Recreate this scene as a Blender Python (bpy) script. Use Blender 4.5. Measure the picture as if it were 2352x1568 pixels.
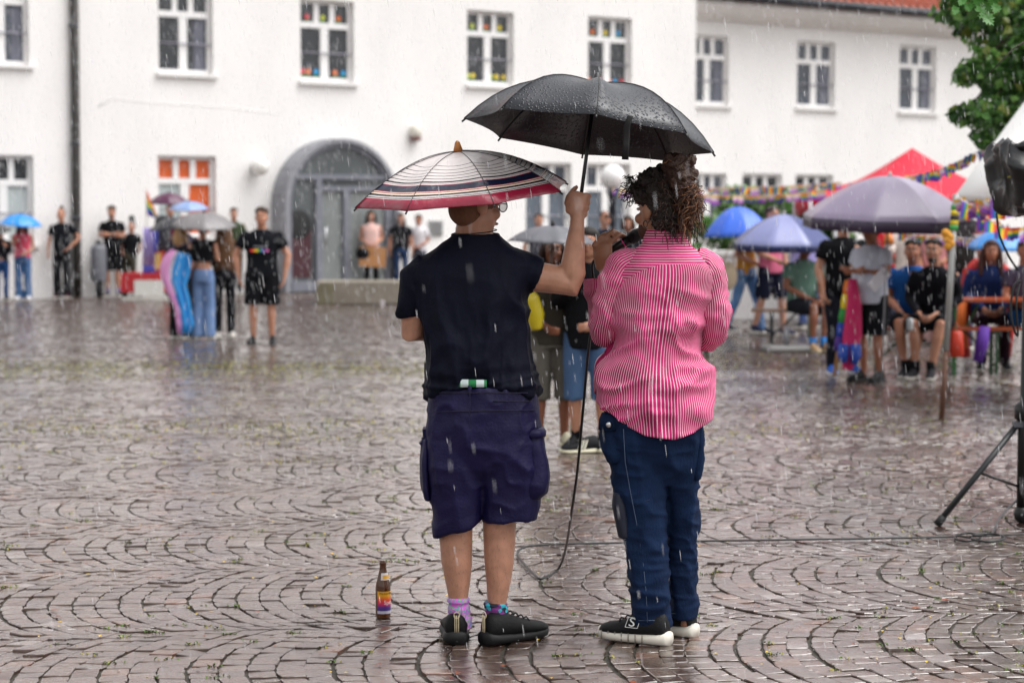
import bpy, bmesh, math, random
import numpy as np
from mathutils import Vector, Matrix, noise as mnoise
random.seed(7)
RNG = np.random.default_rng(11)
PI = math.pi
R_ = math.radians
SC = bpy.context.scene
for o in list(bpy.data.objects):
    bpy.data.objects.remove(o)
COL = SC.collection

# ---------------------------------------------------------------- camera
LENS = 70.0
CAM_H = 1.65
CW = 2352.0
FPX = LENS / 36.0 * CW
PITCH = math.atan(294.0 / FPX)
cd = bpy.data.cameras.new('camera')
cam = bpy.data.objects.new('camera', cd)
COL.objects.link(cam)
cd.lens = LENS
cd.sensor_width = 36.0
cd.clip_start = 0.1
cd.clip_end = 900.0
cam.location = (0, 0, CAM_H)
cam.rotation_euler = (PI / 2 - PITCH, 0, 0)
cd.dof.use_dof = True
cd.dof.focus_distance = 7.55
cd.dof.aperture_fstop = 2.9
SC.camera = cam

# ---------------------------------------------------------------- world and sun (overcast, raining)
SUN_EL, SUN_AZ = 62.0, 100.0      # azimuth measured from +Y towards +X
wd = bpy.data.worlds.new('World')
SC.world = wd
wd.use_nodes = True
nt = wd.node_tree
bg = nt.nodes['Background']
sky = nt.nodes.new('ShaderNodeTexSky')
sky.sky_type = 'NISHITA'
sky.sun_disc = False
sky.sun_elevation = R_(SUN_EL)
sky.sun_rotation = R_(SUN_AZ)
sky.air_density = 1.0
sky.dust_density = 4.0
sky.ozone_density = 1.0
hs = nt.nodes.new('ShaderNodeHueSaturation')
hs.inputs['Saturation'].default_value = 0.06
hs.inputs['Value'].default_value = 1.0
nt.links.new(sky.outputs[0], hs.inputs['Color'])
nt.links.new(hs.outputs[0], bg.inputs['Color'])
bg.inputs['Strength'].default_value = 0.15
sl = bpy.data.lights.new('sun', 'SUN')
sl.energy = 0.8
sl.angle = R_(60)
sl.color = (1.0, 0.975, 0.94)
sun = bpy.data.objects.new('sun', sl)
COL.objects.link(sun)
_sd = Vector((math.sin(R_(SUN_AZ)) * math.cos(R_(SUN_EL)), math.cos(R_(SUN_AZ)) * math.cos(R_(SUN_EL)), math.sin(R_(SUN_EL))))
sun.rotation_euler = (-_sd).to_track_quat('-Z', 'Y').to_euler()
SC.view_settings.view_transform = 'Standard'
SC.view_settings.look = 'None'
SC.view_settings.exposure = 0.94
SC.view_settings.gamma = 1.0
SC.view_settings.use_curve_mapping = False
SC.render.engine = 'CYCLES'
SC.cycles.use_denoising = True
SC.cycles.max_bounces = 6
SC.cycles.transparent_max_bounces = 12
SC.cycles.sample_clamp_indirect = 6.0

# ---------------------------------------------------------------- measuring the photograph (2352 px wide view of it)
def ray(px, py):
    x = (px - 1176.0) / FPX
    y = (784.0 - py) / FPX
    c, s = math.cos(PITCH), math.sin(PITCH)
    return Vector((x, c + y * s, -s + y * c))
def G(px, py, z=0.0):
    d = ray(px, py)
    t = (z - CAM_H) / d.z
    return Vector((d.x * t, d.y * t, z))
def P(px, py, Y):
    d = ray(px, py)
    t = Y / d.y
    return Vector((d.x * t, Y, CAM_H + d.z * t))
def GX(px, Y):
    """ground point at distance Y under picture column px"""
    return Vector(((px - 1176.0) / FPX * (Y * math.cos(PITCH) + CAM_H * math.sin(PITCH)), Y, 0))

# ---------------------------------------------------------------- colour and materials
def lin(c):
    return c / 12.92 if c <= 0.04045 else ((c + 0.055) / 1.055) ** 2.4
def hx(h):
    h = h.lstrip('#')
    return tuple(lin(int(h[i:i + 2], 16) / 255.0) for i in (0, 2, 4))
_M = {}
def mat(name, col, rough=0.6, var=0.0, vscale=6.0, bump=0.0, bscale=40.0, spec=0.5, metal=0.0, sss=0.0, coat=0.0, alpha=1.0, sheen=0.0, stretch=None):
    key = (name, tuple(col), rough, var, vscale, bump, bscale, spec, metal, sss, coat, alpha)
    if key in _M:
        return _M[key]
    m = bpy.data.materials.new(name)
    m.use_nodes = True
    t = m.node_tree
    b = t.nodes['Principled BSDF']
    b.inputs['Base Color'].default_value = (*col, 1)
    b.inputs['Roughness'].default_value = rough
    b.inputs['Specular IOR Level'].default_value = spec
    b.inputs['Metallic'].default_value = metal
    if sss:
        b.inputs['Subsurface Weight'].default_value = sss
        b.inputs['Subsurface Radius'].default_value = (0.02, 0.008, 0.005)
    if coat:
        b.inputs['Coat Weight'].default_value = coat
        b.inputs['Coat Roughness'].default_value = 0.12
    if alpha < 1:
        b.inputs['Alpha'].default_value = alpha
    if sheen:
        b.inputs['Sheen Weight'].default_value = sheen
    if var or bump:
        tc = t.nodes.new('ShaderNodeTexCoord')
        mp = t.nodes.new('ShaderNodeMapping')
        if stretch:
            mp.inputs['Scale'].default_value = stretch
        t.links.new(tc.outputs['Object'], mp.inputs['Vector'])
    if var:
        n = t.nodes.new('ShaderNodeTexNoise')
        n.inputs['Scale'].default_value = vscale
        n.inputs['Detail'].default_value = 5
        t.links.new(mp.outputs[0], n.inputs['Vector'])
        mx = t.nodes.new('ShaderNodeMix')
        mx.data_type = 'RGBA'
        mx.inputs[6].default_value = (*[max(0, c * (1 - var)) for c in col], 1)
        mx.inputs[7].default_value = (*[min(1, c * (1 + var)) for c in col], 1)
        t.links.new(n.outputs['Fac'], mx.inputs[0])
        t.links.new(mx.outputs[2], b.inputs['Base Color'])
    if bump:
        n2 = t.nodes.new('ShaderNodeTexNoise')
        n2.inputs['Scale'].default_value = bscale
        n2.inputs['Detail'].default_value = 4
        t.links.new(mp.outputs[0], n2.inputs['Vector'])
        bp = t.nodes.new('ShaderNodeBump')
        bp.inputs['Strength'].default_value = bump
        bp.inputs['Distance'].default_value = 0.01
        t.links.new(n2.outputs['Fac'], bp.inputs['Height'])
        t.links.new(bp.outputs[0], b.inputs['Normal'])
    _M[key] = m
    return m
def cloth(h, rough=0.85, var=0.22):
    return mat('cloth', hx(h), rough, var=var, vscale=9, bump=0.35, bscale=55, spec=0.12, sheen=0.0)
def plain(h, rough=0.5, **k):
    return mat('paint', hx(h), rough, **k)
def skin(h):
    return mat('skin', tuple(c * .82 for c in hx(h)), 0.48, var=0.14, vscale=14, bump=0.06, bscale=160, sss=0.06, spec=0.4)

# ---------------------------------------------------------------- mesh builder
class MB:
    def __init__(s):
        s.v = []; s.f = []; s.mi = []; s.uv = {}
    def add(s, vs, fs, mi=0, uv=None):
        o = len(s.v)
        s.v += [tuple(v) for v in vs]
        for f in fs:
            s.f.append(tuple(i + o for i in f)); s.mi.append(mi)
        if uv:
            for i, u in enumerate(uv):
                s.uv[o + i] = u
        return s
    def box(s, c, d, rot=None, mi=0, taper=1.0):
        hxx, hy, hz = d[0] / 2, d[1] / 2, d[2] / 2
        vs = []
        for z in (-1, 1):
            k = taper if z > 0 else 1.0
            for x, y in ((-1, -1), (1, -1), (1, 1), (-1, 1)):
                v = Vector((x * hxx * k, y * hy * k, z * hz))
                if rot is not None:
                    v = rot @ v
                vs.append(v + Vector(c))
        return s.add(vs, [(3, 2, 1, 0), (4, 5, 6, 7), (0, 1, 5, 4), (1, 2, 6, 5), (2, 3, 7, 6), (3, 0, 4, 7)], mi)
    def tube(s, pts, rad, seg=8, mi=0, cap=True, side=None, flat=1.0, uvs=False):
        pts = [Vector(p) for p in pts]
        n = len(pts)
        if not hasattr(rad, '__len__'):
            rad = [rad] * n
        vs = []; uv = []
        ref = Vector(side) if side is not None else None
        L = 0.0
        for i, p in enumerate(pts):
            t = (pts[min(i + 1, n - 1)] - pts[max(i - 1, 0)])
            if t.length < 1e-9: t = Vector((0, 0, 1))
            t.normalize()
            if i: L += (pts[i] - pts[i - 1]).length
            if ref is None:
                ref = Vector((1, 0, 0)) if abs(t.x) < 0.8 else Vector((0, 1, 0))
            a = ref - t * ref.dot(t)
            if a.length < 1e-6:
                a = t.orthogonal()
            a.normalize(); b = t.cross(a); ref = a
            r = rad[i]
            ra, rb = (r if hasattr(r, '__len__') else (r, r * flat))
            for k in range(seg):
                an = 2 * PI * k / seg
                vs.append(p + a * (ra * math.cos(an)) + b * (rb * math.sin(an)))
                uv.append((k / seg * 2 * PI * ra, L))
        fs = []
        for i in range(n - 1):
            for k in range(seg):
                k2 = (k + 1) % seg
                fs.append((i * seg + k, i * seg + k2, (i + 1) * seg + k2, (i + 1) * seg + k))
        if cap:
            fs.append(tuple(range(seg - 1, -1, -1)))
            fs.append(tuple((n - 1) * seg + k for k in range(seg)))
        return s.add(vs, fs, mi, uv if uvs else None)
    def ell(s, c, r, rot=None, seg=14, rings=9, mi=0):
        c = Vector(c)
        vs = [Vector((0, 0, r[2]))]
        for i in range(1, rings):
            ph = PI * i / rings
            for k in range(seg):
                an = 2 * PI * k / seg
                vs.append(Vector((r[0] * math.sin(ph) * math.cos(an), r[1] * math.sin(ph) * math.sin(an), r[2] * math.cos(ph))))
        vs.append(Vector((0, 0, -r[2])))
        if rot is not None:
            vs = [rot @ v for v in vs]
        vs = [v + c for v in vs]
        fs = [(0, 1 + k, 1 + (k + 1) % seg) for k in range(seg)]
        for i in range(rings - 2):
            for k in range(seg):
                k2 = (k + 1) % seg
                fs.append((1 + i * seg + k, 1 + (i + 1) * seg + k, 1 + (i + 1) * seg + k2, 1 + i * seg + k2))
        last = len(vs) - 1; o = 1 + (rings - 2) * seg
        fs += [(last, o + (k + 1) % seg, o + k) for k in range(seg)]
        return s.add(vs, fs, mi)
    def loft(s, secs, seg=24, mi=0, cap=True, hem=None, pw=2.0, uvs=False):
        """secs: (centre xyz, rx, ry) horizontal rings; hem(angle, i, n)->dz"""
        vs = []; uv = []
        n = len(secs)
        for i, (c, rx, ry) in enumerate(secs):
            for k in range(seg):
                an = 2 * PI * k / seg
                ca, sa = math.cos(an), math.sin(an)
                e = 2.0 / pw
                x = rx * math.copysign(abs(ca) ** e, ca); y = ry * math.copysign(abs(sa) ** e, sa)
                z = c[2] + (hem(an, i, n) if hem else 0.0)
                vs.append((c[0] + x, c[1] + y, z))
                uv.append((an / (2 * PI), z))
        fs = []
        for i in range(n - 1):
            for k in range(seg):
                k2 = (k + 1) % seg
                fs.append((i * seg + k, i * seg + k2, (i + 1) * seg + k2, (i + 1) * seg + k))
        if cap:
            fs.append(tuple(range(seg - 1, -1, -1)))
            fs.append(tuple((n - 1) * seg + k for k in range(seg)))
        return s.add(vs, fs, mi, uv if uvs else None)
    def lathe(s, prof, c=(0, 0, 0), seg=20, mi=0, axis=None):
        c = Vector(c); vs = []
        rot = Vector((0, 0, 1)).rotation_difference(Vector(axis)).to_matrix() if axis is not None else None
        for r, z in prof:
            for k in range(seg):
                an = 2 * PI * k / seg
                v = Vector((r * math.cos(an), r * math.sin(an), z))
                vs.append((rot @ v if rot is not None else v) + c)
        fs = []
        for i in range(len(prof) - 1):
            for k in range(seg):
                k2 = (k + 1) % seg
                fs.append((i * seg + k, i * seg + k2, (i + 1) * seg + k2, (i + 1) * seg + k))
        fs.append(tuple(range(seg - 1, -1, -1)))
        fs.append(tuple((len(prof) - 1) * seg + k for k in range(seg)))
        return s.add(vs, fs, mi)
    def prism(s, poly, off, mi=0):
        """poly: list of points, extruded by vector off"""
        n = len(poly); off = Vector(off)
        vs = [Vector(p) for p in poly] + [Vector(p) + off for p in poly]
        fs = [tuple(range(n - 1, -1, -1)), tuple(range(n, 2 * n))]
        for k in range(n):
            k2 = (k + 1) % n
            fs.append((k, k2, n + k2, n + k))
        return s.add(vs, fs, mi)
    def scale(s, k):
        s.v = [(a * k, b * k, c * k) for a, b, c in s.v]; return s
    def build(s, name, mats, parent=None, org=None, smooth=True, fix=True, weld=0):
        me = bpy.data.meshes.new(name)
        vs = s.v
        q = parent
        while org is None and q is not None:
            org = q.get('_world'); q = q.parent
        if org is not None:
            vs = [(a - org[0], b - org[1], c - org[2]) for a, b, c in vs]
        me.from_pydata(vs, [], s.f)
        if not isinstance(mats, (list, tuple)):
            mats = [mats]
        for m in mats:
            me.materials.append(m)
        me.polygons.foreach_set('material_index', s.mi)
        if s.uv:
            l = me.uv_layers.new(name='UVMap')
            idx = np.empty(len(me.loops), dtype=np.int32)
            me.loops.foreach_get('vertex_index', idx)
            arr = np.array([s.uv.get(i, (0, 0)) for i in range(len(vs))], dtype=np.float32)
            # unwrap the seam of closed rings
            uvv = arr[idx]
            l.data.foreach_set('uv', uvv.ravel())
        if smooth:
            me.polygons.foreach_set('use_smooth', [True] * len(me.polygons))
        me.update()
        if fix:
            bm = bmesh.new(); bm.from_mesh(me)
            if weld: bmesh.ops.remove_doubles(bm, verts=bm.verts, dist=weld)
            bmesh.ops.recalc_face_normals(bm, faces=bm.faces)
            bm.to_mesh(me); bm.free()
        return link(name, me, parent)
def link(name, data, parent=None):
    o = bpy.data.objects.new(name, data)
    COL.objects.link(o)
    if parent is not None:
        o.parent = parent
    return o
def tag(o, label, cat, group=None, kind=None):
    if label: o['label'] = label
    if cat: o['category'] = cat
    if group: o['group'] = group
    if kind: o['kind'] = kind
    return o
def thing(name, label, cat, loc=(0, 0, 0), rot=0.0, group=None, world=False):
    o = link(name, None)
    o.location = loc
    o.rotation_euler = (0, 0, rot)
    o.empty_display_size = 0.2
    if world:
        o['_world'] = tuple(loc)
    return tag(o, label, cat, group)
def remesh(o, vox, it=6, fac=0.5):
    r = o.modifiers.new('remesh', 'REMESH'); r.mode = 'VOXEL'; r.voxel_size = vox; r.use_smooth_shade = True
    if it:
        m = o.modifiers.new('smooth', 'SMOOTH'); m.factor = fac; m.iterations = it
    return o
def bake(o):
    dg = bpy.context.evaluated_depsgraph_get()
    me = bpy.data.meshes.new_from_object(o.evaluated_get(dg))
    o.modifiers.clear(); o.data = me
    return o
def solid(o, th, off=0):
    m = o.modifiers.new('solid', 'SOLIDIFY'); m.thickness = th; m.offset = off
    return o
# --- vectorised gradient-like value noise
_PT = RNG.random((64, 64, 64)).astype(np.float32)
def vnoise(p):
    i = np.floor(p).astype(int); f = p - i; f = f * f * (3 - 2 * f)
    out = 0
    for dx in (0, 1):
        for dy in (0, 1):
            for dz in (0, 1):
                w = (f[:, 0] if dx else 1 - f[:, 0]) * (f[:, 1] if dy else 1 - f[:, 1]) * (f[:, 2] if dz else 1 - f[:, 2])
                out = out + w * _PT[(i[:, 0] + dx) % 64, (i[:, 1] + dy) % 64, (i[:, 2] + dz) % 64]
    return out * 2 - 1
def wrinkle(o, layers, mask=None):
    """displace along normals by sums of noise: layers = (amp, (fx,fy,fz), ridged)"""
    me = o.data; n = len(me.vertices)
    co = np.empty(n * 3, dtype=np.float32); me.vertices.foreach_get('co', co); co = co.reshape(-1, 3)
    no = np.empty(n * 3, dtype=np.float32); me.vertices.foreach_get('normal', no); no = no.reshape(-1, 3)
    d = np.zeros(n, dtype=np.float32)
    for q, (amp, fr, ridge) in enumerate(layers):
        warp = 0.35 * vnoise(co * 5.0 + 17.3 * q)
        p = co * np.array(fr, dtype=np.float32) + 31.7 * (q + 1) + warp[:, None]
        v = vnoise(p)
        if ridge: v = 2.2 * np.clip(1 - np.abs(v) * 1.5, 0, 1) ** 2 - .7
        d += amp * v
    if mask is not None:
        d = d * mask(co)
    co = co + no * d[:, None]
    me.vertices.foreach_set('co', co.ravel()); me.update()
    return o
def text_mesh(body, size, depth=0.001):
    c = bpy.data.curves.new('lettering', 'FONT')
    c.body = body; c.size = size; c.extrude = depth; c.align_x = 'CENTER'; c.align_y = 'CENTER'; c.resolution_u = 3
    o = bpy.data.objects.new('lettering', c); COL.objects.link(o)
    dg = bpy.context.evaluated_depsgraph_get()
    me = bpy.data.meshes.new_from_object(o.evaluated_get(dg))
    bpy.data.objects.remove(o)
    return me
# ================================================================= GROUND: cobbled square
def ground_material():
    m = bpy.data.materials.new('wet_ground'); m.use_nodes = True
    t = m.node_tree; N = t.nodes; Lk = t.links; b = N['Principled BSDF']
    geo = N.new('ShaderNodeNewGeometry')
    sep = N.new('ShaderNodeSeparateXYZ'); Lk.new(geo.outputs['Position'], sep.inputs[0])
    far = N.new('ShaderNodeMapRange'); far.inputs[1].default_value = 37.9; far.inputs[2].default_value = 38.4
    Lk.new(sep.outputs['Y'], far.inputs[0])
    def _m(op, x, y=None):
        n_ = N.new('ShaderNodeMath'); n_.operation = op
        for i_, v_ in enumerate((x, y)):
            if v_ is None: continue
            if isinstance(v_, (int, float)): n_.inputs[i_].default_value = v_
            else: Lk.new(v_, n_.inputs[i_])
        return n_.outputs[0]
    wide = _m('GREATER_THAN', _m('SUBTRACT', _m('ABSOLUTE', sep.outputs['X']), _m('MULTIPLY', sep.outputs['Y'], 0.262)), 1.4)
    behind = _m('LESS_THAN', sep.outputs['Y'], 5.6)
    far_o = _m('MAXIMUM', _m('MAXIMUM', far.outputs[0], wide), behind)
    vo = N.new('ShaderNodeTexVoronoi'); vo.inputs['Scale'].default_value = 10.5; Lk.new(geo.outputs['Position'], vo.inputs['Vector'])
    ve = N.new('ShaderNodeTexVoronoi'); ve.feature = 'DISTANCE_TO_EDGE'; ve.inputs['Scale'].default_value = 10.5; Lk.new(geo.outputs['Position'], ve.inputs['Vector'])
    rp = N.new('ShaderNodeValToRGB')
    cr = rp.color_ramp
    cr.elements[0].color = (0.06, 0.038, 0.03, 1); cr.elements[1].color = (0.17, 0.125, 0.105, 1)
    sx = N.new('ShaderNodeSeparateColor'); Lk.new(vo.outputs['Color'], sx.inputs[0])
    Lk.new(sx.outputs[0], rp.inputs[0])
    edge = N.new('ShaderNodeMapRange'); edge.inputs[1].default_value = 0.02; edge.inputs[2].default_value = 0.09; Lk.new(ve.outputs['Distance'], edge.inputs[0])
    # moss in patches
    nm = N.new('ShaderNodeTexNoise'); nm.inputs['Scale'].default_value = 0.55; nm.inputs['Detail'].default_value = 6
    mpn = N.new('ShaderNodeMapping'); mpn.inputs['Scale'].default_value = (0.35, 1.1, 1); Lk.new(geo.outputs['Position'], mpn.inputs[0]); Lk.new(mpn.outputs[0], nm.inputs['Vector'])
    mr = N.new('ShaderNodeMapRange'); mr.inputs[1].default_value = 0.5; mr.inputs[2].default_value = 0.68; Lk.new(nm.outputs['Fac'], mr.inputs[0])
    mort = N.new('ShaderNodeMix'); mort.data_type = 'RGBA'
    mort.inputs[6].default_value = (0.028, 0.022, 0.017, 1); mort.inputs[7].default_value = (0.15, 0.135, 0.035, 1)
    Lk.new(mr.outputs[0], mort.inputs[0])
    cob = N.new('ShaderNodeMix'); cob.data_type = 'RGBA'; Lk.new(edge.outputs[0], cob.inputs[0]); Lk.new(mort.outputs[2], cob.inputs[6]); Lk.new(rp.outputs[0], cob.inputs[7])
    fin = N.new('ShaderNodeMix'); fin.data_type = 'RGBA'; Lk.new(far_o, fin.inputs[0])
    n3 = N.new('ShaderNodeTexNoise'); n3.inputs['Scale'].default_value = 60; Lk.new(geo.outputs['Position'], n3.inputs['Vector'])
    soil = N.new('ShaderNodeMix'); soil.data_type = 'RGBA'; soil.inputs[6].default_value = (0.018, 0.014, 0.011, 1); soil.inputs[7].default_value = (0.05, 0.042, 0.028, 1)
    Lk.new(n3.outputs['Fac'], soil.inputs[0]); Lk.new(soil.outputs[2], fin.inputs[6]); Lk.new(cob.outputs[2], fin.inputs[7])
    Lk.new(fin.outputs[2], b.inputs['Base Color'])
    rr = N.new('ShaderNodeMapRange'); rr.inputs[3].default_value = 0.7; rr.inputs[4].default_value = 0.24; Lk.new(far_o, rr.inputs[0])
    Lk.new(rr.outputs[0], b.inputs['Roughness'])
    b.inputs['Coat Weight'].default_value = 0.0
    b.inputs['Coat Roughness'].default_value = 0.1
    b.inputs['Coat IOR'].default_value = 1.36
    bp = N.new('ShaderNodeBump'); bp.inputs['Strength'].default_value = 0.35; bp.inputs['Distance'].default_value = 0.01
    Lk.new(edge.outputs[0], bp.inputs['Height']); Lk.new(bp.outputs[0], b.inputs['Normal'])
    return m
def stone_material():
    m = bpy.data.materials.new('wet_porphyry'); m.use_nodes = True
    t = m.node_tree; N = t.nodes; Lk = t.links; b = N['Principled BSDF']
    at = N.new('ShaderNodeAttribute'); at.attribute_name = 'tone'
    rp = N.new('ShaderNodeValToRGB'); cr = rp.color_ramp
    cr.elements[0].color = (0.04, 0.024, 0.02, 1); cr.elements[1].color = (0.24, 0.205, 0.20, 1)
    for pos, c in ((0.25, (0.062, 0.035, 0.026)), (0.6, (0.090, 0.056, 0.043)), (0.76, (0.12, 0.083, 0.067)), (0.775, (0.125, 0.056, 0.034)), (0.825, (0.13, 0.06, 0.038)), (0.84, (0.18, 0.145, 0.125))):
        e = cr.elements.new(pos); e.color = (*c, 1)
    Lk.new(at.outputs['Fac'], rp.inputs[0])
    geo = N.new('ShaderNodeNewGeometry')
    n1 = N.new('ShaderNodeTexNoise'); n1.inputs['Scale'].default_value = 28; n1.inputs['Detail'].default_value = 8; n1.inputs['Roughness'].default_value = 0.7
    Lk.new(geo.outputs['Position'], n1.inputs['Vector'])
    mr = N.new('ShaderNodeMapRange'); mr.inputs[1].default_value = 0.3; mr.inputs[2].default_value = 0.7; mr.inputs[3].default_value = 0.62; mr.inputs[4].default_value = 1.35; Lk.new(n1.outputs['Fac'], mr.inputs[0])
    mu = N.new('ShaderNodeMix'); mu.data_type = 'RGBA'; mu.blend_type = 'MULTIPLY'; mu.inputs[0].default_value = 1
    Lk.new(rp.outputs[0], mu.inputs[6]); Lk.new(mr.outputs[0], mu.inputs[7])
    Lk.new(mu.outputs[2], b.inputs['Base Color'])
    # wetness: some areas hold a smooth film, others stay rougher
    n2 = N.new('ShaderNodeTexNoise'); n2.inputs['Scale'].default_value = 1.3; n2.inputs['Detail'].default_value = 4; Lk.new(geo.outputs['Position'], n2.inputs['Vector'])
    rr = N.new('ShaderNodeMapRange'); rr.inputs[1].default_value = 0.35; rr.inputs[2].default_value = 0.65; rr.inputs[3].default_value = 0.16; rr.inputs[4].default_value = 0.34; Lk.new(n2.outputs['Fac'], rr.inputs[0])
    Lk.new(rr.outputs[0], b.inputs['Roughness'])
    b.inputs['IOR'].default_value = 1.5
    b.inputs['Coat Weight'].default_value = 1.0
    b.inputs['Coat Roughness'].default_value = 0.06
    b.inputs['Coat IOR'].default_value = 1.55
    n3 = N.new('ShaderNodeTexNoise'); n3.inputs['Scale'].default_value = 75; n3.inputs['Detail'].default_value = 5; n3.inputs['Roughness'].default_value = 0.65
    mp = N.new('ShaderNodeMapping'); mp.inputs['Scale'].default_value = (0.45, 1.0, 1.0); mp.inputs['Rotation'].default_value = (0, 0, 0.2)
    Lk.new(geo.outputs['Position'], mp.inputs[0]); Lk.new(mp.outputs[0], n3.inputs['Vector'])
    bp = N.new('ShaderNodeBump'); bp.inputs['Strength'].default_value = 0.26; bp.inputs['Distance'].default_value = 0.006
    Lk.new(n3.outputs['Fac'], bp.inputs['Height']); Lk.new(bp.outputs[0], b.inputs['Normal'])
    bp2 = N.new('ShaderNodeBump'); bp2.inputs['Strength'].default_value = 0.42; bp2.inputs['Distance'].default_value = 0.005
    Lk.new(n3.outputs['Fac'], bp2.inputs['Height']); Lk.new(bp2.outputs[0], b.inputs['Coat Normal'])
    return m
M_GROUND = ground_material(); M_STONE = stone_material()
gmb = MB()
GZ = -0.0105
gmb.add([(-300, -200, GZ), (300, -200, GZ), (300, 400, GZ), (-300, 400, GZ)], [(0, 1, 2, 3)])
ground = gmb.build('ground', M_GROUND)
tag(ground, 'wet cobbled square', None, kind='structure')

BAND, RAD, STEP = 1.42, 1.0, 0.098
TILT = R_(7)
NEAR_APEX = 7.19
def gen_quads():
    """corner quads of all setts laid in segmental arcs whose bands run across the picture"""
    ct, st = math.cos(TILT), math.sin(TILT)
    bands = range(-3, 30)
    nseg = 16
    th = np.linspace(-PI / 4, PI / 4, nseg + 1)
    quads = []; tone = []
    for bnd in bands:
        yb = NEAR_APEX + BAND * bnd
        ks = np.arange(-175, 175)
        off = RNG.random() * STEP
        jit = RNG.normal(0, 0.05, (len(ks), nseg + 1)) * (PI / 2 / nseg)
        jit[:, 0] = jit[:, -1] = 0
        tj = th[None, :] + jit
        shift = (RNG.random((len(ks), 1)) - 0.5) * 0.06
        tj[:, 1:-1] += shift[:, :] * 0.5
        x0 = (ks * STEP + off)[:, None] + RNG.normal(0, 0.004, (len(ks), 1))
        x1 = x0 + STEP
        a = np.stack([x0 - RAD * np.cos(tj), yb + RAD * np.sin(tj)], -1)
        tj2 = tj * 0.965
        tj2[:, 0] = tj[:, 0]; tj2[:, -1] = tj[:, -1]
        c = np.stack([x1 - RAD * np.cos(tj2), yb + RAD * np.sin(tj2)], -1)
        q = np.stack([a[:, :-1], c[:, :-1], c[:, 1:], a[:, 1:]], 2).reshape(-1, 4, 2)
        quads.append(q)
    q = np.concatenate(quads)
    q = q + np.array([0.9, 0.0])
    for amp, fr in ((.05, .55), (.018, 2.1)):
        f = np.concatenate([q.reshape(-1, 2) * fr + 40.0, np.zeros((q.size // 2, 1))], 1)
        q = q + amp * np.stack([vnoise(f), vnoise(f + 23.7)], -1).reshape(q.shape)
    piv = np.array([0.0, 7.2])
    qq = q - piv
    q = np.stack([qq[..., 0] * ct - qq[..., 1] * st, qq[..., 0] * st + qq[..., 1] * ct], -1) + piv
    return q
QU = gen_quads()
cen = QU.mean(1)
keep = (cen[:, 1] > 5.6) & (cen[:, 1] < 38.4) & (np.abs(cen[:, 0]) < cen[:, 1] * 0.262 + 1.4)
QU = QU[keep]; cen = cen[keep]
def stone_arrays(q, m8, simple=False):
    n = len(q)
    cc = q.mean(1, keepdims=True)
    ln = np.linalg.norm(q - cc, axis=2, keepdims=True)
    q = cc + (q - cc) * (1 - 0.0042 / ln) + RNG.normal(0, 0.0031, q.shape)
    if m8:
        mid = (q + np.roll(q, -1, 1)) / 2
        md = mid - cc
        mid = mid + md / np.linalg.norm(md, axis=2, keepdims=True) * RNG.normal(0.0012, 0.0016, (n, 4, 1))
        qc = cc + (q - cc) * 0.95
        ring = np.empty((n, 8, 2)); ring[:, 0::2] = qc; ring[:, 1::2] = mid
    else:
        ring = q
    m = ring.shape[1]
    h = RNG.normal(0.0, 0.0019, (n, 1))
    tilt = RNG.normal(0, 0.018, (n, 2)) * np.where(RNG.random((n, 1)) < .2, 2.6, 1.0)
    rel = ring - cc
    zt = h + (rel * tilt[:, None, :]).sum(-1)
    ln = np.linalg.norm(rel, axis=2, keepdims=True)
    inner = cc + rel * (1 - 0.0042 / ln)
    V = np.empty((n, 3 * m + 1, 3))
    V[:, :m, :2] = ring; V[:, :m, 2] = -0.03
    V[:, m:2 * m, :2] = ring; V[:, m:2 * m, 2] = zt - 0.0026
    V[:, 2 * m:3 * m, :2] = inner; V[:, 2 * m:3 * m, 2] = zt + RNG.normal(0, 0.0006, zt.shape)
    V[:, 3 * m, :2] = cc[:, 0]; V[:, 3 * m, 2] = h[:, 0] + 0.0012
    F4 = []; F3 = []
    if simple:
        V[:, :m, 2] = -0.015
        V = V[:, [0, 1, 2, 3, 8, 9, 10, 11]]
        V[:, 4:, 2] *= 1.0
        return V, np.array([(0, 1, 5, 4), (1, 2, 6, 5), (2, 3, 7, 6), (3, 0, 4, 7), (4, 5, 6, 7)]), np.zeros((0, 3), int)
    for k in range(m):
        k2 = (k + 1) % m
        F4.append((k, k2, m + k2, m + k)); F4.append((m + k, m + k2, 2 * m + k2, 2 * m + k)); F3.append((2 * m + k, 2 * m + k2, 3 * m))
    return V, np.array(F4), np.array(F3)
def mesh_from(name, V, F4, F3, tone):
    n, nv, _ = V.shape
    me = bpy.data.meshes.new(name)
    me.vertices.add(n * nv); me.vertices.foreach_set('co', V.reshape(-1).astype(np.float32))
    off = (np.arange(n) * nv)[:, None, None]
    f4 = (F4[None] + off).reshape(-1); f3 = (F3[None] + off).reshape(-1)
    loops = np.concatenate([f4, f3]).astype(np.int32)
    n4, n3 = len(f4) // 4, len(f3) // 3
    me.loops.add(len(loops)); me.loops.foreach_set('vertex_index', loops)
    me.polygons.add(n4 + n3)
    start = np.concatenate([np.arange(n4) * 4, n4 * 4 + np.arange(n3) * 3]).astype(np.int32)
    me.polygons.foreach_set('loop_start', start)
    sm = np.zeros(n4 + n3, dtype=bool)
    me.polygons.foreach_set('use_smooth', sm)
    a = me.attributes.new('tone', 'FLOAT', 'POINT')
    a.data.foreach_set('value', np.repeat(tone, nv).astype(np.float32))
    me.materials.append(M_STONE)
    me.update(calc_edges=True); me.validate()
    return me
TONE = np.clip(RNG.beta(2.2, 2.2, len(QU)) * 0.9 + RNG.normal(0, 0.03, len(QU)) + 0.06 * np.sin(cen[:, 0] * 1.7) , 0, 1)
vis = (np.abs(cen[:, 0]) < cen[:, 1] * 0.2569) & (cen[:, 1] > 6.62)
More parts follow.
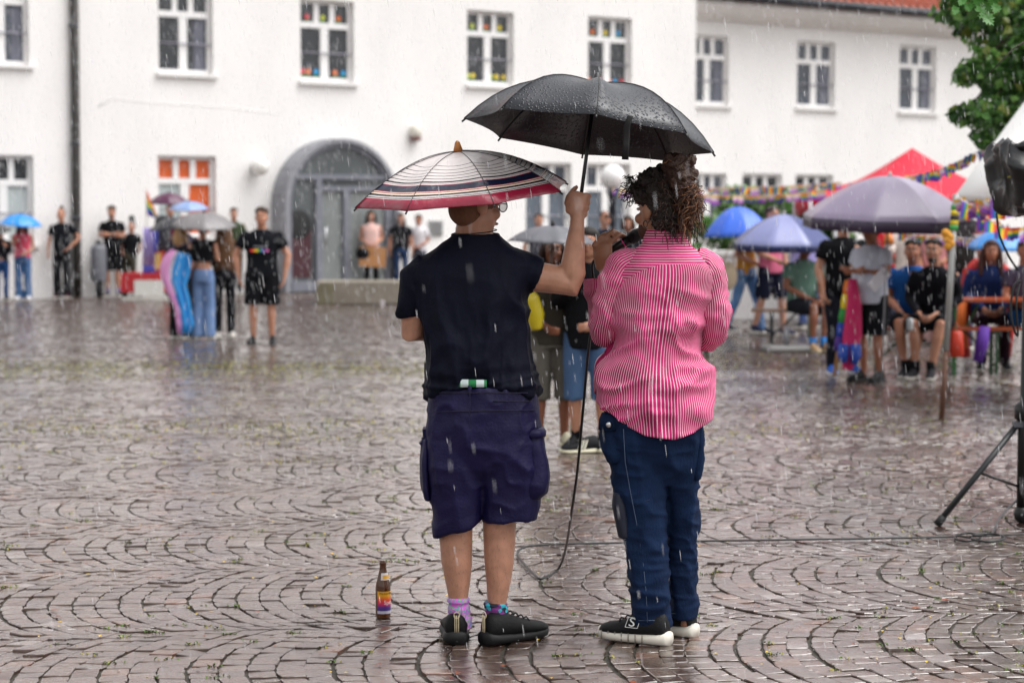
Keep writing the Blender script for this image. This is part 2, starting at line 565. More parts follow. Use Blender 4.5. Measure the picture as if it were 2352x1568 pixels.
order = np.argsort(np.where(vis, cen[:, 1], 1e6))
first = order[:300]
rest = np.ones(len(QU), bool); rest[first] = False
V, F4, F3 = stone_arrays(QU[first], True)
for i in range(300):
    c0 = np.array([cen[first[i], 0], cen[first[i], 1], 0.0])
    me = mesh_from('cobblestone', V[i:i + 1] - c0, F4, F3, TONE[first[i]:first[i] + 1])
    o = link('cobblestone', me, ground); o.location = c0
nearm = rest & (cen[:, 1] < 12.5); farm = rest & (cen[:, 1] >= 12.5) & (cen[:, 1] < 21); vfar = rest & (cen[:, 1] >= 21)
for msk, m8, sim in ((nearm, True, False), (farm, False, False), (vfar, False, True)):
    V, F4, F3 = stone_arrays(QU[msk], m8, sim)
    o = link('cobblestones', mesh_from('cobblestones', V, F4, F3, TONE[msk]), ground); o['kind'] = 'stuff'

# moss tufts growing in the joints and small fallen bits
def scatter_moss():
    mb = MB()
    cand = QU[(cen[:, 1] > 6.3) & (cen[:, 1] < 24)]
    idx = RNG.permutation(len(cand))
    cnt = 0
    for i in idx:
        q = cand[i]; y = q[0, 1]; x = q[0, 0]
        nz = float(mnoise.noise(Vector((x * 0.9, y * 0.9, 3.3)))) + 0.6 * float(mnoise.noise(Vector((x * 3, y * 3, 9.3))))
        band = math.exp(-((y - 15.2) / 0.5) ** 2) * (1.2 if x < 0.5 else 0.2) + math.exp(-((y - 20.8 + 0.05 * x) / 1.1) ** 2) * (1.6 if x < 0 else 0.15)
        prob = 0.03 + 0.42 * max(0, nz - .08) + 0.55 * band
        if random.random() > prob: continue
        k = random.randrange(4)
        a, c = q[k], q[(k + 1) % 4]
        w = random.random() * (1 if random.random() < 0.5 else 0.15)
        px, py = a * (1 - w) + c * w
        n = random.randint(5, 11) if y < 12 else random.randint(3, 5)
        sp = 0.012 if y < 12 else 0.03
        for _ in range(n):
            ox, oy = random.gauss(0, sp * (1.6)), random.gauss(0, sp * 0.8)
            s = random.uniform(0.006, 0.013) * (1 if y < 12 else 1.7)
            an = random.random() * 2 * PI; lift = random.uniform(0.002, 0.011)
            ca, sa = math.cos(an) * s, math.sin(an) * s
            z = 0.0
            mb.add([(px + ox - ca * .3, py + oy - sa * .3, z - 0.003), (px + ox - sa * .45, py + oy + ca * .45, z + lift * .6), (px + ox + ca, py + oy + sa, z + lift), (px + ox + sa * .45, py + oy - ca * .45, z + lift * .6)], [(0, 1, 2), (0, 2, 3)], mi=0 if random.random() < (0.72 if y < 13 else 0.25) else 1)
        cnt += 1
        if cnt > 5200: break
    return mb
mo = scatter_moss().build('moss', [mat('moss', hx('#4c6426'), 0.75, var=.4, vscale=14), mat('moss', hx('#8a8434'), 0.75, var=.3, vscale=14)], fix=False)
tag(mo, 'green and yellowish moss tufts growing in the joints of the cobbles', 'moss', kind='stuff')
mb = MB()
for _ in range(800):
    y = random.uniform(6.5, 18); x = random.uniform(-1, 1) * (y * 0.27)
    s = random.uniform(0.003, 0.012); an = random.random() * 6.28; ca, sa = math.cos(an) * s, math.sin(an) * s
    z = 0.004
    mb.add([(x + ca, y + sa, z), (x - sa * .6, y + ca * .6, z + s * .4), (x - ca, y - sa, z + s * .2), (x + sa * .6, y - ca * .6, z + s * .3)], [(0, 1, 2), (0, 2, 3)], mi=random.choice((0, 0, 1, 2)))
for _ in range(9):
    y = random.uniform(6.7, 9); x = random.uniform(-1, 1.1) * y * .25; s = random.uniform(0.015, 0.028); an = random.random() * 6.28
    pts = [(x + math.cos(an + k * PI / 3) * s * (1 if k % 2 else .55), y + math.sin(an + k * PI / 3) * s * (1 if k % 2 else .55), 0.006 + random.random() * .006) for k in range(6)]
    mb.add(pts, [(0, 1, 2, 3), (0, 3, 4, 5)], mi=1)
fl = mb.build('fallen_leaves', [plain('#c9a52c', .5), plain('#7a3a1c', .5), plain('#2a1d14', .6)], fix=False)
tag(fl, 'tiny yellow and brown fallen leaf bits lying on the wet cobbles', 'leaf litter', kind='stuff')
# ================================================================= WHITE BUILDING
_p1 = GX(0, 38.5); _p2 = GX(1600, 48.7)
EX = (_p2 - _p1).normalized(); EY = Vector((-EX.y, EX.x, 0)); 
YAW = math.atan2(EX.y, EX.x)
def W(px, py, off=0.0):
    """picture point -> (along wall, into wall, height) on the facade plane moved back by off"""
    d = ray(px, py); o = Vector((0, 0, CAM_H))
    t = (_p1 + EY * off - o).dot(EY) / d.dot(EY)
    p = o + d * t - _p1
    return (p.dot(EX), off, p.z)
M_PLASTER = mat('white_plaster', (0.80, 0.782, 0.768), 0.85, var=0.11, vscale=0.9, bump=0.3, bscale=3.0, spec=0.3, stretch=(1, 1, .45))
M_FRAME = mat('window_white', (0.78, 0.77, 0.765), 0.45)
M_STONEGREY = mat('grey_stone', hx('#85868c'), 0.6, var=.12, vscale=2)
M_DARKMETAL = mat('grey_metal', hx('#70727c'), 0.45)
M_GLASS = mat('window_glass', (0.022, 0.025, 0.030), 0.06, var=.6, vscale=0.8, spec=0.6)
M_GLASSB = mat('window_glass', (0.055, 0.065, 0.085), 0.08, var=.5, vscale=0.9, spec=0.6)
M_GLASSL = mat('window_glass', (0.40, 0.45, 0.45), 0.2, var=.15, vscale=1.2)
M_GLASSM = mat('window_glass', (0.11, 0.13, 0.16), 0.1, var=.3, vscale=1.2)
M_ORANGE = mat('orange_blind', hx('#c9581f'), 0.6, var=.15, vscale=5)
M_ROOF = mat('roof_tile', hx('#a85a45'), 0.6, var=.25, vscale=8)
M_GUTTER = mat('gutter', hx('#2b2e36'), 0.5)
bld = thing('white_building', 'long white plastered building with tall windows and grey arched door', 'building', tuple(_p1), YAW)
WING_OFF = 1.25
S_CORNER = W(1597, 300)[0]
H_MAIN, H_WING = 10.6, W(1860, 22, WING_OFF - 0.55)[2]
S_LEFT, S_END = -9.0, S_CORNER + 22.0
def wall_with_holes(name, s0, s1, z1, holes, y0, depth=0.26, zmin=-0.05):
    ss = sorted({s0, s1, *[h[0] for h in holes], *[h[1] for h in holes]})
    zz = sorted({zmin, z1, *[h[2] for h in holes], *[h[3] for h in holes]})
    mb = MB()
    for a, b in zip(ss, ss[1:]):
        for c, d in zip(zz, zz[1:]):
            ms, mz = (a + b) / 2, (c + d) / 2
            if any(h[0] < ms < h[1] and h[2] < mz < h[3] for h in holes): continue
            mb.add([(a, y0, c), (b, y0, c), (b, y0, d), (a, y0, d)], [(0, 1, 2, 3)])
    for h in holes:
        a, b, c, d = h[:4]; y2 = y0 + depth
        mb.add([(a, y0, c), (a, y0, d), (a, y2, d), (a, y2, c)], [(0, 1, 2, 3)])
        mb.add([(b, y0, c), (b, y0, d), (b, y2, d), (b, y2, c)], [(3, 2, 1, 0)])
        mb.add([(a, y0, d), (b, y0, d), (b, y2, d), (a, y2, d)], [(0, 1, 2, 3)])
        mb.add([(a, y0, c), (b, y0, c), (b, y2, c), (a, y2, c)], [(3, 2, 1, 0)])
        mb.add([(a, y2 + .3, c), (b, y2 + .3, c), (b, y2 + .3, d), (a, y2 + .3, d)], [(0, 1, 2, 3)])
    return mb.build(name, M_PLASTER, bld, smooth=False, fix=False)
# (x0,x1,y0,y1 of the opening in the picture, kind, glass, flowers)
MAIN_W = [(-52, 66, -64, 146, 'B', False), (363, 489, -28, 168, 'A', False), (690, 813, 1, 187, 'A', True), (1073, 1180, 26, 195, 'A', True), (1351, 1451, 40, 205, 'A', True),
          (-52, 78, 356, 560, 'L', False), (363, 497, 358, 545, 'O', False), (1208, 1312, 374, 560, 'M', False), (1347, 1447, 376, 560, 'M', False)]
WING_W = [(1586, 1674, 82, 240, 'B', False), (1831, 1918, 96, 247, 'B', False), (2066, 2150, 106, 257, 'B', False), (2284, 2364, 118, 268, 'B', False),
          (1592, 1669, 398, 545, 'B', False), (1705, 1796, 399, 545, 'A', False), (1827, 1913, 401, 545, 'A', False), (2063, 2146, 404, 545, 'A', False)]
LABW = {0: 'window beside the black downpipe at upper floor', }
def holes_for(ws, off):
    out = []
    for (x0, x1, y0, y1, *_r) in ws:
        xm = (x0 + x1) / 2
        out.append((W(x0, (y0 + y1) / 2, off)[0], W(x1, (y0 + y1) / 2, off)[0], W(xm, y1, off)[2], W(xm, y0, off)[2]))
    return out
HM, HW = holes_for(MAIN_W, 0.0), holes_for(WING_W, WING_OFF)
wall_with_holes('wall', S_LEFT, S_CORNER, H_MAIN, HM, 0.0)
wall_with_holes('wall', S_CORNER - 0.35, S_END, H_WING + 0.15, HW, WING_OFF, 0.22)
MB().box(((S_CORNER) - 0.004, 5.0, H_MAIN / 2), (0.02, 10.0, H_MAIN)).build('side_wall', M_PLASTER, bld, smooth=False)
MB().box(((S_LEFT + S_CORNER) / 2, 10.2, H_MAIN / 2 - .1), (S_CORNER - S_LEFT, 0.3, H_MAIN - .4)).build('rear_wall', M_PLASTER, bld, smooth=False)
def window(h, y0, glass, flowers, wing=False):
    a, b, c, d = h
    yg = y0 + (0.15 if wing else 0.17)
    w, hh = b - a, d - c
    fr = 0.075 * min(1.3, w / 1.25)
    zt = c + hh * 0.655; tb = 0.12 * hh / 1.7
    m = MB()
    def bar(sa, sb, za, zb, y=yg, t=0.07): m.box(((sa + sb) / 2, y, (za + zb) / 2), (sb - sa, t, zb - za))
    e = 0.004
    bar(a + e, a + fr, c + e, d - e); bar(b - fr, b - e, c + e, d - e); bar(a + fr, b - fr, d - fr, d - e); bar(a + fr, b - fr, c + e, c + fr)
    bar(a + fr, b - fr, zt, zt + tb, yg - .012)
    mw = 0.145 * w; mid = (a + b) / 2
    bar(mid - mw / 2, mid + mw / 2, c + fr, zt, yg - .006)
    w3 = (w - 2 * fr); ub = 0.095 * w
    for k in (1, 2):
        x = a + fr + w3 * k / 3; bar(x - ub / 2, x + ub / 2, zt + tb, d - fr, yg - .004)
    win = m.build('window', M_FRAME, bld, smooth=False)
    zm = (c + fr + zt) / 2
    pm = MB()
    pm.tube([(a + fr * .8, yg - .075, zm), (b + 0.02, yg - .075, zm)], 0.016, 6)
    pm.build('guard_rail', mat('rail_grey', hx('#8d8b96'), .4), win)
    G4 = {'A': (M_GLASS, M_GLASS), 'B': (M_GLASSB, M_GLASSB), 'L': (M_GLASS, M_GLASSL), 'O': (M_ORANGE, M_GLASSM), 'M': (M_GLASSB, M_GLASSM)}[glass]
    def pane(sa, sb, za, zb, mt):
        MB().box(((sa + sb) / 2, yg + .015, (za + zb) / 2), (sb - sa, .012, zb - za)).build('pane', mt, win, smooth=False)
    for k in range(3):
        xa = a + fr + w3 * k / 3 + (ub / 2 if k else 0); xb = a + fr + w3 * (k + 1) / 3 - (ub / 2 if k < 2 else 0)
        pane(xa, xb, zt + tb, d - fr, G4[0])
    pane(a + fr, mid - mw / 2, c + fr, zt, M_GLASSL if glass == 'O' else G4[1]); pane(mid + mw / 2, b - fr, c + fr, zt, M_ORANGE if glass == 'O' else G4[1])
    if glass in 'AB' and not flowers:
        # pale curtain edge showing behind one casement
        MB().box((b - fr - .13 * w, yg + .006, (c + fr + zt) / 2), (.2 * w, .008, (zt - c - fr) * .98)).build('curtain', mat('curtain', (0.13, .135, .17), .8, var=.2), win, smooth=False)
    sl = MB().box(((a + b) / 2 + .02, y0 - .03, c - .045), (w + .14, .12, .08))
    sl.build('sill', M_PLASTER, win, smooth=False)
    if flowers:
        cols = ['#2e93c9', '#d9b92f', '#cf4450', '#b9c24a', '#d8713e', '#d9c030']
        def flower(s, z, colr, r=0.062):
            fm = MB()
            for k in range(5):
                an = k * 2 * PI / 5; fm.ell((s + math.cos(an) * r * .55, yg - .004, z + math.sin(an) * r * .55), (r * .5, .006, r * .5), seg=8, rings=5)
            fm.ell((s, yg - .008, z), (r * .4, .007, r * .4), seg=8, rings=5)
            fm.box((s, yg - .002, z - r * 1.25), (.03, .006, r * 1.5), mi=1)
            fm.ell((s + .035, yg - .003, z - r * 1.2), (r * .4, .004, r * .22), seg=8, rings=5, mi=1); fm.ell((s - .035, yg - .003, z - r * 1.35), (r * .4, .004, r * .22), seg=8, rings=5, mi=1)
            fm.build('paper_flower', [plain(colr, .6), plain('#2f8a3c', .6)], win)
        for k in range(3):
            if glass == 'A': flower(a + fr + w3 * (k + .45) / 3, zt + tb + .11, cols[(k + flowers) % 6])
        for k, f in enumerate((.05, .17, .34, .60, .74, .92)):
            if (k + flowers) % 5: flower(a + fr + w3 * f, c + fr + .12, cols[(k * 2 + flowers) % 6])
    return win
for i, (h, spec) in enumerate(zip(HM, MAIN_W)):
    window(h, 0.0, spec[4], i if spec[5] else 0)
for h, spec in zip(HW, WING_W):
    window(h, WING_OFF, spec[4], 0, True)
# roofs, gutter and cornice
def roof(s0, s1, y0, z0, run, rise, n):
    mb = MB()
    for k in range(n):
        f0, f1 = k / n, (k + 1.06) / n
        mb.box(((s0 + s1) / 2, y0 + run * (f0 + f1) / 2, z0 + rise * (f0 + f1) / 2 + .02), (s1 - s0, run / n * 1.3, .05), Matrix.Rotation(math.atan2(rise, run) - .05, 3, 'X'))
    return mb
rmb = roof(S_CORNER, S_END, WING_OFF - .7, H_WING + .22, 6.5, 4.4, 30)
rw = rmb.build('roof', M_ROOF, bld, smooth=False)
ridge = MB()
for k in range(70):
    s = S_CORNER + .2 + k * .3
    ridge.tube([(s, WING_OFF - .72, H_WING + .30), (s, WING_OFF + .4, H_WING + 1.04)], .05, 5)
rt = ridge.build('roof_tiles', M_ROOF, rw); rt['kind'] = 'stuff'
roof(S_LEFT, S_CORNER + .3, -.7, H_MAIN + .1, 6, 4.6, 24).build('roof', M_ROOF, bld, smooth=False)
MB().tube([(S_CORNER + .02, WING_OFF - .78, H_WING + .13), (S_END, WING_OFF - .78, H_WING + .13)], .105, 10).build('gutter', M_GUTTER, bld)
cm = MB()
prof = [(0, 0.0), (-.10, .0), (-.14, -.1), (-.28, -.28), (0, -.42)]
poly = [(S_CORNER + .01, WING_OFF - .02 + (-.62 if i in (1, 2) else -.40 if i == 3 else 0) , H_WING + .02 + z) for i, (y, z) in enumerate(prof)]
cm.prism(poly, (S_END - S_CORNER, 0, 0))
cm.build('cornice', M_PLASTER, bld, smooth=False)
# downpipe
d0, d1 = W(163, 0), W(172, 530)
dpx = MB().tube([(W(165, -200)[0], -.09, 9.6), (d1[0], -.09, .9), (d1[0], -.09, .0)], .085, 10)
dpo = dpx.build('downpipe', mat('rusty_pipe', hx('#26221f'), .55, var=.5, vscale=3), bld)
for py in (60, 330, 500):
    z = W(168, py)[2]
    MB().lathe([(.1, -.03), (.1, .03)], (d1[0], -.09, z), 10).build('pipe_clamp', M_GUTTER, dpo)
# raised plaster line (shallow arch of an old opening) left of the door
mb = MB(); pts = []
for px, py in ((225, 246), (258, 226), (300, 232), (400, 240), (520, 247), (640, 262)):
    s, _, z = W(px, py); pts.append((s, .004, z))
mb.tube(pts, .014, 6)
mb.build('plaster_ridge', M_PLASTER, bld)
# --- arched portal
PROJ = 0.62
def Wp(px, py, off): return W(px, py, off)
pa = W(656, 500, -PROJ); pb = W(918, 500, -PROJ)
sL, sR = pa[0], pb[0]; sM = (sL + sR) / 2; hw = (sR - sL) / 2
zTop = W(788, 318, -PROJ)[2]; zSp = zTop - hw
def arch(r, z0=0.0, n=22, sp=None):
    sp = zSp if sp is None else sp
    pts = [(sM - r, z0)] + [(sM - r * math.cos(PI * k / n), sp + r * math.sin(PI * k / n)) for k in range(n + 1)] + [(sM + r, z0)]
    return pts
outer, inner = arch(hw), arch(hw - .09)
mb = MB(); n = len(outer)
for yy, flip in ((-PROJ, 0), (.05, 1)):
    pass
vs = [(s, -PROJ, z) for s, z in outer] + [(s, -PROJ, z) for s, z in inner] + [(s, .05, z) for s, z in outer] + [(s, .05, z) for s, z in inner]
fs = []
for k in range(n - 1):
    fs += [(k, k + 1, n + k + 1, n + k), (2 * n + k, 2 * n + k + 1, k + 1, k), (n + k, n + k + 1, 3 * n + k + 1, 3 * n + k)]
mb.add(vs, fs)
portal = mb.build('portal', M_STONEGREY, bld, smooth=False)
# joints of the stone surround
for k in range(2, n - 2, 3):
    s, z = outer[k]
    MB().box((s, -PROJ / 2, z), (.012, PROJ, .012)).build('joint', mat('joint', hx('#6b6c72'), .8), portal, smooth=False)
yD = -PROJ + .12
ri = hw - .09
fmb = MB()
def dbar(s0, s1, z0, z1, y=yD, t=.08): fmb.box(((s0 + s1) / 2, y, (z0 + z1) / 2), (abs(s1 - s0), t, z1 - z0))
zT = W(788, 412, -PROJ)[2]
s_m1, s_m2 = W(737, 500, -PROJ)[0], W(800, 500, -PROJ)[0]
ring = arch(ri - .002); ring2 = arch(ri - .10)
vs = [(s, yD - .04, z) for s, z in ring] + [(s, yD - .04, z) for s, z in ring2] + [(s, yD + .04, z) for s, z in ring] + [(s, yD + .04, z) for s, z in ring2]
fs = []
for k in range(n - 1):
    fs += [(k, k + 1, n + k + 1, n + k), (n + k, n + k + 1, 3 * n + k + 1, 3 * n + k)]
fmb.add(vs, fs)
dbar(sM - ri + .1, sM + ri - .1, zT, zT + .10, yD - .01)
dbar(s_m1, sM + ri - .1, zT - .24, zT - .15, yD - .012)
dbar(s_m1 - .07, s_m1 + .07, .02, zT, yD - .02)
dbar(s_m2 - .07, s_m2 + .07, .02, zT - .24, yD - .02)
dbar(sM + ri - .22, sM + ri - .1, .02, zT - .24, yD - .02)
dbar(sM - ri + .1, s_m1 - .07, .02, .22, yD - .014)
dbar(s_m1 + .07, s_m2 - .07, .02, .2, yD - .014); dbar(s_m2 + .07, sM + ri - .22, .02, .2, yD - .014)
dfr = fmb.build('door', M_DARKMETAL, bld, smooth=False)
def dpane(poly, mt, name='pane', y=yD + .02): MB().prism([(s, y, z) for s, z in poly], (0, .01, 0)).build(name, mt, dfr, smooth=False)
M_DG = mat('door_glass', (.10, .11, .115), .08, var=.5, vscale=.7); M_DG2 = mat('door_glass', (.20, .215, .215), .12, var=.25, vscale=.8)
top = [(s, z) for s, z in arch(ri - .09) if z > zT + .1]
top = [(top[0][0] - .05, zT + .1)] + top + [(top[-1][0] + .05, zT + .1)]
dpane(top, M_DG)
dpane([(sM - ri + .1, .22), (s_m1 - .07, .22), (s_m1 - .07, zT), (sM - ri + .1, zT)], M_DG)
dpane([(s_m1 + .07, .2), (s_m2 - .07, .2), (s_m2 - .07, zT - .24), (s_m1 + .07, zT - .24)], M_DG2)
dpane([(s_m2 + .07, .2), (sM + ri - .22, .2), (sM + ri - .22, zT - .24), (s_m2 + .07, zT - .24)], M_DG2)
dpane([(s_m1 + .07, zT - .15), (sM + ri - .1, zT - .15), (sM + ri - .1, zT), (s_m1 + .07, zT)], M_DG)
# dark red panel and bluish strip seen through the side light
a, b = W(664, 560, -PROJ)[0], W(722, 560, -PROJ)[0]
dpane([(a, .3), (b, .3), (b, W(700, 520, -PROJ)[2]), (a, W(700, 540, -PROJ)[2])], mat('burgundy', hx('#3c1420'), .4), 'curtain', yD + .008)
MB().ell(((a + b) / 2, yD + .004, W(700, 515, -PROJ)[2]), (.3, .02, .32)).build('curtain', mat('dark', hx('#15171a'), .6), dfr)
MB().tube([(s_m1 + .14, yD - .09, .9), (s_m1 + .14, yD - .09, 1.35)], .018, 8).build('handle', mat('steel', (.5, .5, .52), .25, metal=1), dfr)
# vent and siren
s, _, z = W(1000, 524)
v = MB().box((s, -.02, z), (.36, .04, .34)); vo = v.build('vent', mat('vent_grey', hx('#9a9a9a'), .5), bld, smooth=False)
for k in range(6):
    MB().box((s, -.05, z - .13 + k * .052), (.3, .02, .012), Matrix.Rotation(.5, 3, 'X')).build('slat', mat('vent_grey', hx('#808080'), .5), vo, smooth=False)
def on_wall(px, py, off=0.0):
    s, y, z = W(px, py, off); return _p1 + EX * s + EY * y + Vector((0, 0, z))
sp = on_wall(955, 305, -.1)
t = thing('siren', 'small cream wall siren with brown underside above the arched door', 'siren', tuple(sp), YAW)
MB().lathe([(.10, -.09), (.13, -.05), (.13, .1), (.10, .16), (.04, .18)], seg=14).build('housing', mat('cream', (.72, .68, .6), .5), t)
MB().lathe([(.05, -.18), (.12, -.17), (.12, -.095), (.06, -.09)], seg=14).build('lens', mat('brown', hx('#6b3a33'), .4), t)
MB().box((0, .06, 0), (.16, .08, .2)).build('bracket', mat('cream', (.72, .68, .6), .5), t)
wl = on_wall(598, 383, -.24)
t = thing('wall_lamp', 'round white globe lamp fixed on the wall left of the arched door', 'lamp', tuple(wl), YAW)
MB().ell((0, 0, 0), (.185, .185, .185), seg=20, rings=14).build('globe', mat('opal_glass', (.80, .78, .74), .25), t)
MB().lathe([(.1, -.03), (.1, .03)], (0, .2, 0), 14, axis=(0, 1, 0)).build('bracket', M_DARKMETAL, t)
# concrete block in front of the door
c0, c1 = G(725, 700), G(985, 700)
yw = YAW * .25
t = thing('concrete_block', 'long low weathered concrete block in front of the arched door', 'concrete block', tuple((c0 + c1) / 2 + Vector((0, .35, 0))), 0.03)
m = MB(); L = (c1 - c0).length
m.box((0, 0, .215), (L, .7, .43))
cb = m.build('slab', mat('concrete', hx('#7f776b'), .75, var=.35, vscale=2.2, bump=.4, bscale=8), t, smooth=False)
bv = cb.modifiers.new('bevel', 'BEVEL'); bv.width = .03; bv.segments = 2
mm = MB().box((-L / 2 + .17, -.36, .2), (.3, .012, .38)); mm.build('moss_stain', mat('moss_stain', hx('#6f6956'), .9, var=.4, vscale=6), t, smooth=False)
# ================================================================= PEOPLE
SK_L, SK_M, SK_D = skin('#c58d72'), skin('#b0755a'), skin('#8f5b44')
def head_shapes(mb, c, R, k=1.0, detail=True):
    """head looking along local -Y; c = centre of the skull"""
    c = Vector(c)
    def at(x, y, z): return c + R @ Vector((x * k, y * k, z * k))
    def el(x, y, z, a, b, d, rr=None): mb.ell(at(x, y, z), (a * k, b * k, d * k), R if rr is None else R @ rr)
    el(0, .012, .025, .076, .096, .092)
    el(0, -.022, -.045, .064, .068, .075)
    el(0, -.052, -.088, .038, .034, .030)
    mb.tube([at(0, -.084, .02), at(0, -.102, -.018), at(0, -.094, -.032)], [.009 * k, .0155 * k, .012 * k], 8)
    el(0, -.080, .035, .05, .018, .014)
    for s in (-1, 1):
        el(s * .075, .018, -.015, .011, .020, .031, Matrix.Rotation(s * .35, 3, 'Z'))
        el(s * .042, -.06, -.03, .026, .025, .022)
    el(0, -.088, -.062, .022, .012, .010)
def face_bits(parent, c, R, k, brow='#3a2a20', glasses=False, beard=None):
    c = Vector(c)
    def at(x, y, z): return c + R @ Vector((x * k, y * k, z * k))
    for s in (-1, 1):
        m = MB(); m.ell(at(s * .030, -.083, .010), (.0115 * k, .006 * k, .0065 * k), R, 10, 6)
        m.ell(at(s * .030, -.0885, .010), (.0055 * k, .003 * k, .0058 * k), R, 8, 5, mi=1)
        m.build('eye', [plain('#d9d0c8', .3), plain('#20160f', .2)], parent)
    m = MB()
    for s in (-1, 1):
        m.tube([at(s * .014, -.093, .030), at(s * .030, -.093, .036), at(s * .046, -.083, .031)], [.004 * k, .0048 * k, .003 * k], 6)
    m.build('eyebrows', mat('hair', hx(brow), .7), parent)
    m = MB(); m.ell(at(0, -.098, -.062), (.021 * k, .006 * k, .0065 * k), R, 10, 6)
    m.build('mouth', plain('#8d463e', .45), parent)
def hand_shapes(mb, wrist, d, palm, k=1.0, curl=.5, side=1):
    """relaxed hand: d = direction of the fingers, palm = palm normal"""
    d = Vector(d).normalized(); palm = (Vector(palm) - d * d.dot(Vector(palm))).normalized(); x = d.cross(palm).normalized() * side
    w = Vector(wrist)
    def at(a, b, c): return w + (x * a + d * b + palm * c) * k
    mb.tube([w - d * .02 * k, at(0, .03, 0), at(0, .075, 0), at(0, .092, .003)], [(.025 * k, .019 * k), (.036 * k, .016 * k), (.041 * k, .014 * k), (.036 * k, .012 * k)], 10, side=x)
    for i, (xx, ln) in enumerate(((-.031, .062), (-.0105, .074), (.0105, .078), (.031, .068))):
        mb.tube([at(xx * .9, .075, 0), at(xx * 1.05, .09 + ln * .38, .004 + curl * .016), at(xx * 1.05, .09 + ln * .7, .012 + curl * .042), at(xx, .09 + ln * .82, .02 + curl * .07)], [.0095 * k, .0092 * k, .0085 * k, .007 * k], 7)
    mb.tube([at(.026, .02, .004), at(.052, .05, .014), at(.058, .08, .026), at(.054, .1, .034)], [.013 * k, .0115 * k, .0105 * k, .008 * k], 7)
def fist_shapes(mb, c, axis, back, k=1.0, side=1, wrist=None):
    """closed hand round a shaft: axis = shaft direction (thumb end), back = direction from shaft to the back of the hand"""
    a = Vector(axis).normalized(); b = Vector(back); b = (b - a * a.dot(b)).normalized(); x = a.cross(b).normalized() * side
    c = Vector(c)
    def at(u, v, w): return c + (x * u + b * v + a * w) * k
    mb.tube([at(-.004, .036, -.048), at(.0, .038, -.015), at(.002, .036, .018), at(.004, .03, .042)], [(.030 * k, .017 * k), (.040 * k, .018 * k), (.040 * k, .0175 * k), (.030 * k, .015 * k)], 10, side=x)
    for i, w in enumerate((-.038, -.0135, .011, .0355)):
        f = 1 - .06 * abs(i - 1.7)
        mb.tube([at(.030, .034, w), at(.045 * f, .012, w), at(.034, -.014, w + .002), at(.008, -.026, w + .004), at(-.016, -.016, w + .005)], [.0118 * k, .0112 * k, .0102 * k, .0092 * k, .0075 * k], 8)
    mb.tube([at(-.028, .036, -.012), at(-.032, .022, .018), at(-.024, .006, .046), at(-.016, .0, .060), at(-.012, -.003, .069)], [.0165 * k, .0145 * k, .012 * k, .0105 * k, .007 * k], 9)
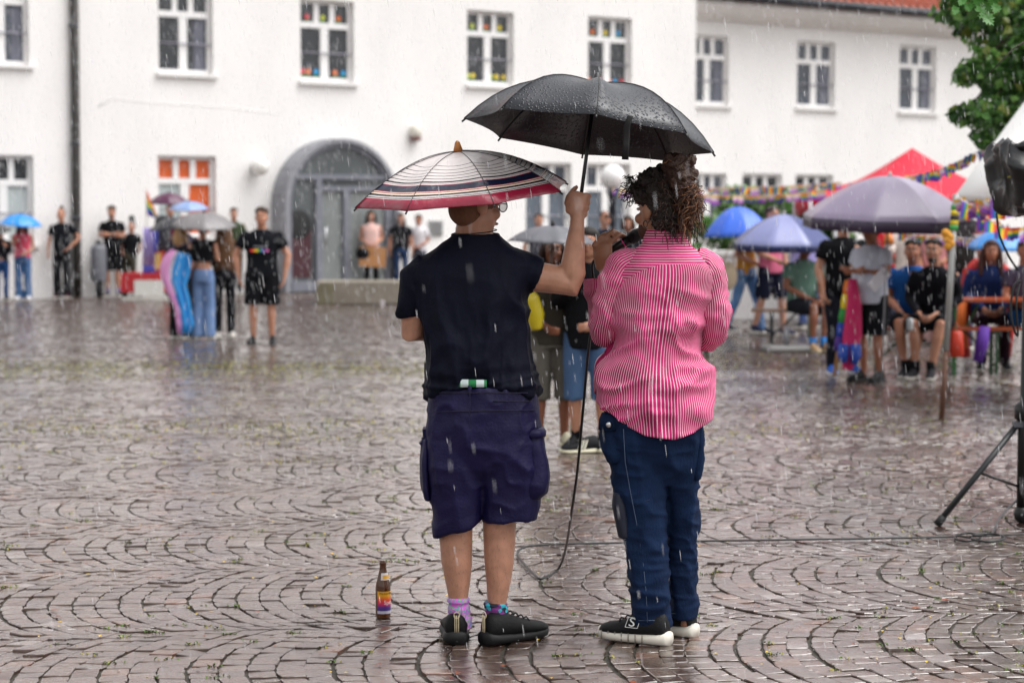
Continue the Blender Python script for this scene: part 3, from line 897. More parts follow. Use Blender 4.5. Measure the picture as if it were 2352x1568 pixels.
def shoe(parent, heel, yaw, L=.285, w=.10, upper='#16161a', sole='#e6e2da', hgt=.10, sole_h=.03, lace=None, org=None, name='shoe', vox=None, stripes=None):
    """yaw 0 points along -Y"""
    R = Matrix.Rotation(yaw, 3, 'Z'); heel = Vector(heel)
    def ring(t, wd, z0, z1, top=.55, seg=14):
        pts = []
        for q in range(seg):
            an = 2 * PI * q / seg
            x = wd * math.copysign(abs(math.cos(an)) ** .7, math.cos(an)); zz = math.sin(an)
            z = (z0 + z1) / 2 + (z1 - z0) / 2 * math.copysign(abs(zz) ** .75, zz)
            if zz > 0: x *= 1 - (1 - top) * zz
            pts.append(heel + R @ Vector((x, -t * L, z)))
        return pts
    def skin_rings(rings):
        mb = MB(); sg = len(rings[0]); vs = [p for r in rings for p in r]
        fs = [(i * sg + k, i * sg + (k + 1) % sg, (i + 1) * sg + (k + 1) % sg, (i + 1) * sg + k) for i in range(len(rings) - 1) for k in range(sg)]
        fs += [tuple(range(sg - 1, -1, -1)), tuple((len(rings) - 1) * sg + k for k in range(sg))]
        return mb.add(vs, fs)
    s = sole_h; hw = w / 2
    up = skin_rings([ring(.02, hw * .5, s * .7, s + hgt * .55, .6), ring(.05, hw * .66, s * .6, s + hgt * .86, .62), ring(.13, hw * .76, s * .6, s + hgt * .92, .6), ring(.28, hw * .78, s * .6, s + hgt * .88, .55), ring(.42, hw * .80, s * .6, s + hgt * .74, .5), ring(.58, hw * .88, s * .6, s + hgt * .52, .5), ring(.74, hw * .94, s * .6, s + hgt * .36, .55), ring(.88, hw * .84, s * .6, s + hgt * .27, .55), ring(.96, hw * .6, s * .6, s + hgt * .17, .5), ring(.985, hw * .3, s * .6, s + hgt * .08, .5)])
    o = up.build(name, mat('shoe_upper', hx(upper), .6, spec=.2, bump=.2, bscale=120, var=.2, vscale=20), parent, org=org)
    so = skin_rings([ring(-.02, hw * .55, .002, s * 1.25, .95), ring(.02, hw * .78, 0, s * 1.3, .97), ring(.15, hw * .88, 0, s * 1.15, .97), ring(.4, hw * .86, 0, s, .97), ring(.62, hw * .98, 0, s, .97), ring(.8, hw * .98, 0, s, .97), ring(.93, hw * .76, .003, s * 1.1, .95), ring(1.0, hw * .4, .008, s * 1.2, .95)])
    so.build('sole', mat('shoe_sole', hx(sole), .55, spec=.3), o, org=org)
    if lace:
        lm = MB()
        for q in range(4):
            t = .42 + q * .085; z = s + hgt * (.82 - q * .12)
            lm.tube([heel + R @ Vector((-.024, -t * L, z - .006)), heel + R @ Vector((0, -t * L - .004, z + .004)), heel + R @ Vector((.024, -t * L, z - .006))], .0032, 5)
        lm.build('lace', plain(lace, .7), o, org=org)
    if stripes:
        sm = MB()
        for q in range(3):
            for sd in (-1, 1):
                t = .40 + q * .075
                sm.prism([heel + R @ Vector((sd * hw * .90, -t * L, s * 1.05)), heel + R @ Vector((sd * hw * .90, -(t + .035) * L, s * 1.05)), heel + R @ Vector((sd * hw * .56, -(t - .055) * L, s + hgt * .62)), heel + R @ Vector((sd * hw * .56, -(t - .085) * L, s + hgt * .62))], R @ Vector((sd * .004, 0, .002)))
        sm.build('stripes', plain(stripes, .6), o, org=org, smooth=False)
    return o
ARMS = {
    'down': ((.245, .03, 1.13), (.255, -.05, .90)),
    'front': ((.23, .04, 1.13), (.10, -.20, 1.02)),
    'crossed': ((.23, -.02, 1.16), (-.03, -.19, 1.20)),
    'hips': ((.345, .05, 1.17), (.20, -.07, 1.00)),
    'hold': ((.22, -.04, 1.15), (.10, -.24, 1.30)),
    'up': ((.25, -.10, 1.18), (.16, -.20, 1.45)),
    'lap': ((.23, -.03, 1.14), (.10, -.30, 1.02)),
    'back': ((.23, .08, 1.14), (.12, .13, .98)),
    'swing': ((.24, .06, 1.14), (.25, -.10, .95)),
}
def person(label, px, py, H=1.75, rot=0.0, sk=SK_L, top='#15161b', sleeve='short', top_len=.84, bottom='jeans', bcol='#3d5a86', shoes='#1b1b1f', sole='#d8d4cc',
           hair='short', hcol='#2a1c14', arms=('down', 'down'), seat=None, lean=(0, 0), head_turn=0.0, head_tilt=0.0, stride=0.0, build=1.0, socks=None, group=None, loc=None, face=True, belly=0.0, vox=.0135, beard=None, seat_legs=None, group_name=None):
    s = H / 1.75
    root = thing('person', label, 'person', tuple(loc if loc is not None else G(px, py)), R_(rot), group)
    pz = .93 if seat is None else (seat / s + .09)
    Pv = Vector((0, 0, pz)); dz = pz - .93
    ln = Vector((lean[0], lean[1], 0))
    def tr(z): return ln * max(0, (z - .93)) / .5
    def up(x, y, z): return Vector((x, y, z + dz)) + tr(z)
    # --- body
    b = MB(); bw = build
    Rh = Matrix.Rotation(R_(head_turn), 3, 'Z') @ Matrix.Rotation(R_(head_tilt), 3, 'X')
    hc = up(0, -.02, 1.625)
    head_shapes(b, hc, Rh)
    b.tube([up(0, .012, 1.40), up(0, .008, 1.50), hc + Vector((0, .02, -.05))], [.062 * (1 + (bw - 1) * .5), .056 * (1 + (bw - 1) * .5), .055], 12)
    b.tube([up(0, 0, .90), up(0, 0, 1.1), up(0, 0, 1.3), up(0, 0, 1.42)], [(.13 * bw, .085 * bw), (.12 * bw, .08), (.14 * bw, .085), (.10, .06)], 14, side=(1, 0, 0))
    pts = {}
    for i, sd in ((0, -1), (1, 1)):
        a = arms[i]
        el, wr = ARMS[a] if isinstance(a, str) else a
        sh = up(sd * .178 * (1 + (bw - 1) * .7), .0, 1.405)
        e = up(sd * el[0] * (1 + (bw - 1) * .6), el[1], el[2]); w = up(sd * wr[0], wr[1] - (belly if wr[1] < -.1 else 0), wr[2])
        if seat is not None and a == 'lap': w = up(sd * .08, -.34, 1.0)
        pts[i] = (sh, e, w)
        b.tube([sh, sh.lerp(e, .35), e, e.lerp(w, .3), w], [.050 * bw, .046 * bw, .040 * bw, .040 * bw, .027], 10)
        d = (w - e).normalized()
        pn = Vector((-sd, 0, 0)) if abs(d.x) < .75 else Vector((0, 1, 0))
        hand_shapes(b, w, d, pn, curl=.55, side=sd)
    legs = {}
    for i, sd in ((0, -1), (1, 1)):
        hip = Pv + Vector((sd * .092 * bw, 0, -.03))
        if seat is None:
            st = stride * sd
            kn = Vector((sd * .098 * bw, -st * .5 - .015, .49)); an = Vector((sd * .10 * bw, -st + .03, .09 + (max(0, -st) * .18)))
        else:
            kk = (seat_legs or (((.12, -.44), (.12, -.42)), ((.12, -.44), (.12, -.42))))[i]
            kn = Vector((sd * kk[0][0], kk[0][1], seat / s + .065)); an = Vector((sd * kk[1][0], kk[1][1], .09))
        legs[i] = (hip, kn, an)
        b.tube([hip, hip.lerp(kn, .5), kn, kn.lerp(an, .3), kn.lerp(an, .7), an, an + Vector((0, -.01, -.05))], [.082 * bw, .07 * bw, .052, .056, .042, .034, .034], 12)
    b.scale(s)
    body = remesh(b.build('body', sk, root), vox, 5)
    # --- top
    t = MB(); e = .014
    z0 = top_len
    secs = []
    for z, rx, ry in ((z0, .172, .118 + belly * .6), (.93, .176, .122 + belly * .8), (1.05, .166, .118 + belly), (1.18, .17, .118 + belly * .7), (1.30, .184, .122), (1.38, .18, .105), (1.43, .125, .085), (1.47, .074, .07)):
        if z < z0: continue
        c = up(0, -belly * .5 if z < 1.3 else 0, z)
        secs.append((c, rx * bw, ry * (1 + (bw - 1) * .8)))
    t.loft(secs, 22, pw=2.3)
    for i, sd in ((0, -1), (1, 1)):
        sh, el, w = pts[i]
        if sleeve == 'short':
            en = sh.lerp(el, .62); t.tube([sh - Vector((sd * .04, 0, -.005)), sh.lerp(el, .08), sh.lerp(el, .3), en], [.045 * bw, .057 * bw, .063 * bw, .066 * bw], 12)
        elif sleeve == 'long':
            t.tube([sh - Vector((sd * .03, 0, 0)), sh.lerp(el, .5), el, el.lerp(w, .5), el.lerp(w, .94)], [.068 * bw, .06 * bw, .054 * bw, .046, .038], 12)
        elif sleeve == 'none':
            t.tube([sh - Vector((sd * .05, 0, .02)), sh - Vector((sd * .01, 0, -.01))], [.07, .05], 10)
    t.scale(s)
    remesh(t.build('shirt' if sleeve != 'none' else 'tank_top', cloth(top) if isinstance(top, str) else top, root), vox * 1.4, 3)
    # --- bottoms
    if bottom:
        q = MB()
        q.loft([(Pv + Vector((0, 0, .09)), .158 * bw, .112 + belly * .5), (Pv + Vector((0, 0, 0)), .172 * bw, .125 + belly * .3), (Pv + Vector((0, 0, -.10)), .168 * bw, .12)][::-1], 18, pw=2.3)
        for i in (0, 1):
            hip, kn, an = legs[i]
            if bottom == 'shorts':
                q.tube([hip + Vector((0, 0, .02)), hip.lerp(kn, .5), hip.lerp(kn, .96)], [.098 * bw, .10 * bw, .098 * bw], 14)
            elif bottom == 'wide':
                q.tube([hip + Vector((0, 0, .02)), hip.lerp(kn, .5), kn, kn.lerp(an, .5), an + Vector((0, 0, -.06))], [.095 * bw, .09 * bw, .082, .085, .092], 14)
            elif bottom == 'culotte':
                q.tube([hip + Vector((0, 0, .02)), hip.lerp(kn, .5), kn, kn.lerp(an, .22)], [.094 * bw, .092 * bw, .09, .094], 14)
            else:
                q.tube([hip + Vector((0, 0, .02)), hip.lerp(kn, .5), kn, kn.lerp(an, .5), an + Vector((0, 0, -.03))], [.092 * bw, .083 * bw, .068, .064, .058], 14)
        q.scale(s)
        remesh(q.build({'shorts': 'shorts', 'culotte': 'shorts'}.get(bottom, 'trousers'), cloth(bcol) if isinstance(bcol, str) else bcol, root), vox * 1.4, 3)
    for i, sd in ((0, -1), (1, 1)):
        an = legs[i][2] * s
        hl = Vector((an.x, an.y + .055 * s, max(0, an.z - .09 * s)))
        shoe(root, hl, R_(sd * 8), L=.275 * s, w=.098 * s, upper=shoes, sole=sole)
        if socks:
            MB().tube([an + Vector((0, 0, -.03)), an + Vector((0, 0, .09))], [.041 * s, .045 * s], 10).build('sock', cloth(socks), root)
    # --- hair
    if hair:
        h = MB(); A = lambda x, y, z: hc + Rh @ Vector((x, y, z))
        h.ell(A(0, .034, .044), (.081, .088, .082), Rh)
        h.ell(A(0, .056, .004), (.077, .06, .084), Rh)
        if hair in ('short', 'curly'):
            for q in range(14):
                an = q * 2.4; r = .075 * math.sqrt((q + .5) / 14)
                h.ell(A(r * math.cos(an), .0 + r * math.sin(an) * 1.0, .108 - r * r * 7), (.026, .026, .02 if hair == 'short' else .032))
        if hair in ('long', 'vlong', 'bob'): h.ell(A(0, -.012, .072), (.074, .074, .055), Rh)
        if hair == 'long':
            h.tube([A(0, .06, .05), A(0, .085, -.06), A(0, .10, -.2), A(0, .105, -.38)], [(.08, .05), (.10, .05), (.11, .045), (.075, .03)], 12, side=Rh @ Vector((1, 0, 0)))
            for sd in (-1, 1): h.tube([A(sd * .06, .0, .07), A(sd * .088, .0, -.02), A(sd * .10, .0, -.14), A(sd * .11, -.03, -.27)], [.03, .036, .04, .022], 8)
        if hair == 'vlong':
            h.tube([A(0, .06, .05), A(0, .085, -.06), A(0, .11, -.25), A(0, .12, -.5), A(0, .11, -.62)], [(.08, .05), (.115, .055), (.14, .05), (.13, .04), (.09, .03)], 14, side=Rh @ Vector((1, 0, 0)))
        if hair == 'bob':
            for sd in (-1, 1): h.tube([A(sd * .06, .0, .07), A(sd * .092, .005, -.02), A(sd * .098, .01, -.13)], [.034, .042, .035], 8)
            h.tube([A(0, .06, .05), A(0, .09, -.05), A(0, .085, -.14)], [(.08, .05), (.10, .05), (.085, .035)], 12, side=Rh @ Vector((1, 0, 0)))
        if hair == 'bun': h.ell(A(0, .06, .14), (.045, .045, .04))
        if hair == 'tall': h.tube([A(0, .02, .08), A(0, .02, .2), A(0, .02, .26)], [.065, .07, .055], 10)
        if hair == 'cap':
            h.tube([A(0, -.06, .065), A(0, -.16, .05)], [(.07, .014), (.06, .008)], 10, side=Rh @ Vector((1, 0, 0)))
        h.scale(s)
        remesh(h.build('hair' if hair not in ('cap', 'tall') else 'hat', mat('hair', hx(hcol), .6, var=.35, vscale=40, bump=.6, bscale=90, spec=.35), root), .011, 3)
    if beard:
        m = MB(); m.ell((hc + Rh @ Vector((0, -.048, -.094))) * s, (.047 * s, .047 * s, .030 * s), Rh)
        m.build('beard', mat('hair', hx(beard), .7, bump=.5, bscale=100), root)
    if face: face_bits(root, hc * s, Rh, s, hcol if hair not in ('cap', 'tall') else '#2a1c14')
    root['_s'] = s
    return root
# ================================================================= UMBRELLAS
def canopy_mesh(R, h, n=8, power=2.0, sag=.05, nr=10, nk=6, valance=0.0, phase=0.0):
    mb = MB(); tot = n * nk
    def pt(i, j):
        r = i / nr
        a = phase + 2 * PI * j / tot
        f = (j % nk) / nk
        ch = math.cos(PI / n) / math.cos(2 * PI / n * (f - .5))      # straight edge between rib tips
        ch = 1 - (1 - ch) * 1.0 - sag * .55 * (4 * f * (1 - f)) * r * r * .6
        z = h * (1 - r ** power) - sag * h * (4 * f * (1 - f)) * (r * (1 - r) * 2.2)
        return Vector((R * r * ch * math.cos(a), R * r * ch * math.sin(a), z))
    vs = [Vector((0, 0, h))]; uv = [(0, 0)]
    for i in range(1, nr + 1):
        for j in range(tot):
            vs.append(pt(i, j)); uv.append((j / tot, i / nr))
    rows = nr
    if valance:
        for j in range(tot):
            v = pt(nr, j); vs.append(v * 1.0 + Vector((0, 0, -valance))); uv.append((j / tot, 1.15))
        rows = nr + 1
    fs = []; mi = []
    for j in range(tot): fs.append((0, 1 + j, 1 + (j + 1) % tot))
    for i in range(rows - 1):
        for j in range(tot):
            fs.append((1 + i * tot + j, 1 + (i + 1) * tot + j, 1 + (i + 1) * tot + (j + 1) % tot, 1 + i * tot + (j + 1) % tot))
    mb.add(vs, fs, 0, uv)
    mb.pt = pt; mb.tot = tot; mb.nk = nk; mb.nr = nr
    return mb
def umbrella(label, centre, R, h, axis=(0, 0, 1), mats=None, n=8, power=2.2, shaft=.55, group='umbrellas held up against the rain', phase=.2, valance=0.0, panel=None, cat='umbrella', name='umbrella', knob='#222226', sag=.06, edge=None, ydir=None, ribs=True, tip=True, shaft_m=None):
    axis = Vector(axis).normalized()
    root = thing(name, label, cat, tuple(centre), 0, group)
    q = Vector((0, 0, 1)).rotation_difference(axis)
    root.rotation_mode = 'QUATERNION'; root.rotation_quaternion = q
    mb = canopy_mesh(R, h, n, power, sag, valance=valance, phase=phase)
    if panel:
        o_f = len(mb.f)
        for k in range(len(mb.f)):
            if k < mb.tot: j = k
            else: j = (k - mb.tot) % mb.tot
            mb.mi[k] = panel[(j // mb.nk) % len(panel)]
            if valance and k >= o_f - mb.tot: mb.mi[k] = len(mats) - 1
    can = mb.build('canopy', mats, root, fix=False)
    solid(can, .002, 0)
    mtl = plain('#1b1b1e', .35)
    if edge:
        for k in range(n):
            MB().tube([mb.pt(i, k * mb.nk) + Vector((0, 0, .0018)) for i in range(0, mb.nr + 1)], .0016, 4).build('canopy_seam', plain(edge, .5), root)
    if ribs:
        for k in range(n):
            rm = MB(); pts = [mb.pt(i, k * mb.nk) - Vector((0, 0, .006)) for i in range(1, mb.nr + 1)]
            pts.append(pts[-1] + (pts[-1] - pts[-2]) * .12)
            rm.tube(pts, .0028 * (1 + R), 5)
            rm.tube([pts[4], Vector((0, 0, h * .42))], .002 * (1 + R), 5)
            rm.build('rib', mtl, root)
    sm = MB(); sm.tube([(0, 0, h), (0, 0, -shaft)], .0055 * (1 + R * .6), 8)
    sm.build('shaft', shaft_m or mtl, root)
    if tip:
        MB().lathe([(.004, h - .004), (.016 * (1 + R * .4), h + .004), (.014, h + .02), (.010, h + .035), (.004, h + .042)], seg=12).build('tip', plain(knob, .4), root)
    return root
# ================================================================= THE TWO SPEAKERS IN FRONT
Y0 = 7.6
PXM = FPX / (Y0 * math.cos(PITCH) + 0.05)
def p(px, py, dy=0.0): return P(px, py, Y0 + dy)
def rows(lst, dy=0.0):
    out = []
    for r in lst:
        py, xl, xr, ry = r[:4]; d = r[4] if len(r) > 4 else 0.0
        out.append((p((xl + xr) / 2, py, dy + d), (xr - xl) / 2 / PXM, ry))
    return out
def interp(x, pts):
    if x <= pts[0][0]: return pts[0][1]
    for (a, b), (c, d) in zip(pts, pts[1:]):
        if x <= c: return b + (d - b) * (x - a) / (c - a)
    return pts[-1][1]
def smooth_rows(rs, n):
    """resample rows (Catmull-Rom) for a fine cloth grid"""
    out = []; m = len(rs)
    for q in range(n):
        t = q / (n - 1) * (m - 1); i = min(int(t), m - 2); f = t - i
        g = [rs[max(i - 1, 0)], rs[i], rs[i + 1], rs[min(i + 2, m - 1)]]
        def cr(a, b, c, d): return .5 * ((2 * b) + (-a + c) * f + (2 * a - 5 * b + 4 * c - d) * f * f + (-a + 3 * b - 3 * c + d) * f ** 3)
        out.append((cr(*[v[0] for v in g]), cr(*[v[1] for v in g]), cr(*[v[2] for v in g])))
    return out
def sheet_loft(secs, seg, pw=2.2, zfun=None):
    mb = MB(); n = len(secs); vs = []; uv = []
    for i, (c, rx, ry) in enumerate(secs):
        for k in range(seg + 1):
            an = 2 * PI * k / seg; ca, sa = math.cos(an), math.sin(an); e = 2 / pw
            x = rx * math.copysign(abs(ca) ** e, ca); y = ry * math.copysign(abs(sa) ** e, sa)
            v = Vector((c[0] + x, c[1] + y, c[2]))
            if zfun: v = zfun(v, an, i, n)
            vs.append(v); uv.append((k / seg, v.z))
    fs = [(i * (seg + 1) + k, i * (seg + 1) + k + 1, (i + 1) * (seg + 1) + k + 1, (i + 1) * (seg + 1) + k) for i in range(n - 1) for k in range(seg)]
    return mb.add(vs, fs, 0, uv)
def sheet_tube(pts, rad, seg, side=None, n=40):
    """fine open tube with uv = (turn, length)"""
    pts = [Vector(q) for q in pts]; m = len(pts); P2 = []; R2 = []
    for q in range(n):
        t = q / (n - 1) * (m - 1); i = min(int(t), m - 2); f = t - i
        g = [pts[max(i - 1, 0)], pts[i], pts[i + 1], pts[min(i + 2, m - 1)]]; h = [rad[max(i - 1, 0)], rad[i], rad[i + 1], rad[min(i + 2, m - 1)]]
        cr = lambda a, b, c, d: .5 * ((2 * b) + (-a + c) * f + (2 * a - 5 * b + 4 * c - d) * f * f + (-a + 3 * b - 3 * c + d) * f ** 3)
        P2.append(cr(*g)); R2.append(cr(*h))
    mb = MB(); ref = Vector(side or (1, 0, 0)); vs = []; uv = []; L = 0
    for i, c in enumerate(P2):
        t = (P2[min(i + 1, n - 1)] - P2[max(i - 1, 0)]).normalized()
        a = (ref - t * ref.dot(t)).normalized(); b = t.cross(a); ref = a
        if i: L += (P2[i] - P2[i - 1]).length
        for k in range(seg + 1):
            an = 2 * PI * k / seg
            vs.append(c + a * R2[i] * math.cos(an) + b * R2[i] * math.sin(an)); uv.append((k / seg, L))
    fs = [(i * (seg + 1) + k, i * (seg + 1) + k + 1, (i + 1) * (seg + 1) + k + 1, (i + 1) * (seg + 1) + k) for i in range(n - 1) for k in range(seg)]
    return mb.add(vs, fs, 0, uv)
SKIN_A = mat('skin', hx('#b08069'), 0.42, var=.30, vscale=26, bump=.16, bscale=230, sss=.06, spec=.45)
SKIN_B = mat('skin', hx('#9a6c53'), 0.44, var=.16, vscale=16, bump=.06, bscale=200, sss=.06, spec=.45)
# ---------------------------------------------------------------- man in navy shirt
A = thing('person', 'person in a navy T-shirt and purple cargo shorts under the striped umbrella, seen from behind', 'person', tuple(G(1115, 1486)), world=True)
RA = Matrix.Rotation(R_(127), 3, 'Z') @ Matrix.Rotation(R_(6), 3, 'X')
hA = p(1092, 470, .0)
b = MB()
head_shapes(b, hA, RA, 1.02)
b.tube([p(1090, 600, .02), p(1090, 555, .015), p(1088, 525, .01), hA + Vector((0, .0, -.04))], [(.085, .07), (.077, .066), (.070, .066), (.064, .064)], 14, side=(1, 0, 0))
b.loft(rows([(960, 1000, 1225, .11), (860, 1000, 1210, .10), (740, 990, 1195, .11), (640, 980, 1200, .10), (590, 1000, 1180, .07)]), 18)
shR, elR, wrR = p(1200, 632), p(1312, 646, -.01), p(1325, 522, -.03)
fistc = p(1326, 468, 0.02)
axS = (p(1362, 265, 0.02) - p(1333, 432, 0.0)).normalized()
b.tube([shR, shR.lerp(elR, .35), shR.lerp(elR, .72), elR + Vector((.004, 0, -.012)), elR.lerp(wrR, .14) + Vector((.004, 0, 0)), elR.lerp(wrR, .34), elR.lerp(wrR, .7), wrR, fistc + Vector((0, -.034, -.04))], [.060, .058, .056, .050, .050, .047, .037, .030, .028], 14)
fist_shapes(b, fistc, axS, (-.25, -1, 0), 1.0, 1)
shL, elL = p(955, 620), p(947, 765, .02)
wrL = p(1035, 745, .25)
b.tube([shL, shL.lerp(elL, .5), elL, elL.lerp(wrL, .35), wrL], [.056, .052, .046, .044, .03], 12)
fist_shapes(b, wrL + Vector((.03, .06, .02)), (0, 0, 1), (-.8, .2, 0), 1.0, -1)
for spec in ([(1000, 1000, 1110, .09), (1120, 1004, 1098, .08), (1195, 1007, 1087, .068), (1235, 1008, 1086, .066), (1290, 1013, 1085, .066), (1335, 1022, 1081, .056), (1375, 1031, 1075, .046), (1420, 1034, 1074, .040), (1446, 1036, 1070, .036)],
             [(1000, 1110, 1222, .09), (1120, 1112, 1212, .08), (1180, 1107, 1187, .068), (1235, 1109, 1185, .066), (1290, 1112, 1181, .066), (1340, 1117, 1173, .055), (1385, 1120, 1163, .045), (1430, 1122, 1163, .040), (1448, 1124, 1160, .036)]):
    b.loft(rows(spec, .01)[::-1], 16)
bodyA = bake(remesh(b.build('body', SKIN_A, A), .006, 4))
# knee creases, ankle dimples: slight relief
wrinkle(bodyA, [(.0012, (30, 30, 18), False)])
# fine dark hair on the calves and forearm
_n = len(bodyA.data.vertices); _co = np.empty(_n * 3, dtype=np.float32); bodyA.data.vertices.foreach_get('co', _co); _co = _co.reshape(-1, 3)
_no = np.empty(_n * 3, dtype=np.float32); bodyA.data.vertices.foreach_get('normal', _no); _no = _no.reshape(-1, 3)
_cand = np.where((_co[:, 2] > .14) & (_co[:, 2] < .50))[0]
lh = MB(); _rg = random.Random(3)
for q in range(1500):
    i_ = int(_cand[_rg.randrange(len(_cand))]); a_ = Vector(_co[i_]) + Vector((_rg.gauss(0, .002), 0, _rg.gauss(0, .003))); n_ = Vector(_no[i_])
    d_ = (Vector((_rg.gauss(0, .35), _rg.gauss(0, .2), -1)) + n_ * .35).normalized(); sd_ = d_.cross(n_).normalized() * .00035
    L_ = _rg.uniform(.006, .014)
    lh.add([a_ - sd_, a_ + sd_, a_ + d_ * L_ + n_ * .001], [(0, 1, 2)])
_lh = lh.build('leg_hair', mat('body_hair', hx('#4a2e20'), .6), A, org=(0, 0, 0), fix=False); _lh['kind'] = 'stuff'
# T-shirt
t = MB()
def hemA(an, i, n):
    if i > 2: return 0
    back = max(0, -math.sin(an)); w = math.exp(-((math.cos(an) + .12) / .55) ** 2) * back
    return .095 * w * (1 - i / 3.0)
t.loft(rows([(908, 982, 1236, .152), (880, 983, 1231, .15), (850, 981, 1226, .148), (800, 975, 1216, .145), (740, 966, 1209, .142), (690, 958, 1207, .14), (640, 944, 1222, .132), (608, 942, 1238, .122), (585, 978, 1212, .108), (566, 1008, 1176, .097), (550, 1028, 1156, .088), (538, 1040, 1146, .08)]), 44, pw=2.35, hem=hemA)
t.tube([p(985, 610), p(952, 640), p(946, 690), p(943, 731)], [.062, .058, .050, .046], 16)
d = (elR - shR).normalized()
t.tube([p(1165, 610), p(1212, 625), p(1238, 634)], [(.075, .07), (.072, .068), (.071, .067)], 16, side=(0, 0, 1))
sh = bake(remesh(t.build('shirt', mat('wet_cotton', hx('#080c1d'), .68, var=.4, vscale=10, bump=.25, bscale=70, spec=.14), A), .0075, 3))
def mk(co):
    z = co[:, 2] + A['_world'][2]
    return np.clip((1.50 - z) / .25, .15, 1)
wrinkle(sh, [(.009, (13, 8, 2.2), True), (.008, (6, 5, 7), True), (.004, (26, 18, 7), True), (.002, (50, 50, 30), False)], mk)
wrinkle(sh, [(.007, (5, 5, 26), True)], lambda co: np.clip((1.10 - co[:, 2]) / .1, 0, 1))
# neckline band and chain
MB().tube([p(1092 + 53 * math.cos(a), 540 + 5 * math.sin(a) , -.083 * math.sin(a) if math.sin(a) > -9 else 0) for a in np.linspace(0, 2 * PI, 25)], .006, 6, cap=False).build('collar', mat('wet_cotton', hx('#0d1120'), .8, spec=.18), A)
MB().tube([p(1092 + 49 * math.cos(a), 532 - 4 * math.cos(a) + 4 * math.sin(a), -.074 * math.sin(a)) for a in np.linspace(0, 2 * PI, 25)], .0022, 5, cap=False).build('necklace', plain('#1a1512', .5), A)
# shorts
q = MB()
def hemS(sgn):
    return lambda an, i, n: (.028 * math.cos(an) * sgn if i == 0 else 0)
q.loft(rows([(1120, 1040, 1180, .06), (1070, 995, 1230, .125), (1020, 982, 1241, .15), (980, 981, 1240, .158), (940, 984, 1237, .153), (905, 987, 1233, .147), (884, 990, 1230, .142)]), 36, pw=2.4)
q.loft(rows([(1214, 998, 1098, .092), (1180, 994, 1106, .10), (1130, 986, 1112, .112), (1070, 981, 1118, .132), (1010, 983, 1118, .135)]), 24, pw=2.4, hem=hemS(1))
q.loft(rows([(1194, 1110, 1234, .10), (1160, 1108, 1240, .105), (1120, 1104, 1243, .115), (1060, 1102, 1244, .132), (1010, 1104, 1240, .135)]), 24, pw=2.4, hem=hemS(.15))
M_SHORT = mat('purple_nylon', hx('#130f38'), .55, var=.35, vscale=8, bump=.25, bscale=90, spec=.25)
so = bake(remesh(q.build('shorts', M_SHORT, A), .0075, 3))
wrinkle(so, [(.0045, (9, 8, 4), True), (.0035, (15, 9, 13), True), (.0022, (34, 20, 26), False)])
# cargo pockets
def pocket(rowsp, name='pocket', dy=0.0, pw=2.8):
    m = MB(); m.loft(rows(rowsp, dy)[::-1], 20, pw=pw)
    o = bake(remesh(m.build(name, M_SHORT, A), .008, 3)); wrinkle(o, [(.005, (12, 12, 9), True), (.002, (30, 30, 24), False)]); return o
pk = pocket([(990, 1202, 1250, .07), (1030, 1205, 1254, .085), (1090, 1208, 1260, .09), (1125, 1206, 1256, .085), (1140, 1205, 1240, .07)], dy=-.02)
MB().loft(rows([(1000, 1196, 1254, .085), (990, 1196, 1255, .086), (982, 1198, 1250, .08)], -.02), 18, pw=2.6).build('pocket_flap', M_SHORT, pk)
pk = pocket([(1000, 972, 990, .07), (1060, 968, 990, .085), (1120, 970, 992, .085), (1146, 978, 992, .07)], dy=.01)
fl = MB(); fl.prism([p(962, 1018, -.02), p(975, 1012, -.02), p(985, 1020, -.02), p(976, 1030, -.02)], (0, .08, 0)); fl.prism([p(970, 985, -.03), p(984, 985, -.03), p(984, 1008, -.03), p(972, 1008, -.03)], (0, .09, 0))
fl.build('pocket_flap', M_SHORT, pk, smooth=False)
M_SEAM = mat('purple_seam', hx('#0c0828'), .8)
def on_back(px, py, cx0, hw, ry, extra=.006):
    u = max(-.98, min(.98, (px - cx0) / hw)); return p(px, py, -ry * (1 - abs(u) ** 2.4) ** (1 / 2.4) - extra)
for pts in ([(1079, y) for y in range(886, 1011, 12)], [(x, 902) for x in range(996, 1228, 14)], [(x, 944 - (x - 1080) * .02) for x in range(990, 1240, 14)], [(x, 921 + max(0, (x - 1130)) * .0) for x in range(1132, 1218, 14)]):
    MB().tube([on_back(x, y, 1110, 126, .154) for x, y in pts], .0022, 5).build('seam', M_SEAM, A)
MB().tube([on_back(1079, y, 1110, 124, .150, .008) for y in (886, 894, 902, 910)], (.0075), 6, flat=.35).build('belt_loop', M_SHORT, A)
# underwear band peeping out under the raised hem
ub = MB(); xs = list(range(1004, 1122, 6))
top = [on_back(x, 871 + abs(x - 1064) * .02, 1108, 124, .139, .004) for x in xs]; bot = [on_back(x, 889, 1108, 124, .143, .004) for x in xs]
ub.add(top + bot, [(k, k + 1, len(xs) + k + 1, len(xs) + k) for k in range(len(xs) - 1)])
ub.mi = [(1 if (k // 3) % 2 else 0) for k in range(len(ub.f))]
solid(ub.build('underwear', [plain('#1d7a44', .8), plain('#c9d6d6', .8)], A), .003)
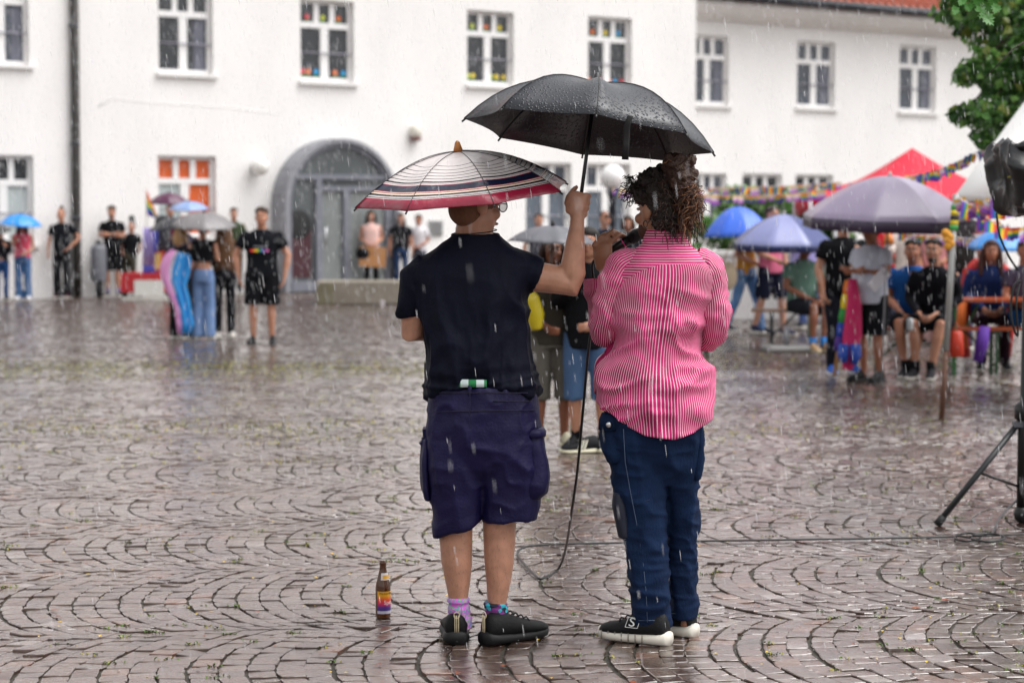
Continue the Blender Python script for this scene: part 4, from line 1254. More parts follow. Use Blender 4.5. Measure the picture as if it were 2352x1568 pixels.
# socks
def sock_mat(kind):
    m = bpy.data.materials.new('sock_pattern'); m.use_nodes = True; t = m.node_tree; bb = t.nodes['Principled BSDF']; bb.inputs['Roughness'].default_value = .85
    tc = t.nodes.new('ShaderNodeTexCoord')
    if kind == 0:
        n = t.nodes.new('ShaderNodeTexNoise'); n.inputs['Scale'].default_value = 26; n.inputs['Distortion'].default_value = 2.5
        r = t.nodes.new('ShaderNodeValToRGB'); r.color_ramp.interpolation = 'CONSTANT'
        cols = ['#d05fc4', '#5a8fb4', '#7fae4e', '#d873cc', '#6a6fc0', '#c655b8']
        r.color_ramp.elements[0].color = (*hx(cols[0]), 1); r.color_ramp.elements[1].color = (*hx(cols[1]), 1); r.color_ramp.elements[1].position = .42
        for pos, c in ((.47, cols[2]), (.52, cols[3]), (.57, cols[4]), (.64, cols[5])):
            e = r.color_ramp.elements.new(pos); e.color = (*hx(c), 1)
        t.links.new(tc.outputs['Object'], n.inputs['Vector']); t.links.new(n.outputs['Fac'], r.inputs[0]); t.links.new(r.outputs[0], bb.inputs['Base Color'])
    else:
        mp = t.nodes.new('ShaderNodeMapping'); mp.inputs['Rotation'].default_value = (0, .35, 0); mp.inputs['Scale'].default_value = (1, 1, 1.6)
        k = t.nodes.new('ShaderNodeTexVoronoi'); k.distance = 'CHEBYCHEV'; k.inputs['Scale'].default_value = 58; k.inputs['Randomness'].default_value = .35
        s = t.nodes.new('ShaderNodeSeparateColor'); r = t.nodes.new('ShaderNodeValToRGB'); r.color_ramp.interpolation = 'CONSTANT'
        r.color_ramp.elements[0].color = (*hx('#16162c'), 1); r.color_ramp.elements[1].color = (*hx('#2fa4b4'), 1); r.color_ramp.elements[1].position = .42
        e = r.color_ramp.elements.new(.72); e.color = (*hx('#6f2a72'), 1)
        t.links.new(tc.outputs['Object'], mp.inputs[0]); t.links.new(mp.outputs[0], k.inputs['Vector']); t.links.new(k.outputs['Color'], s.inputs[0]); t.links.new(s.outputs[0], r.inputs[0]); t.links.new(r.outputs[0], bb.inputs['Base Color'])
    return m
m = MB(); m.loft(smooth_rows(rows([(1440, 1027, 1086, .06), (1420, 1029, 1084, .055), (1400, 1030, 1079, .051), (1385, 1029, 1078, .051), (1374, 1028, 1077, .053), (1369, 1030, 1076, .05)], .01), 24), 24)
k = m.build('sock', sock_mat(0), A); k['label'] = 'pink and green swirl sock'; wrinkle(k, [(.003, (6, 6, 70), True)])
m = MB(); m.loft(smooth_rows(rows([(1450, 1110, 1172, .06), (1430, 1112, 1170, .056), (1400, 1113, 1167, .051), (1384, 1111, 1164, .05), (1380, 1113, 1163, .047)], .01), 24), 24)
k = m.build('sock', sock_mat(1), A); k['label'] = 'navy sock with turquoise and purple blocks'; wrinkle(k, [(.002, (6, 6, 60), True)])
def strap(heel, yaw):
    R = Matrix.Rotation(yaw, 3, 'Z'); m = MB()
    for dx in (-.007, 0, .007): m.tube([heel + R @ Vector((dx, .003, z)) for z in (.045, .07, .095, .117)], .0018, 5)
    m.tube([heel + R @ Vector((.011 * math.cos(a), -.001,   .117 + .012 * math.sin(a))) for a in np.linspace(0, 2 * PI, 13)], .0022, 5)
    return m
for hp, yw in ((1049, R_(184)), (1112, R_(128))):
    hl = GX(hp, Y0 - .065)
    so = shoe(A, hl, yw, L=.30, w=.122, upper='#0d0d0f', sole='#101012', hgt=.088, sole_h=.042, lace='#0a0a0a')
    strap(hl, yw).build('heel_strap', plain('#b9ab8c', .6), so)
# hair (buzz cut) and face
h = MB(); h.ell(hA + RA @ Vector((0, .012, .03)), (.0785, .0985, .0945), RA, 24, 16); h.ell(hA + RA @ Vector((0, .045, -.02)), (.069, .0665, .07), RA, 20, 12)
remesh(h.build('hair', mat('buzzed_hair', hx('#6d4630'), .7, var=.35, vscale=60, bump=.5, bscale=300), A), .0075, 3)
face_bits(A, hA, RA, 1.02)
g = MB()
for s in (-1, 1):
    g.tube([hA + RA @ Vector((s * .034 + .025 * math.cos(a), -.107, .004 + .021 * math.sin(a))) for a in np.linspace(0, 2 * PI, 19)], .0022, 5, cap=False)
    g.tube([hA + RA @ Vector((s * .059, -.106, .012)), hA + RA @ Vector((s * .074, -.05, .012)), hA + RA @ Vector((s * .082, .015, .006))], .002, 5)
g.tube([hA + RA @ Vector((-.01, -.107, .008)), hA + RA @ Vector((.01, -.107, .008))], .002, 5)
gl = g.build('glasses', plain('#2a2624', .3), A)
lm = MB()
for s in (-1, 1): lm.ell(hA + RA @ Vector((s * .034, -.107, .004)), (.024, .002, .020), RA, 16, 6)
lm.build('lens', mat('lens', (.8, .84, .84), .05, alpha=.35), gl)
# ---------------------------------------------------------------- person in striped pink shirt
B = thing('person', 'person with a curly brown hair bun in a pink striped shirt talking into a microphone', 'person', tuple(G(1530, 1480)), world=True)
RB = Matrix.Rotation(R_(215), 3, 'Z') @ Matrix.Rotation(R_(8), 3, 'X')
hB = p(1514, 479, .02)
b = MB()
head_shapes(b, hB, RB, 1.02)
b.tube([p(1530, 600, .02), p(1528, 560, .015), p(1522, 530, .01), hB + Vector((0, 0, -.04))], [(.08, .065), (.066, .06), (.060, .058), (.06, .06)], 14, side=(1, 0, 0))
b.loft(rows([(1000, 1420, 1590, .10), (860, 1430, 1590, .09), (740, 1430, 1600, .10), (650, 1430, 1620, .09), (600, 1460, 1590, .06)]), 18)
sL, eL = p(1425, 622), p(1394, 752, .0)
mic0, mic1 = p(1398, 578, .17), p(1470, 536, .15)
mdir = (mic1 - mic0).normalized()
hc = mic0 + mdir * .035
wL = hc + Vector((-.035, -.03, -.075))
b.tube([sL, sL.lerp(eL, .5), eL, eL.lerp(wL, .4), wL, wL + (hc - wL) * .6], [.056, .05, .044, .043, .030, .027], 12)
b.tube([wL, p(1386, 612, .125), p(1384, 588, .12), p(1384, 564, .125), p(1386, 552, .135)], [(.028, .022), (.034, .02), (.041, .02), (.042, .018), (.036, .014)], 12, side=(.85, .15, .35))
for a_, m_, t_, r_ in (((1406, 556), (1424, 538), (1440, 546), .0105), ((1390, 548), (1408, 530), (1428, 541), .0105), ((1373, 553), (1390, 537), (1412, 549), .0102), ((1362, 568), (1372, 553), (1394, 562), .0095)):
    b.tube([p(*a_, .125), p((a_[0] + m_[0]) / 2, (a_[1] + m_[1]) / 2 - 2, .125), p(*m_, .14), p((m_[0] + t_[0]) / 2 + 2, (m_[1] + t_[1]) / 2, .165), p(*t_, .20)], [r_ * 1.1, r_ * 1.05, r_, r_ * .92, r_ * .7], 9)
b.tube([p(1398, 612, .125), p(1414, 602, .12), p(1428, 592, .125), p(1434, 580, .135)], [.0165, .0145, .0125, .009], 9)
sR, eR = p(1622, 625), p(1640, 752, -.02); wR = p(1560, 770, .26)
b.tube([sR, sR.lerp(eR, .5), eR, eR.lerp(wR, .4), wR], [.052, .046, .036, .036, .028], 12)
hand_shapes(b, wR, (-.8, .5, .15), (0, 0, -1), .95, .7, 1)
for spec in ([(1000, 1400, 1500, .08), (1200, 1440, 1520, .06), (1400, 1470, 1525, .045), (1450, 1478, 1522, .045)], [(1000, 1510, 1600, .08), (1200, 1548, 1596, .06, .06), (1400, 1556, 1590, .04, .08), (1436, 1556, 1590, .04, .08)]):
    b.loft(rows(spec, .02)[::-1], 14)
remesh(b.build('body', SKIN_B, B), .006, 3)
# jeans
M_JEAN = mat('denim', hx('#142440'), .85, var=.65, vscale=11, bump=.3, bscale=140, spec=.12, stretch=(1, 1, .45))
q = MB()
q.loft(rows([(1110, 1440, 1570, .06), (1060, 1398, 1604, .115), (1010, 1387, 1613, .142), (960, 1385, 1612, .145), (905, 1395, 1604, .135), (880, 1400, 1600, .125)]), 30, pw=2.4)
q.loft(rows([(1433, 1457, 1541, .075), (1400, 1456, 1540, .076), (1300, 1441, 1537, .082), (1200, 1421, 1533, .09), (1130, 1408, 1530, .098), (1060, 1398, 1528, .118), (1000, 1392, 1520, .125)], .0), 24, pw=2.3)
q.loft(rows([(1416, 1540, 1602, .072, .10), (1380, 1536, 1602, .076, .10), (1300, 1536, 1603, .08, .09), (1200, 1532, 1604, .088, .07), (1130, 1526, 1602, .096, .05), (1060, 1516, 1607, .11, .02), (1000, 1500, 1612, .12)], .0), 24, pw=2.3)
jn = bake(remesh(q.build('jeans', M_JEAN, B), .0075, 3))
wrinkle(jn, [(.005, (9, 9, 7), True), (.004, (12, 12, 20), True), (.0018, (40, 40, 40), False)])
wrinkle(jn, [(.004, (6, 6, 24), True)], lambda co: np.clip((.55 - co[:, 2]) / .3, 0, 1))
M_STITCH = plain('#46566f', .7)
st = [(1432, 985), (1436, 1060), (1448, 1130), (1462, 1200), (1476, 1280), (1484, 1360), (1487, 1428)]
MB().tube([p(x, y, -interp(y, [(985, .135), (1060, .115), (1200, .088), (1430, .076)])) for x, y in st], .0016, 4).build('seam', M_STITCH, B)
for cx0, hw, y, dy in ((1498, 42, 1424, 0), (1571, 31, 1408, .10)):
    MB().tube([p(cx0 + hw * 1.01 * math.cos(a), y, dy + .077 * math.sin(a)) for a in np.linspace(0, 2 * PI, 25)], .0016, 4, cap=False).build('hem_stitch', M_STITCH, B)
MB().tube([p(1460, 1160, -.10), p(1490, 1148, -.10), p(1528, 1138, -.05)], .002, 4).build('seam', mat('seam_dark', hx('#10203f'), .8), B)
def pocketB(rs, dy):
    m = MB(); m.loft(rows(rs, dy)[::-1], 20, pw=3); o = bake(remesh(m.build('pocket', M_JEAN, B), .008, 3)); wrinkle(o, [(.004, (14, 14, 12), True)]); return o
pk = pocketB([(968, 1378, 1448, .05), (1000, 1380, 1452, .06), (1040, 1384, 1456, .06), (1060, 1392, 1456, .05)], -.04)
f = MB(); f.loft(rows([(985, 1374, 1428, .058), (962, 1376, 1446, .062), (948, 1382, 1440, .05)], -.047), 18, pw=3)
f.build('pocket_flap', M_JEAN, pk)
MB().ell(p(1398, 975, -.108), (.011, .006, .011)).build('button', mat('steel', (.55, .55, .57), .3, metal=1), pk)
pocketB([(972, 1590, 1612, .06), (1010, 1592, 1616, .065), (1060, 1592, 1615, .06), (1098, 1592, 1606, .05)], -.02)
m = MB(); m.loft(rows([(1235, 1420, 1448, .045), (1205, 1414, 1444, .05), (1160, 1405, 1440, .055), (1128, 1408, 1430, .045)], -.03), 18, pw=2.6)
kp = remesh(m.build('knee_patch', mat('patch', hx('#12172a'), .7), B), .008, 3)
# shirt with stripes
def stripe_material():
    m = bpy.data.materials.new('striped_cotton'); m.use_nodes = True; t = m.node_tree; N = t.nodes; L = t.links; bb = N['Principled BSDF']
    uv = N.new('ShaderNodeUVMap'); sp = N.new('ShaderNodeSeparateXYZ'); L.new(uv.outputs[0], sp.inputs[0])
    yk = N.new('ShaderNodeAttribute'); yk.attribute_name = 'yoke'
    cnt = N.new('ShaderNodeAttribute'); cnt.attribute_name = 'stripes'
    def mth(op, a, bv=None, c=None):
        n = N.new('ShaderNodeMath'); n.operation = op
        for i, x in enumerate((a, bv)):
            if x is None: continue
            if hasattr(x, 'links'): L.new(x, n.inputs[i])
            else: n.inputs[i].default_value = x
        return n.outputs[0]
    ang = mth('MULTIPLY', sp.outputs[0], cnt.outputs['Fac'])
    hor = mth('MULTIPLY', sp.outputs[1], 1 / .0098)
    isy = mth('GREATER_THAN', yk.outputs['Fac'], 0.0)
    mixv = N.new('ShaderNodeMix'); mixv.data_type = 'FLOAT'; L.new(isy, mixv.inputs[0]); L.new(ang, mixv.inputs[2]); L.new(hor, mixv.inputs[3])
    fr = mth('FRACT', mixv.outputs[0]); pp = mth('PINGPONG', mixv.outputs[0], .5)
    st = N.new('ShaderNodeMapRange'); st.inputs[1].default_value = .075; st.inputs[2].default_value = .145; L.new(pp, st.inputs[0])
    col = N.new('ShaderNodeMix'); col.data_type = 'RGBA'; col.inputs[6].default_value = (*hx('#e6c3d0'), 1)
    nz = N.new('ShaderNodeTexNoise'); nz.inputs['Scale'].default_value = 9; nz.inputs['Detail'].default_value = 4
    tc = N.new('ShaderNodeTexCoord'); L.new(tc.outputs['Object'], nz.inputs['Vector'])
    wet = N.new('ShaderNodeMapRange'); wet.inputs[1].default_value = .45; wet.inputs[2].default_value = .6; L.new(nz.outputs['Fac'], wet.inputs[0])
    pk = N.new('ShaderNodeMix'); pk.data_type = 'RGBA'; pk.inputs[6].default_value = (*hx('#bf2469'), 1); pk.inputs[7].default_value = (*hx('#98194f'), 1); L.new(wet.outputs[0], pk.inputs[0])
    L.new(st.outputs[0], col.inputs[0]); L.new(pk.outputs[2], col.inputs[7]); L.new(col.outputs[2], bb.inputs['Base Color'])
    bb.inputs['Roughness'].default_value = .75; bb.inputs['Specular IOR Level'].default_value = .25
    return m
M_STRIPE = stripe_material()
def set_attr(o, name, vals):
    a = o.data.attributes.new(name, 'FLOAT', 'POINT'); a.data.foreach_set('value', np.asarray(vals, dtype=np.float32))
HEM = [(1363, 884), (1378, 912), (1400, 940), (1435, 972), (1475, 990), (1540, 998), (1590, 984), (1615, 965), (1637, 938)]
rB = smooth_rows(rows([(998, 1382, 1634, .178), (940, 1374, 1637, .174), (885, 1379, 1630, .16), (820, 1402, 1612, .142), (770, 1408, 1616, .13), (700, 1408, 1634, .13), (650, 1410, 1645, .125), (615, 1418, 1640, .118), (590, 1436, 1618, .108), (572, 1458, 1596, .096), (560, 1474, 1582, .082), (552, 1482, 1574, .072)]), 90)
def hemfun(v, an, i, n):
    f = max(0, 1 - i / 40.0)
    if f <= 0: return v
    sa = math.sin(an); px = 1510 + (v.x - p(1510, 940).x) * PXM
    zb = p(1510, 998).z
    if sa <= 0: zh = p(1510, interp(px, HEM)).z
    else: zh = p(1510, (884 if math.cos(an) < 0 else 938) * (1 - sa) + 950 * sa).z
    v.z += (zh - zb) * f
    if math.cos(an) < -.55: v.x -= .022 * f * f * (-math.cos(an) - .55) / .45
    return v
sb = sheet_loft(rB, 220, 2.3, hemfun)
so = sb.build('shirt', M_STRIPE, B, fix=True)
nv = len(so.data.vertices); co = np.empty(nv * 3, dtype=np.float32); so.data.vertices.foreach_get('co', co); co = co.reshape(-1, 3) + np.array(B['_world'])
pxs = 1176 + co[:, 0] / Y0 * FPX
seam = np.array([p(1510, interp(x, [(1400, 660), (1437, 640), (1470, 620), (1514, 606), (1631, 603), (1660, 612)])).z for x in pxs])
set_attr(so, 'yoke', co[:, 2] - seam); set_attr(so, 'stripes', np.full(nv, 126.0))
def mkB(c):
    z = c[:, 2]; return np.clip((1.43 - z) / .2, .12, 1)
wrinkle(so, [(.013, (4, 4, 6.5), True), (.009, (7, 7, 15), True), (.004, (22, 22, 22), False)], mkB)
solid(so, .0025, 0)
def sleeve(pts, rad, n, side):
    m = sheet_tube(pts, rad, 64, side, 60); o = m.build('sleeve', M_STRIPE, B)
    set_attr(o, 'yoke', np.full(len(o.data.vertices), -1.0)); set_attr(o, 'stripes', np.full(len(o.data.vertices), float(n)))
    wrinkle(o, [(.006, (10, 10, 12), True), (.003, (22, 22, 26), True)]); solid(o, .002, 0); return o
sleeve([p(1470, 604, -.0), p(1432, 622, -.005), p(1408, 680, -.01), p(1394, 735, .0), p(1390, 762, .05), p(1380, 735, .13), p(1374, 680, .14), p(1371, 640, .14)], [.062, .068, .065, .060, .056, .050, .046, .044], 46, (1, 0, 0))
sleeve([p(1590, 604, -.0), p(1624, 626, 0), p(1640, 690, -.008), p(1641, 742, -.015), p(1632, 768, .03), p(1600, 776, .12), p(1562, 772, .24)], [.06, .066, .059, .055, .053, .048, .040], 44, (1, 0, 0))
cm = sheet_loft(smooth_rows(rows([(566, 1472, 1588, .082), (556, 1476, 1582, .076), (540, 1482, 1576, .070), (528, 1486, 1573, .067)]), 12), 80)
co_ = cm.build('collar', M_STRIPE, B); set_attr(co_, 'yoke', np.full(len(co_.data.vertices), 1.0)); set_attr(co_, 'stripes', np.full(len(co_.data.vertices), 50.0)); solid(co_, .004, 0)
# wristband, earring
wb = hc.lerp(wL, 1.0)
dW = (hc - wL).normalized()
cols = ['#c8322f', '#d98a2b', '#d9c732', '#3b9a4c', '#3150a8', '#6a3a94']
for k, c in enumerate(cols):
    MB().tube([wb + dW * (-.01 + k * .003), wb + dW * (-.0071 + k * .003)], .0345, 16).build('wristband', plain(c, .7), B)
MB().tube([hB + RB @ Vector((.088, .018 + .012 * math.cos(a), -.062 + .013 * math.sin(a))) for a in np.linspace(0, 2 * PI, 15)], .0022, 5, cap=False).build('earring', plain('#151515', .3), B)
# curly hair: dark mass, bun and loose curls
h = MB(); Hb = lambda x, y, z: hB + RB @ Vector((x, y, z))
h.ell(Hb(0, .030, .045), (.083, .098, .096), RB, 20, 14); h.ell(Hb(0, .055, -.03), (.075, .068, .085), RB)
rr = random.Random(5)
for q in range(60):
    th = rr.uniform(0, 2 * PI); ph = rr.uniform(-.1, 1.35)
    v = Vector((math.cos(th) * math.cos(ph) * .09, .015 + math.sin(th) * math.cos(ph) * .105, .045 + math.sin(ph) * .098))
    if v.y < -.015 and v.z < .065: continue
    h.ell(Hb(*v), (rr.uniform(.014, .024),) * 3, None, 8, 6)
M_HAIR = mat('curly_hair', hx('#1f150f'), .5, var=.5, vscale=70, bump=.9, bscale=130, spec=.4)
M_HAIR2 = mat('curly_hair', hx('#3a2216'), .5, var=.5, vscale=60, bump=.9, bscale=140, spec=.4)
hm = bake(remesh(h.build('hair', M_HAIR, B), .0065, 2)); wrinkle(hm, [(.006, (60, 60, 60), True)])
bn = MB(); bc = p(1560, 398, -.055)
bn.ell(bc, (.056, .06, .064)); bn.ell(bc + Vector((-.012, 0, .045)), (.04, .04, .028)); bn.ell(bc + Vector((.01, -.01, -.05)), (.05, .05, .05))
for q in range(22):
    an = q * 2.4; bn.ell(bc + Vector((.052 * math.cos(an), .052 * math.sin(an), .06 * math.sin(q * 1.7))), (.017,) * 3, None, 8, 6)
bo = bake(remesh(bn.build('hair_bun', M_HAIR2, B), .0065, 2)); wrinkle(bo, [(.006, (30, 60, 70), True)])
tl = MB()
for q in range(9):
    s0 = p(1570 + rr.uniform(-18, 14), 425 + rr.uniform(-10, 25), rr.uniform(-.11, -.03)); tl.tube([s0, s0 + Vector((.012, 0, -.05)), s0 + Vector((rr.uniform(-.02, .03), -.01, -.10 - rr.random() * .05))], [.016, .017, .008], 7)
tl2 = bake(remesh(tl.build('hair_tail', M_HAIR2, B), .0065, 2)); wrinkle(tl2, [(.007, (40, 60, 40), True)])
cu = bpy.data.curves.new('curls', 'CURVE'); cu.dimensions = '3D'; cu.bevel_depth = .0013; cu.bevel_resolution = 1; cu.resolution_u = 4
cu.materials.append(M_HAIR); cu.materials.append(M_HAIR2); cu.materials.append(mat('curly_hair', hx('#744a2c'), .5, var=.4, vscale=60))
def curl(start, dirv, ln, rad, turns, mi):
    sp = cu.splines.new('POLY'); n = int(turns * 9) + 4; sp.points.add(n - 1)
    d = Vector(dirv).normalized(); a = d.orthogonal().normalized(); b_ = d.cross(a); ph = rr.random() * 6.28
    for q in range(n):
        f = q / (n - 1); an = ph + f * turns * 2 * PI; r = rad * (.25 + .75 * math.sin(PI * min(1, f * 1.3 + .1)))
        pt = start + d * ln * f + Vector((0, 0, -1)) * ln * .35 * f * f + a * r * math.cos(an) + b_ * r * math.sin(an)
        sp.points[q].co = (*(pt - Vector(B['_world'])), 1)
    sp.material_index = mi
for q in range(190):      # tail curls
    s0 = p(rr.uniform(1556, 1606), rr.uniform(415, 470), rr.uniform(-.12, 0)); curl(s0, (rr.uniform(-.3, .40), rr.uniform(-.3, .3), -1), rr.uniform(.05, .13), rr.uniform(.008, .018), rr.uniform(1.5, 4), 1 if rr.random() < .45 else 2)
for q in range(150):      # front fringe and crown
    th = rr.uniform(-.4, 1.2) * PI; v = Vector((.085 * math.cos(th), -.03 - .07 * abs(math.sin(th)) * rr.random(), .07 + rr.uniform(-.02, .06)))
    if q % 2: v = Vector((rr.uniform(.03, .095), rr.uniform(-.10, .03), rr.uniform(.03, .12)))
    curl(Hb(*v), RB @ Vector((v.x * 8, v.y * 6, rr.uniform(-.3, .7))), rr.uniform(.02, .055), rr.uniform(.005, .011), rr.uniform(1, 2.5), 0)
for q in range(170):     # back of the head
    s0 = Hb(rr.uniform(-.075, .085), .085 + rr.uniform(.0, .03), rr.uniform(-.09, .11)); s0 = s0 + Vector((rr.uniform(-.02, .02), -.012, 0))
    curl(s0, (rr.uniform(-.5, .9), -.15, rr.uniform(-1, .5)), rr.uniform(.03, .065), rr.uniform(.005, .010), rr.uniform(1.2, 2.4), rr.choice((0, 0, 1)))
for q in range(60):
    s0 = bc + Vector((rr.uniform(-.05, .05), rr.gauss(0, .03), rr.uniform(-.05, .055))); curl(s0, (rr.uniform(-1, 1), rr.uniform(-.5, .3), rr.uniform(-.6, .5)), rr.uniform(.02, .035), .006, 1.2, 1 + q % 2)
for q in range(40):
    s0 = Hb(rr.uniform(-.06, .06), .09, rr.uniform(-.11, -.03)); curl(s0, (rr.uniform(-.4, .6), -.2, -1), rr.uniform(.02, .05), .004, 1.2, 0)
_co = link('curls', cu, None); bpy.context.view_layer.update()
_me = bpy.data.meshes.new_from_object(_co.evaluated_get(bpy.context.evaluated_depsgraph_get())); bpy.data.objects.remove(_co)
link('curls', _me, B)['kind'] = 'stuff'
face_bits(B, hB, RB, 1.02)
m = MB(); m.ell(Hb(0, -.04, -.075), (.064, .062, .055), RB, 16, 10)
m.build('stubble', mat('stubble', hx('#4a2c1f'), .8, var=.5, vscale=120, bump=.3, bscale=300), B)
# shoes
h1 = G(1536, 1482); s1 = shoe(B, h1, R_(240), L=.295, w=.112, upper='#131316', sole='#cfc9be', hgt=.095, sole_h=.042, lace='#0d0d0f')
h2 = G(1596, 1463); s2 = shoe(B, h2, R_(236), L=.295, w=.112, upper='#131316', sole='#cfc9be', hgt=.095, sole_h=.042, lace='#0d0d0f')
Rm = Matrix.Rotation(R_(240), 3, 'Z')
lt = MB()
for q in range(7):
    t_ = .3 + q * .1; sdw = .049 * (1 if t_ < .7 else .95)
    lt.tube([h1 + Rm @ Vector((sdw * 1.06, -t_ * .295, .003)), h1 + Rm @ Vector((sdw * 1.06, -t_ * .295, .042))], .0022, 4)
lt.build('sole_groove', plain('#7d786e', .7), s1)
# the letter mark on the shoe side
tm = text_mesh('S', .05, .0008)
e1 = (Rm @ Vector((0, -1, 0))).normalized(); up = (Vector((0, 0, 1)) * .9 + Rm @ Vector((-.45, 0, 0)) * 1.0).normalized(); nn = e1.cross(up).normalized()
if nn.y > 0: e1 = -e1; nn = -nn
base = h1 + Rm @ Vector((.0435, -.135, .083))
mb = MB(); mb.add([base + e1 * (v.co.x * 1.25) + up * v.co.y + nn * (v.co.z + .001) for v in tm.vertices], [tuple(pg.vertices) for pg in tm.polygons])
fr = [(-.026, -.02), (.026, -.02), (.032, .02), (-.02, .02)]
for (a, b2), (c, d2) in zip(fr, fr[1:] + fr[:1]):
    mb.tube([base + e1 * a + up * b2, base + e1 * c + up * d2], .0012, 4)
mb.build('logo', plain('#d8d8d8', .5), s1, smooth=False, org=B['_world'])
# ---------------------------------------------------------------- microphone and its cable
mt = thing('microphone', 'black hand-held microphone with a pink ring held at the speaking mouth', 'microphone', tuple(mic0), world=True)
MB().tube([mic0 - mdir * .06, mic0 - mdir * .055, mic0 + mdir * .05, mic0 + mdir * .095], [.012, .0135, .017, .020], 16).build('handle', plain('#0e0e10', .4), mt)
MB().tube([mic0 + mdir * .066, mic0 + mdir * .070], .0196, 16).build('ring', plain('#d42a7c', .4), mt)
MB().tube([mic0 + mdir * .096, mic0 + mdir * .100, mic0 + mdir * .12, mic0 + mdir * .145, mic0 + mdir * .156], [.021, .025, .0265, .023, .01], 16).build('grille', mat('mic_mesh', (.02, .02, .022), .45, bump=.8, bscale=700, metal=.6), mt)
def spline(pts, n=8):
    out = []; m = len(pts)
    for i in range(m - 1):
        g = [pts[max(i - 1, 0)], pts[i], pts[i + 1], pts[min(i + 2, m - 1)]]
        for q in range(n):
            f = q / n; a, b_, c, d = g
            out.append(.5 * ((2 * b_) + (c - a) * f + (2 * a - 5 * b_ + 4 * c - d) * f * f + (3 * b_ - a - 3 * c + d) * f ** 3))
    return out + [pts[-1]]
gz = lambda x, y: G(x, y, .014)
cab = [mic0 - mdir * .055, mic0 - mdir * .075 + Vector((0, 0, -.02)), p(1366, 690, .2), p(1352, 800, .2), p(1340, 930, .25), p(1326, 1080, .4), p(1312, 1180, .6), P(1300, 1255, 8.8), gz(1282, 1306), gz(1244, 1328), gz(1226, 1318), gz(1205, 1296), gz(1188, 1270), gz(1212, 1254), gz(1280, 1249), gz(1420, 1246), gz(1600, 1242), gz(1800, 1239), gz(2000, 1236), gz(2150, 1233), gz(2200, 1230)]
c_ = spline(cab, 6)
for cyc in range(3):
    for k in range(14):
        a = PI + k * 2 * PI / 14 * (1 if cyc % 2 else -1); cx, hwid = (2222, 30) if cyc == 0 else (2262, 38)
        g = G(cx + cyc * 4 + hwid * math.cos(a), 1233 + cyc * .6 + 9 * math.sin(a), .014 + .012 * cyc); c_.append(g)
c_ += [gz(2300, 1228), gz(2352, 1226), gz(2420, 1224)]
tag(MB().tube(c_, .0058, 7).build('cable', plain('#101012', .4), None), 'long black microphone cable hanging to the ground and looping across the wet cobbles', 'cable')
# ---------------------------------------------------------------- umbrellas of the two
def stripe_umbrella():
    m = bpy.data.materials.new('striped_canopy'); m.use_nodes = True; t = m.node_tree; N = t.nodes; L = t.links; bb = N['Principled BSDF']
    uv = N.new('ShaderNodeUVMap'); sp = N.new('ShaderNodeSeparateXYZ'); L.new(uv.outputs[0], sp.inputs[0])
    r = N.new('ShaderNodeValToRGB'); r.color_ramp.interpolation = 'CONSTANT'
    W_, K_, Rr, Nv = '#cbc2c0', '#1a1a20', '#8f1d38', '#131a33'
    seq = [(0, W_), (.42, K_), (.427, W_), (.49, K_), (.497, W_), (.545, K_), (.552, W_), (.59, K_), (.598, W_), (.635, K_), (.642, W_), (.675, K_), (.692, W_), (.704, Rr), (.709, W_), (.722, Rr), (.728, Nv), (.80, Rr), (.806, '#e0cbb8'), (.816, Rr), (.823, '#e0cbb8'), (.836, K_), (.856, W_), (.874, K_), (.88, W_), (.890, Rr)]
    # colour ramps hold at most 32 stops
    el = r.color_ramp.elements
    el[0].position = 0; el[0].color = (*hx(seq[0][1]), 1); el[1].position = seq[-1][0]; el[1].color = (*hx(seq[-1][1]), 1)
    for pos, c in seq[1:-1]:
        e = el.new(pos); e.color = (*hx(c), 1)
    L.new(sp.outputs[1], r.inputs[0]); L.new(r.outputs[0], bb.inputs['Base Color'])
    bb.inputs['Roughness'].default_value = .27; bb.inputs['Specular IOR Level'].default_value = .6
    vo = N.new('ShaderNodeTexNoise'); vo.inputs['Scale'].default_value = 26; vo.inputs['Detail'].default_value = 5
    tc = N.new('ShaderNodeTexCoord'); L.new(tc.outputs['Object'], vo.inputs['Vector'])
    bp = N.new('ShaderNodeBump'); bp.inputs['Strength'].default_value = .5; bp.inputs['Distance'].default_value = .012; L.new(vo.outputs['Fac'], bp.inputs['Height']); L.new(bp.outputs[0], bb.inputs['Normal'])
    return m
def drop_fabric(h, rough=.42):
    m = bpy.data.materials.new('wet_canopy'); m.use_nodes = True; t = m.node_tree; N = t.nodes; L = t.links; bb = N['Principled BSDF']
    bb.inputs['Base Color'].default_value = (*hx(h), 1); bb.inputs['Roughness'].default_value = rough; bb.inputs['Specular IOR Level'].default_value = .6
    vo = N.new('ShaderNodeTexVoronoi'); vo.inputs['Scale'].default_value = 85; tc = N.new('ShaderNodeTexCoord'); L.new(tc.outputs['Object'], vo.inputs['Vector'])
    mr = N.new('ShaderNodeMapRange'); mr.inputs[1].default_value = .15; mr.inputs[2].default_value = .42; mr.inputs[3].default_value = 1; mr.inputs[4].default_value = 0; L.new(vo.outputs['Distance'], mr.inputs[0])
    bp = N.new('ShaderNodeBump'); bp.inputs['Strength'].default_value = .75; bp.inputs['Distance'].default_value = .004; L.new(mr.outputs[0], bp.inputs['Height']); L.new(bp.outputs[0], bb.inputs['Normal'])
    return m
yu = .10
cU = p(1062, 448, yu)
sc_ = PXM * Y0 / (Y0 + yu)
Ru = 252 / sc_
axU = Vector((-23 / 252.0, -.12, 1))
umbrella('small umbrella striped cream, navy and red with a wooden knob, over the navy shirt', cU, Ru, .168, axU, [stripe_umbrella()], phase=R_(197), shaft=.62, group=None, knob='#a8682c', power=2.0, sag=.10, edge='#3a3436', shaft_m=plain('#7a4a22', .5))
MB_ = None
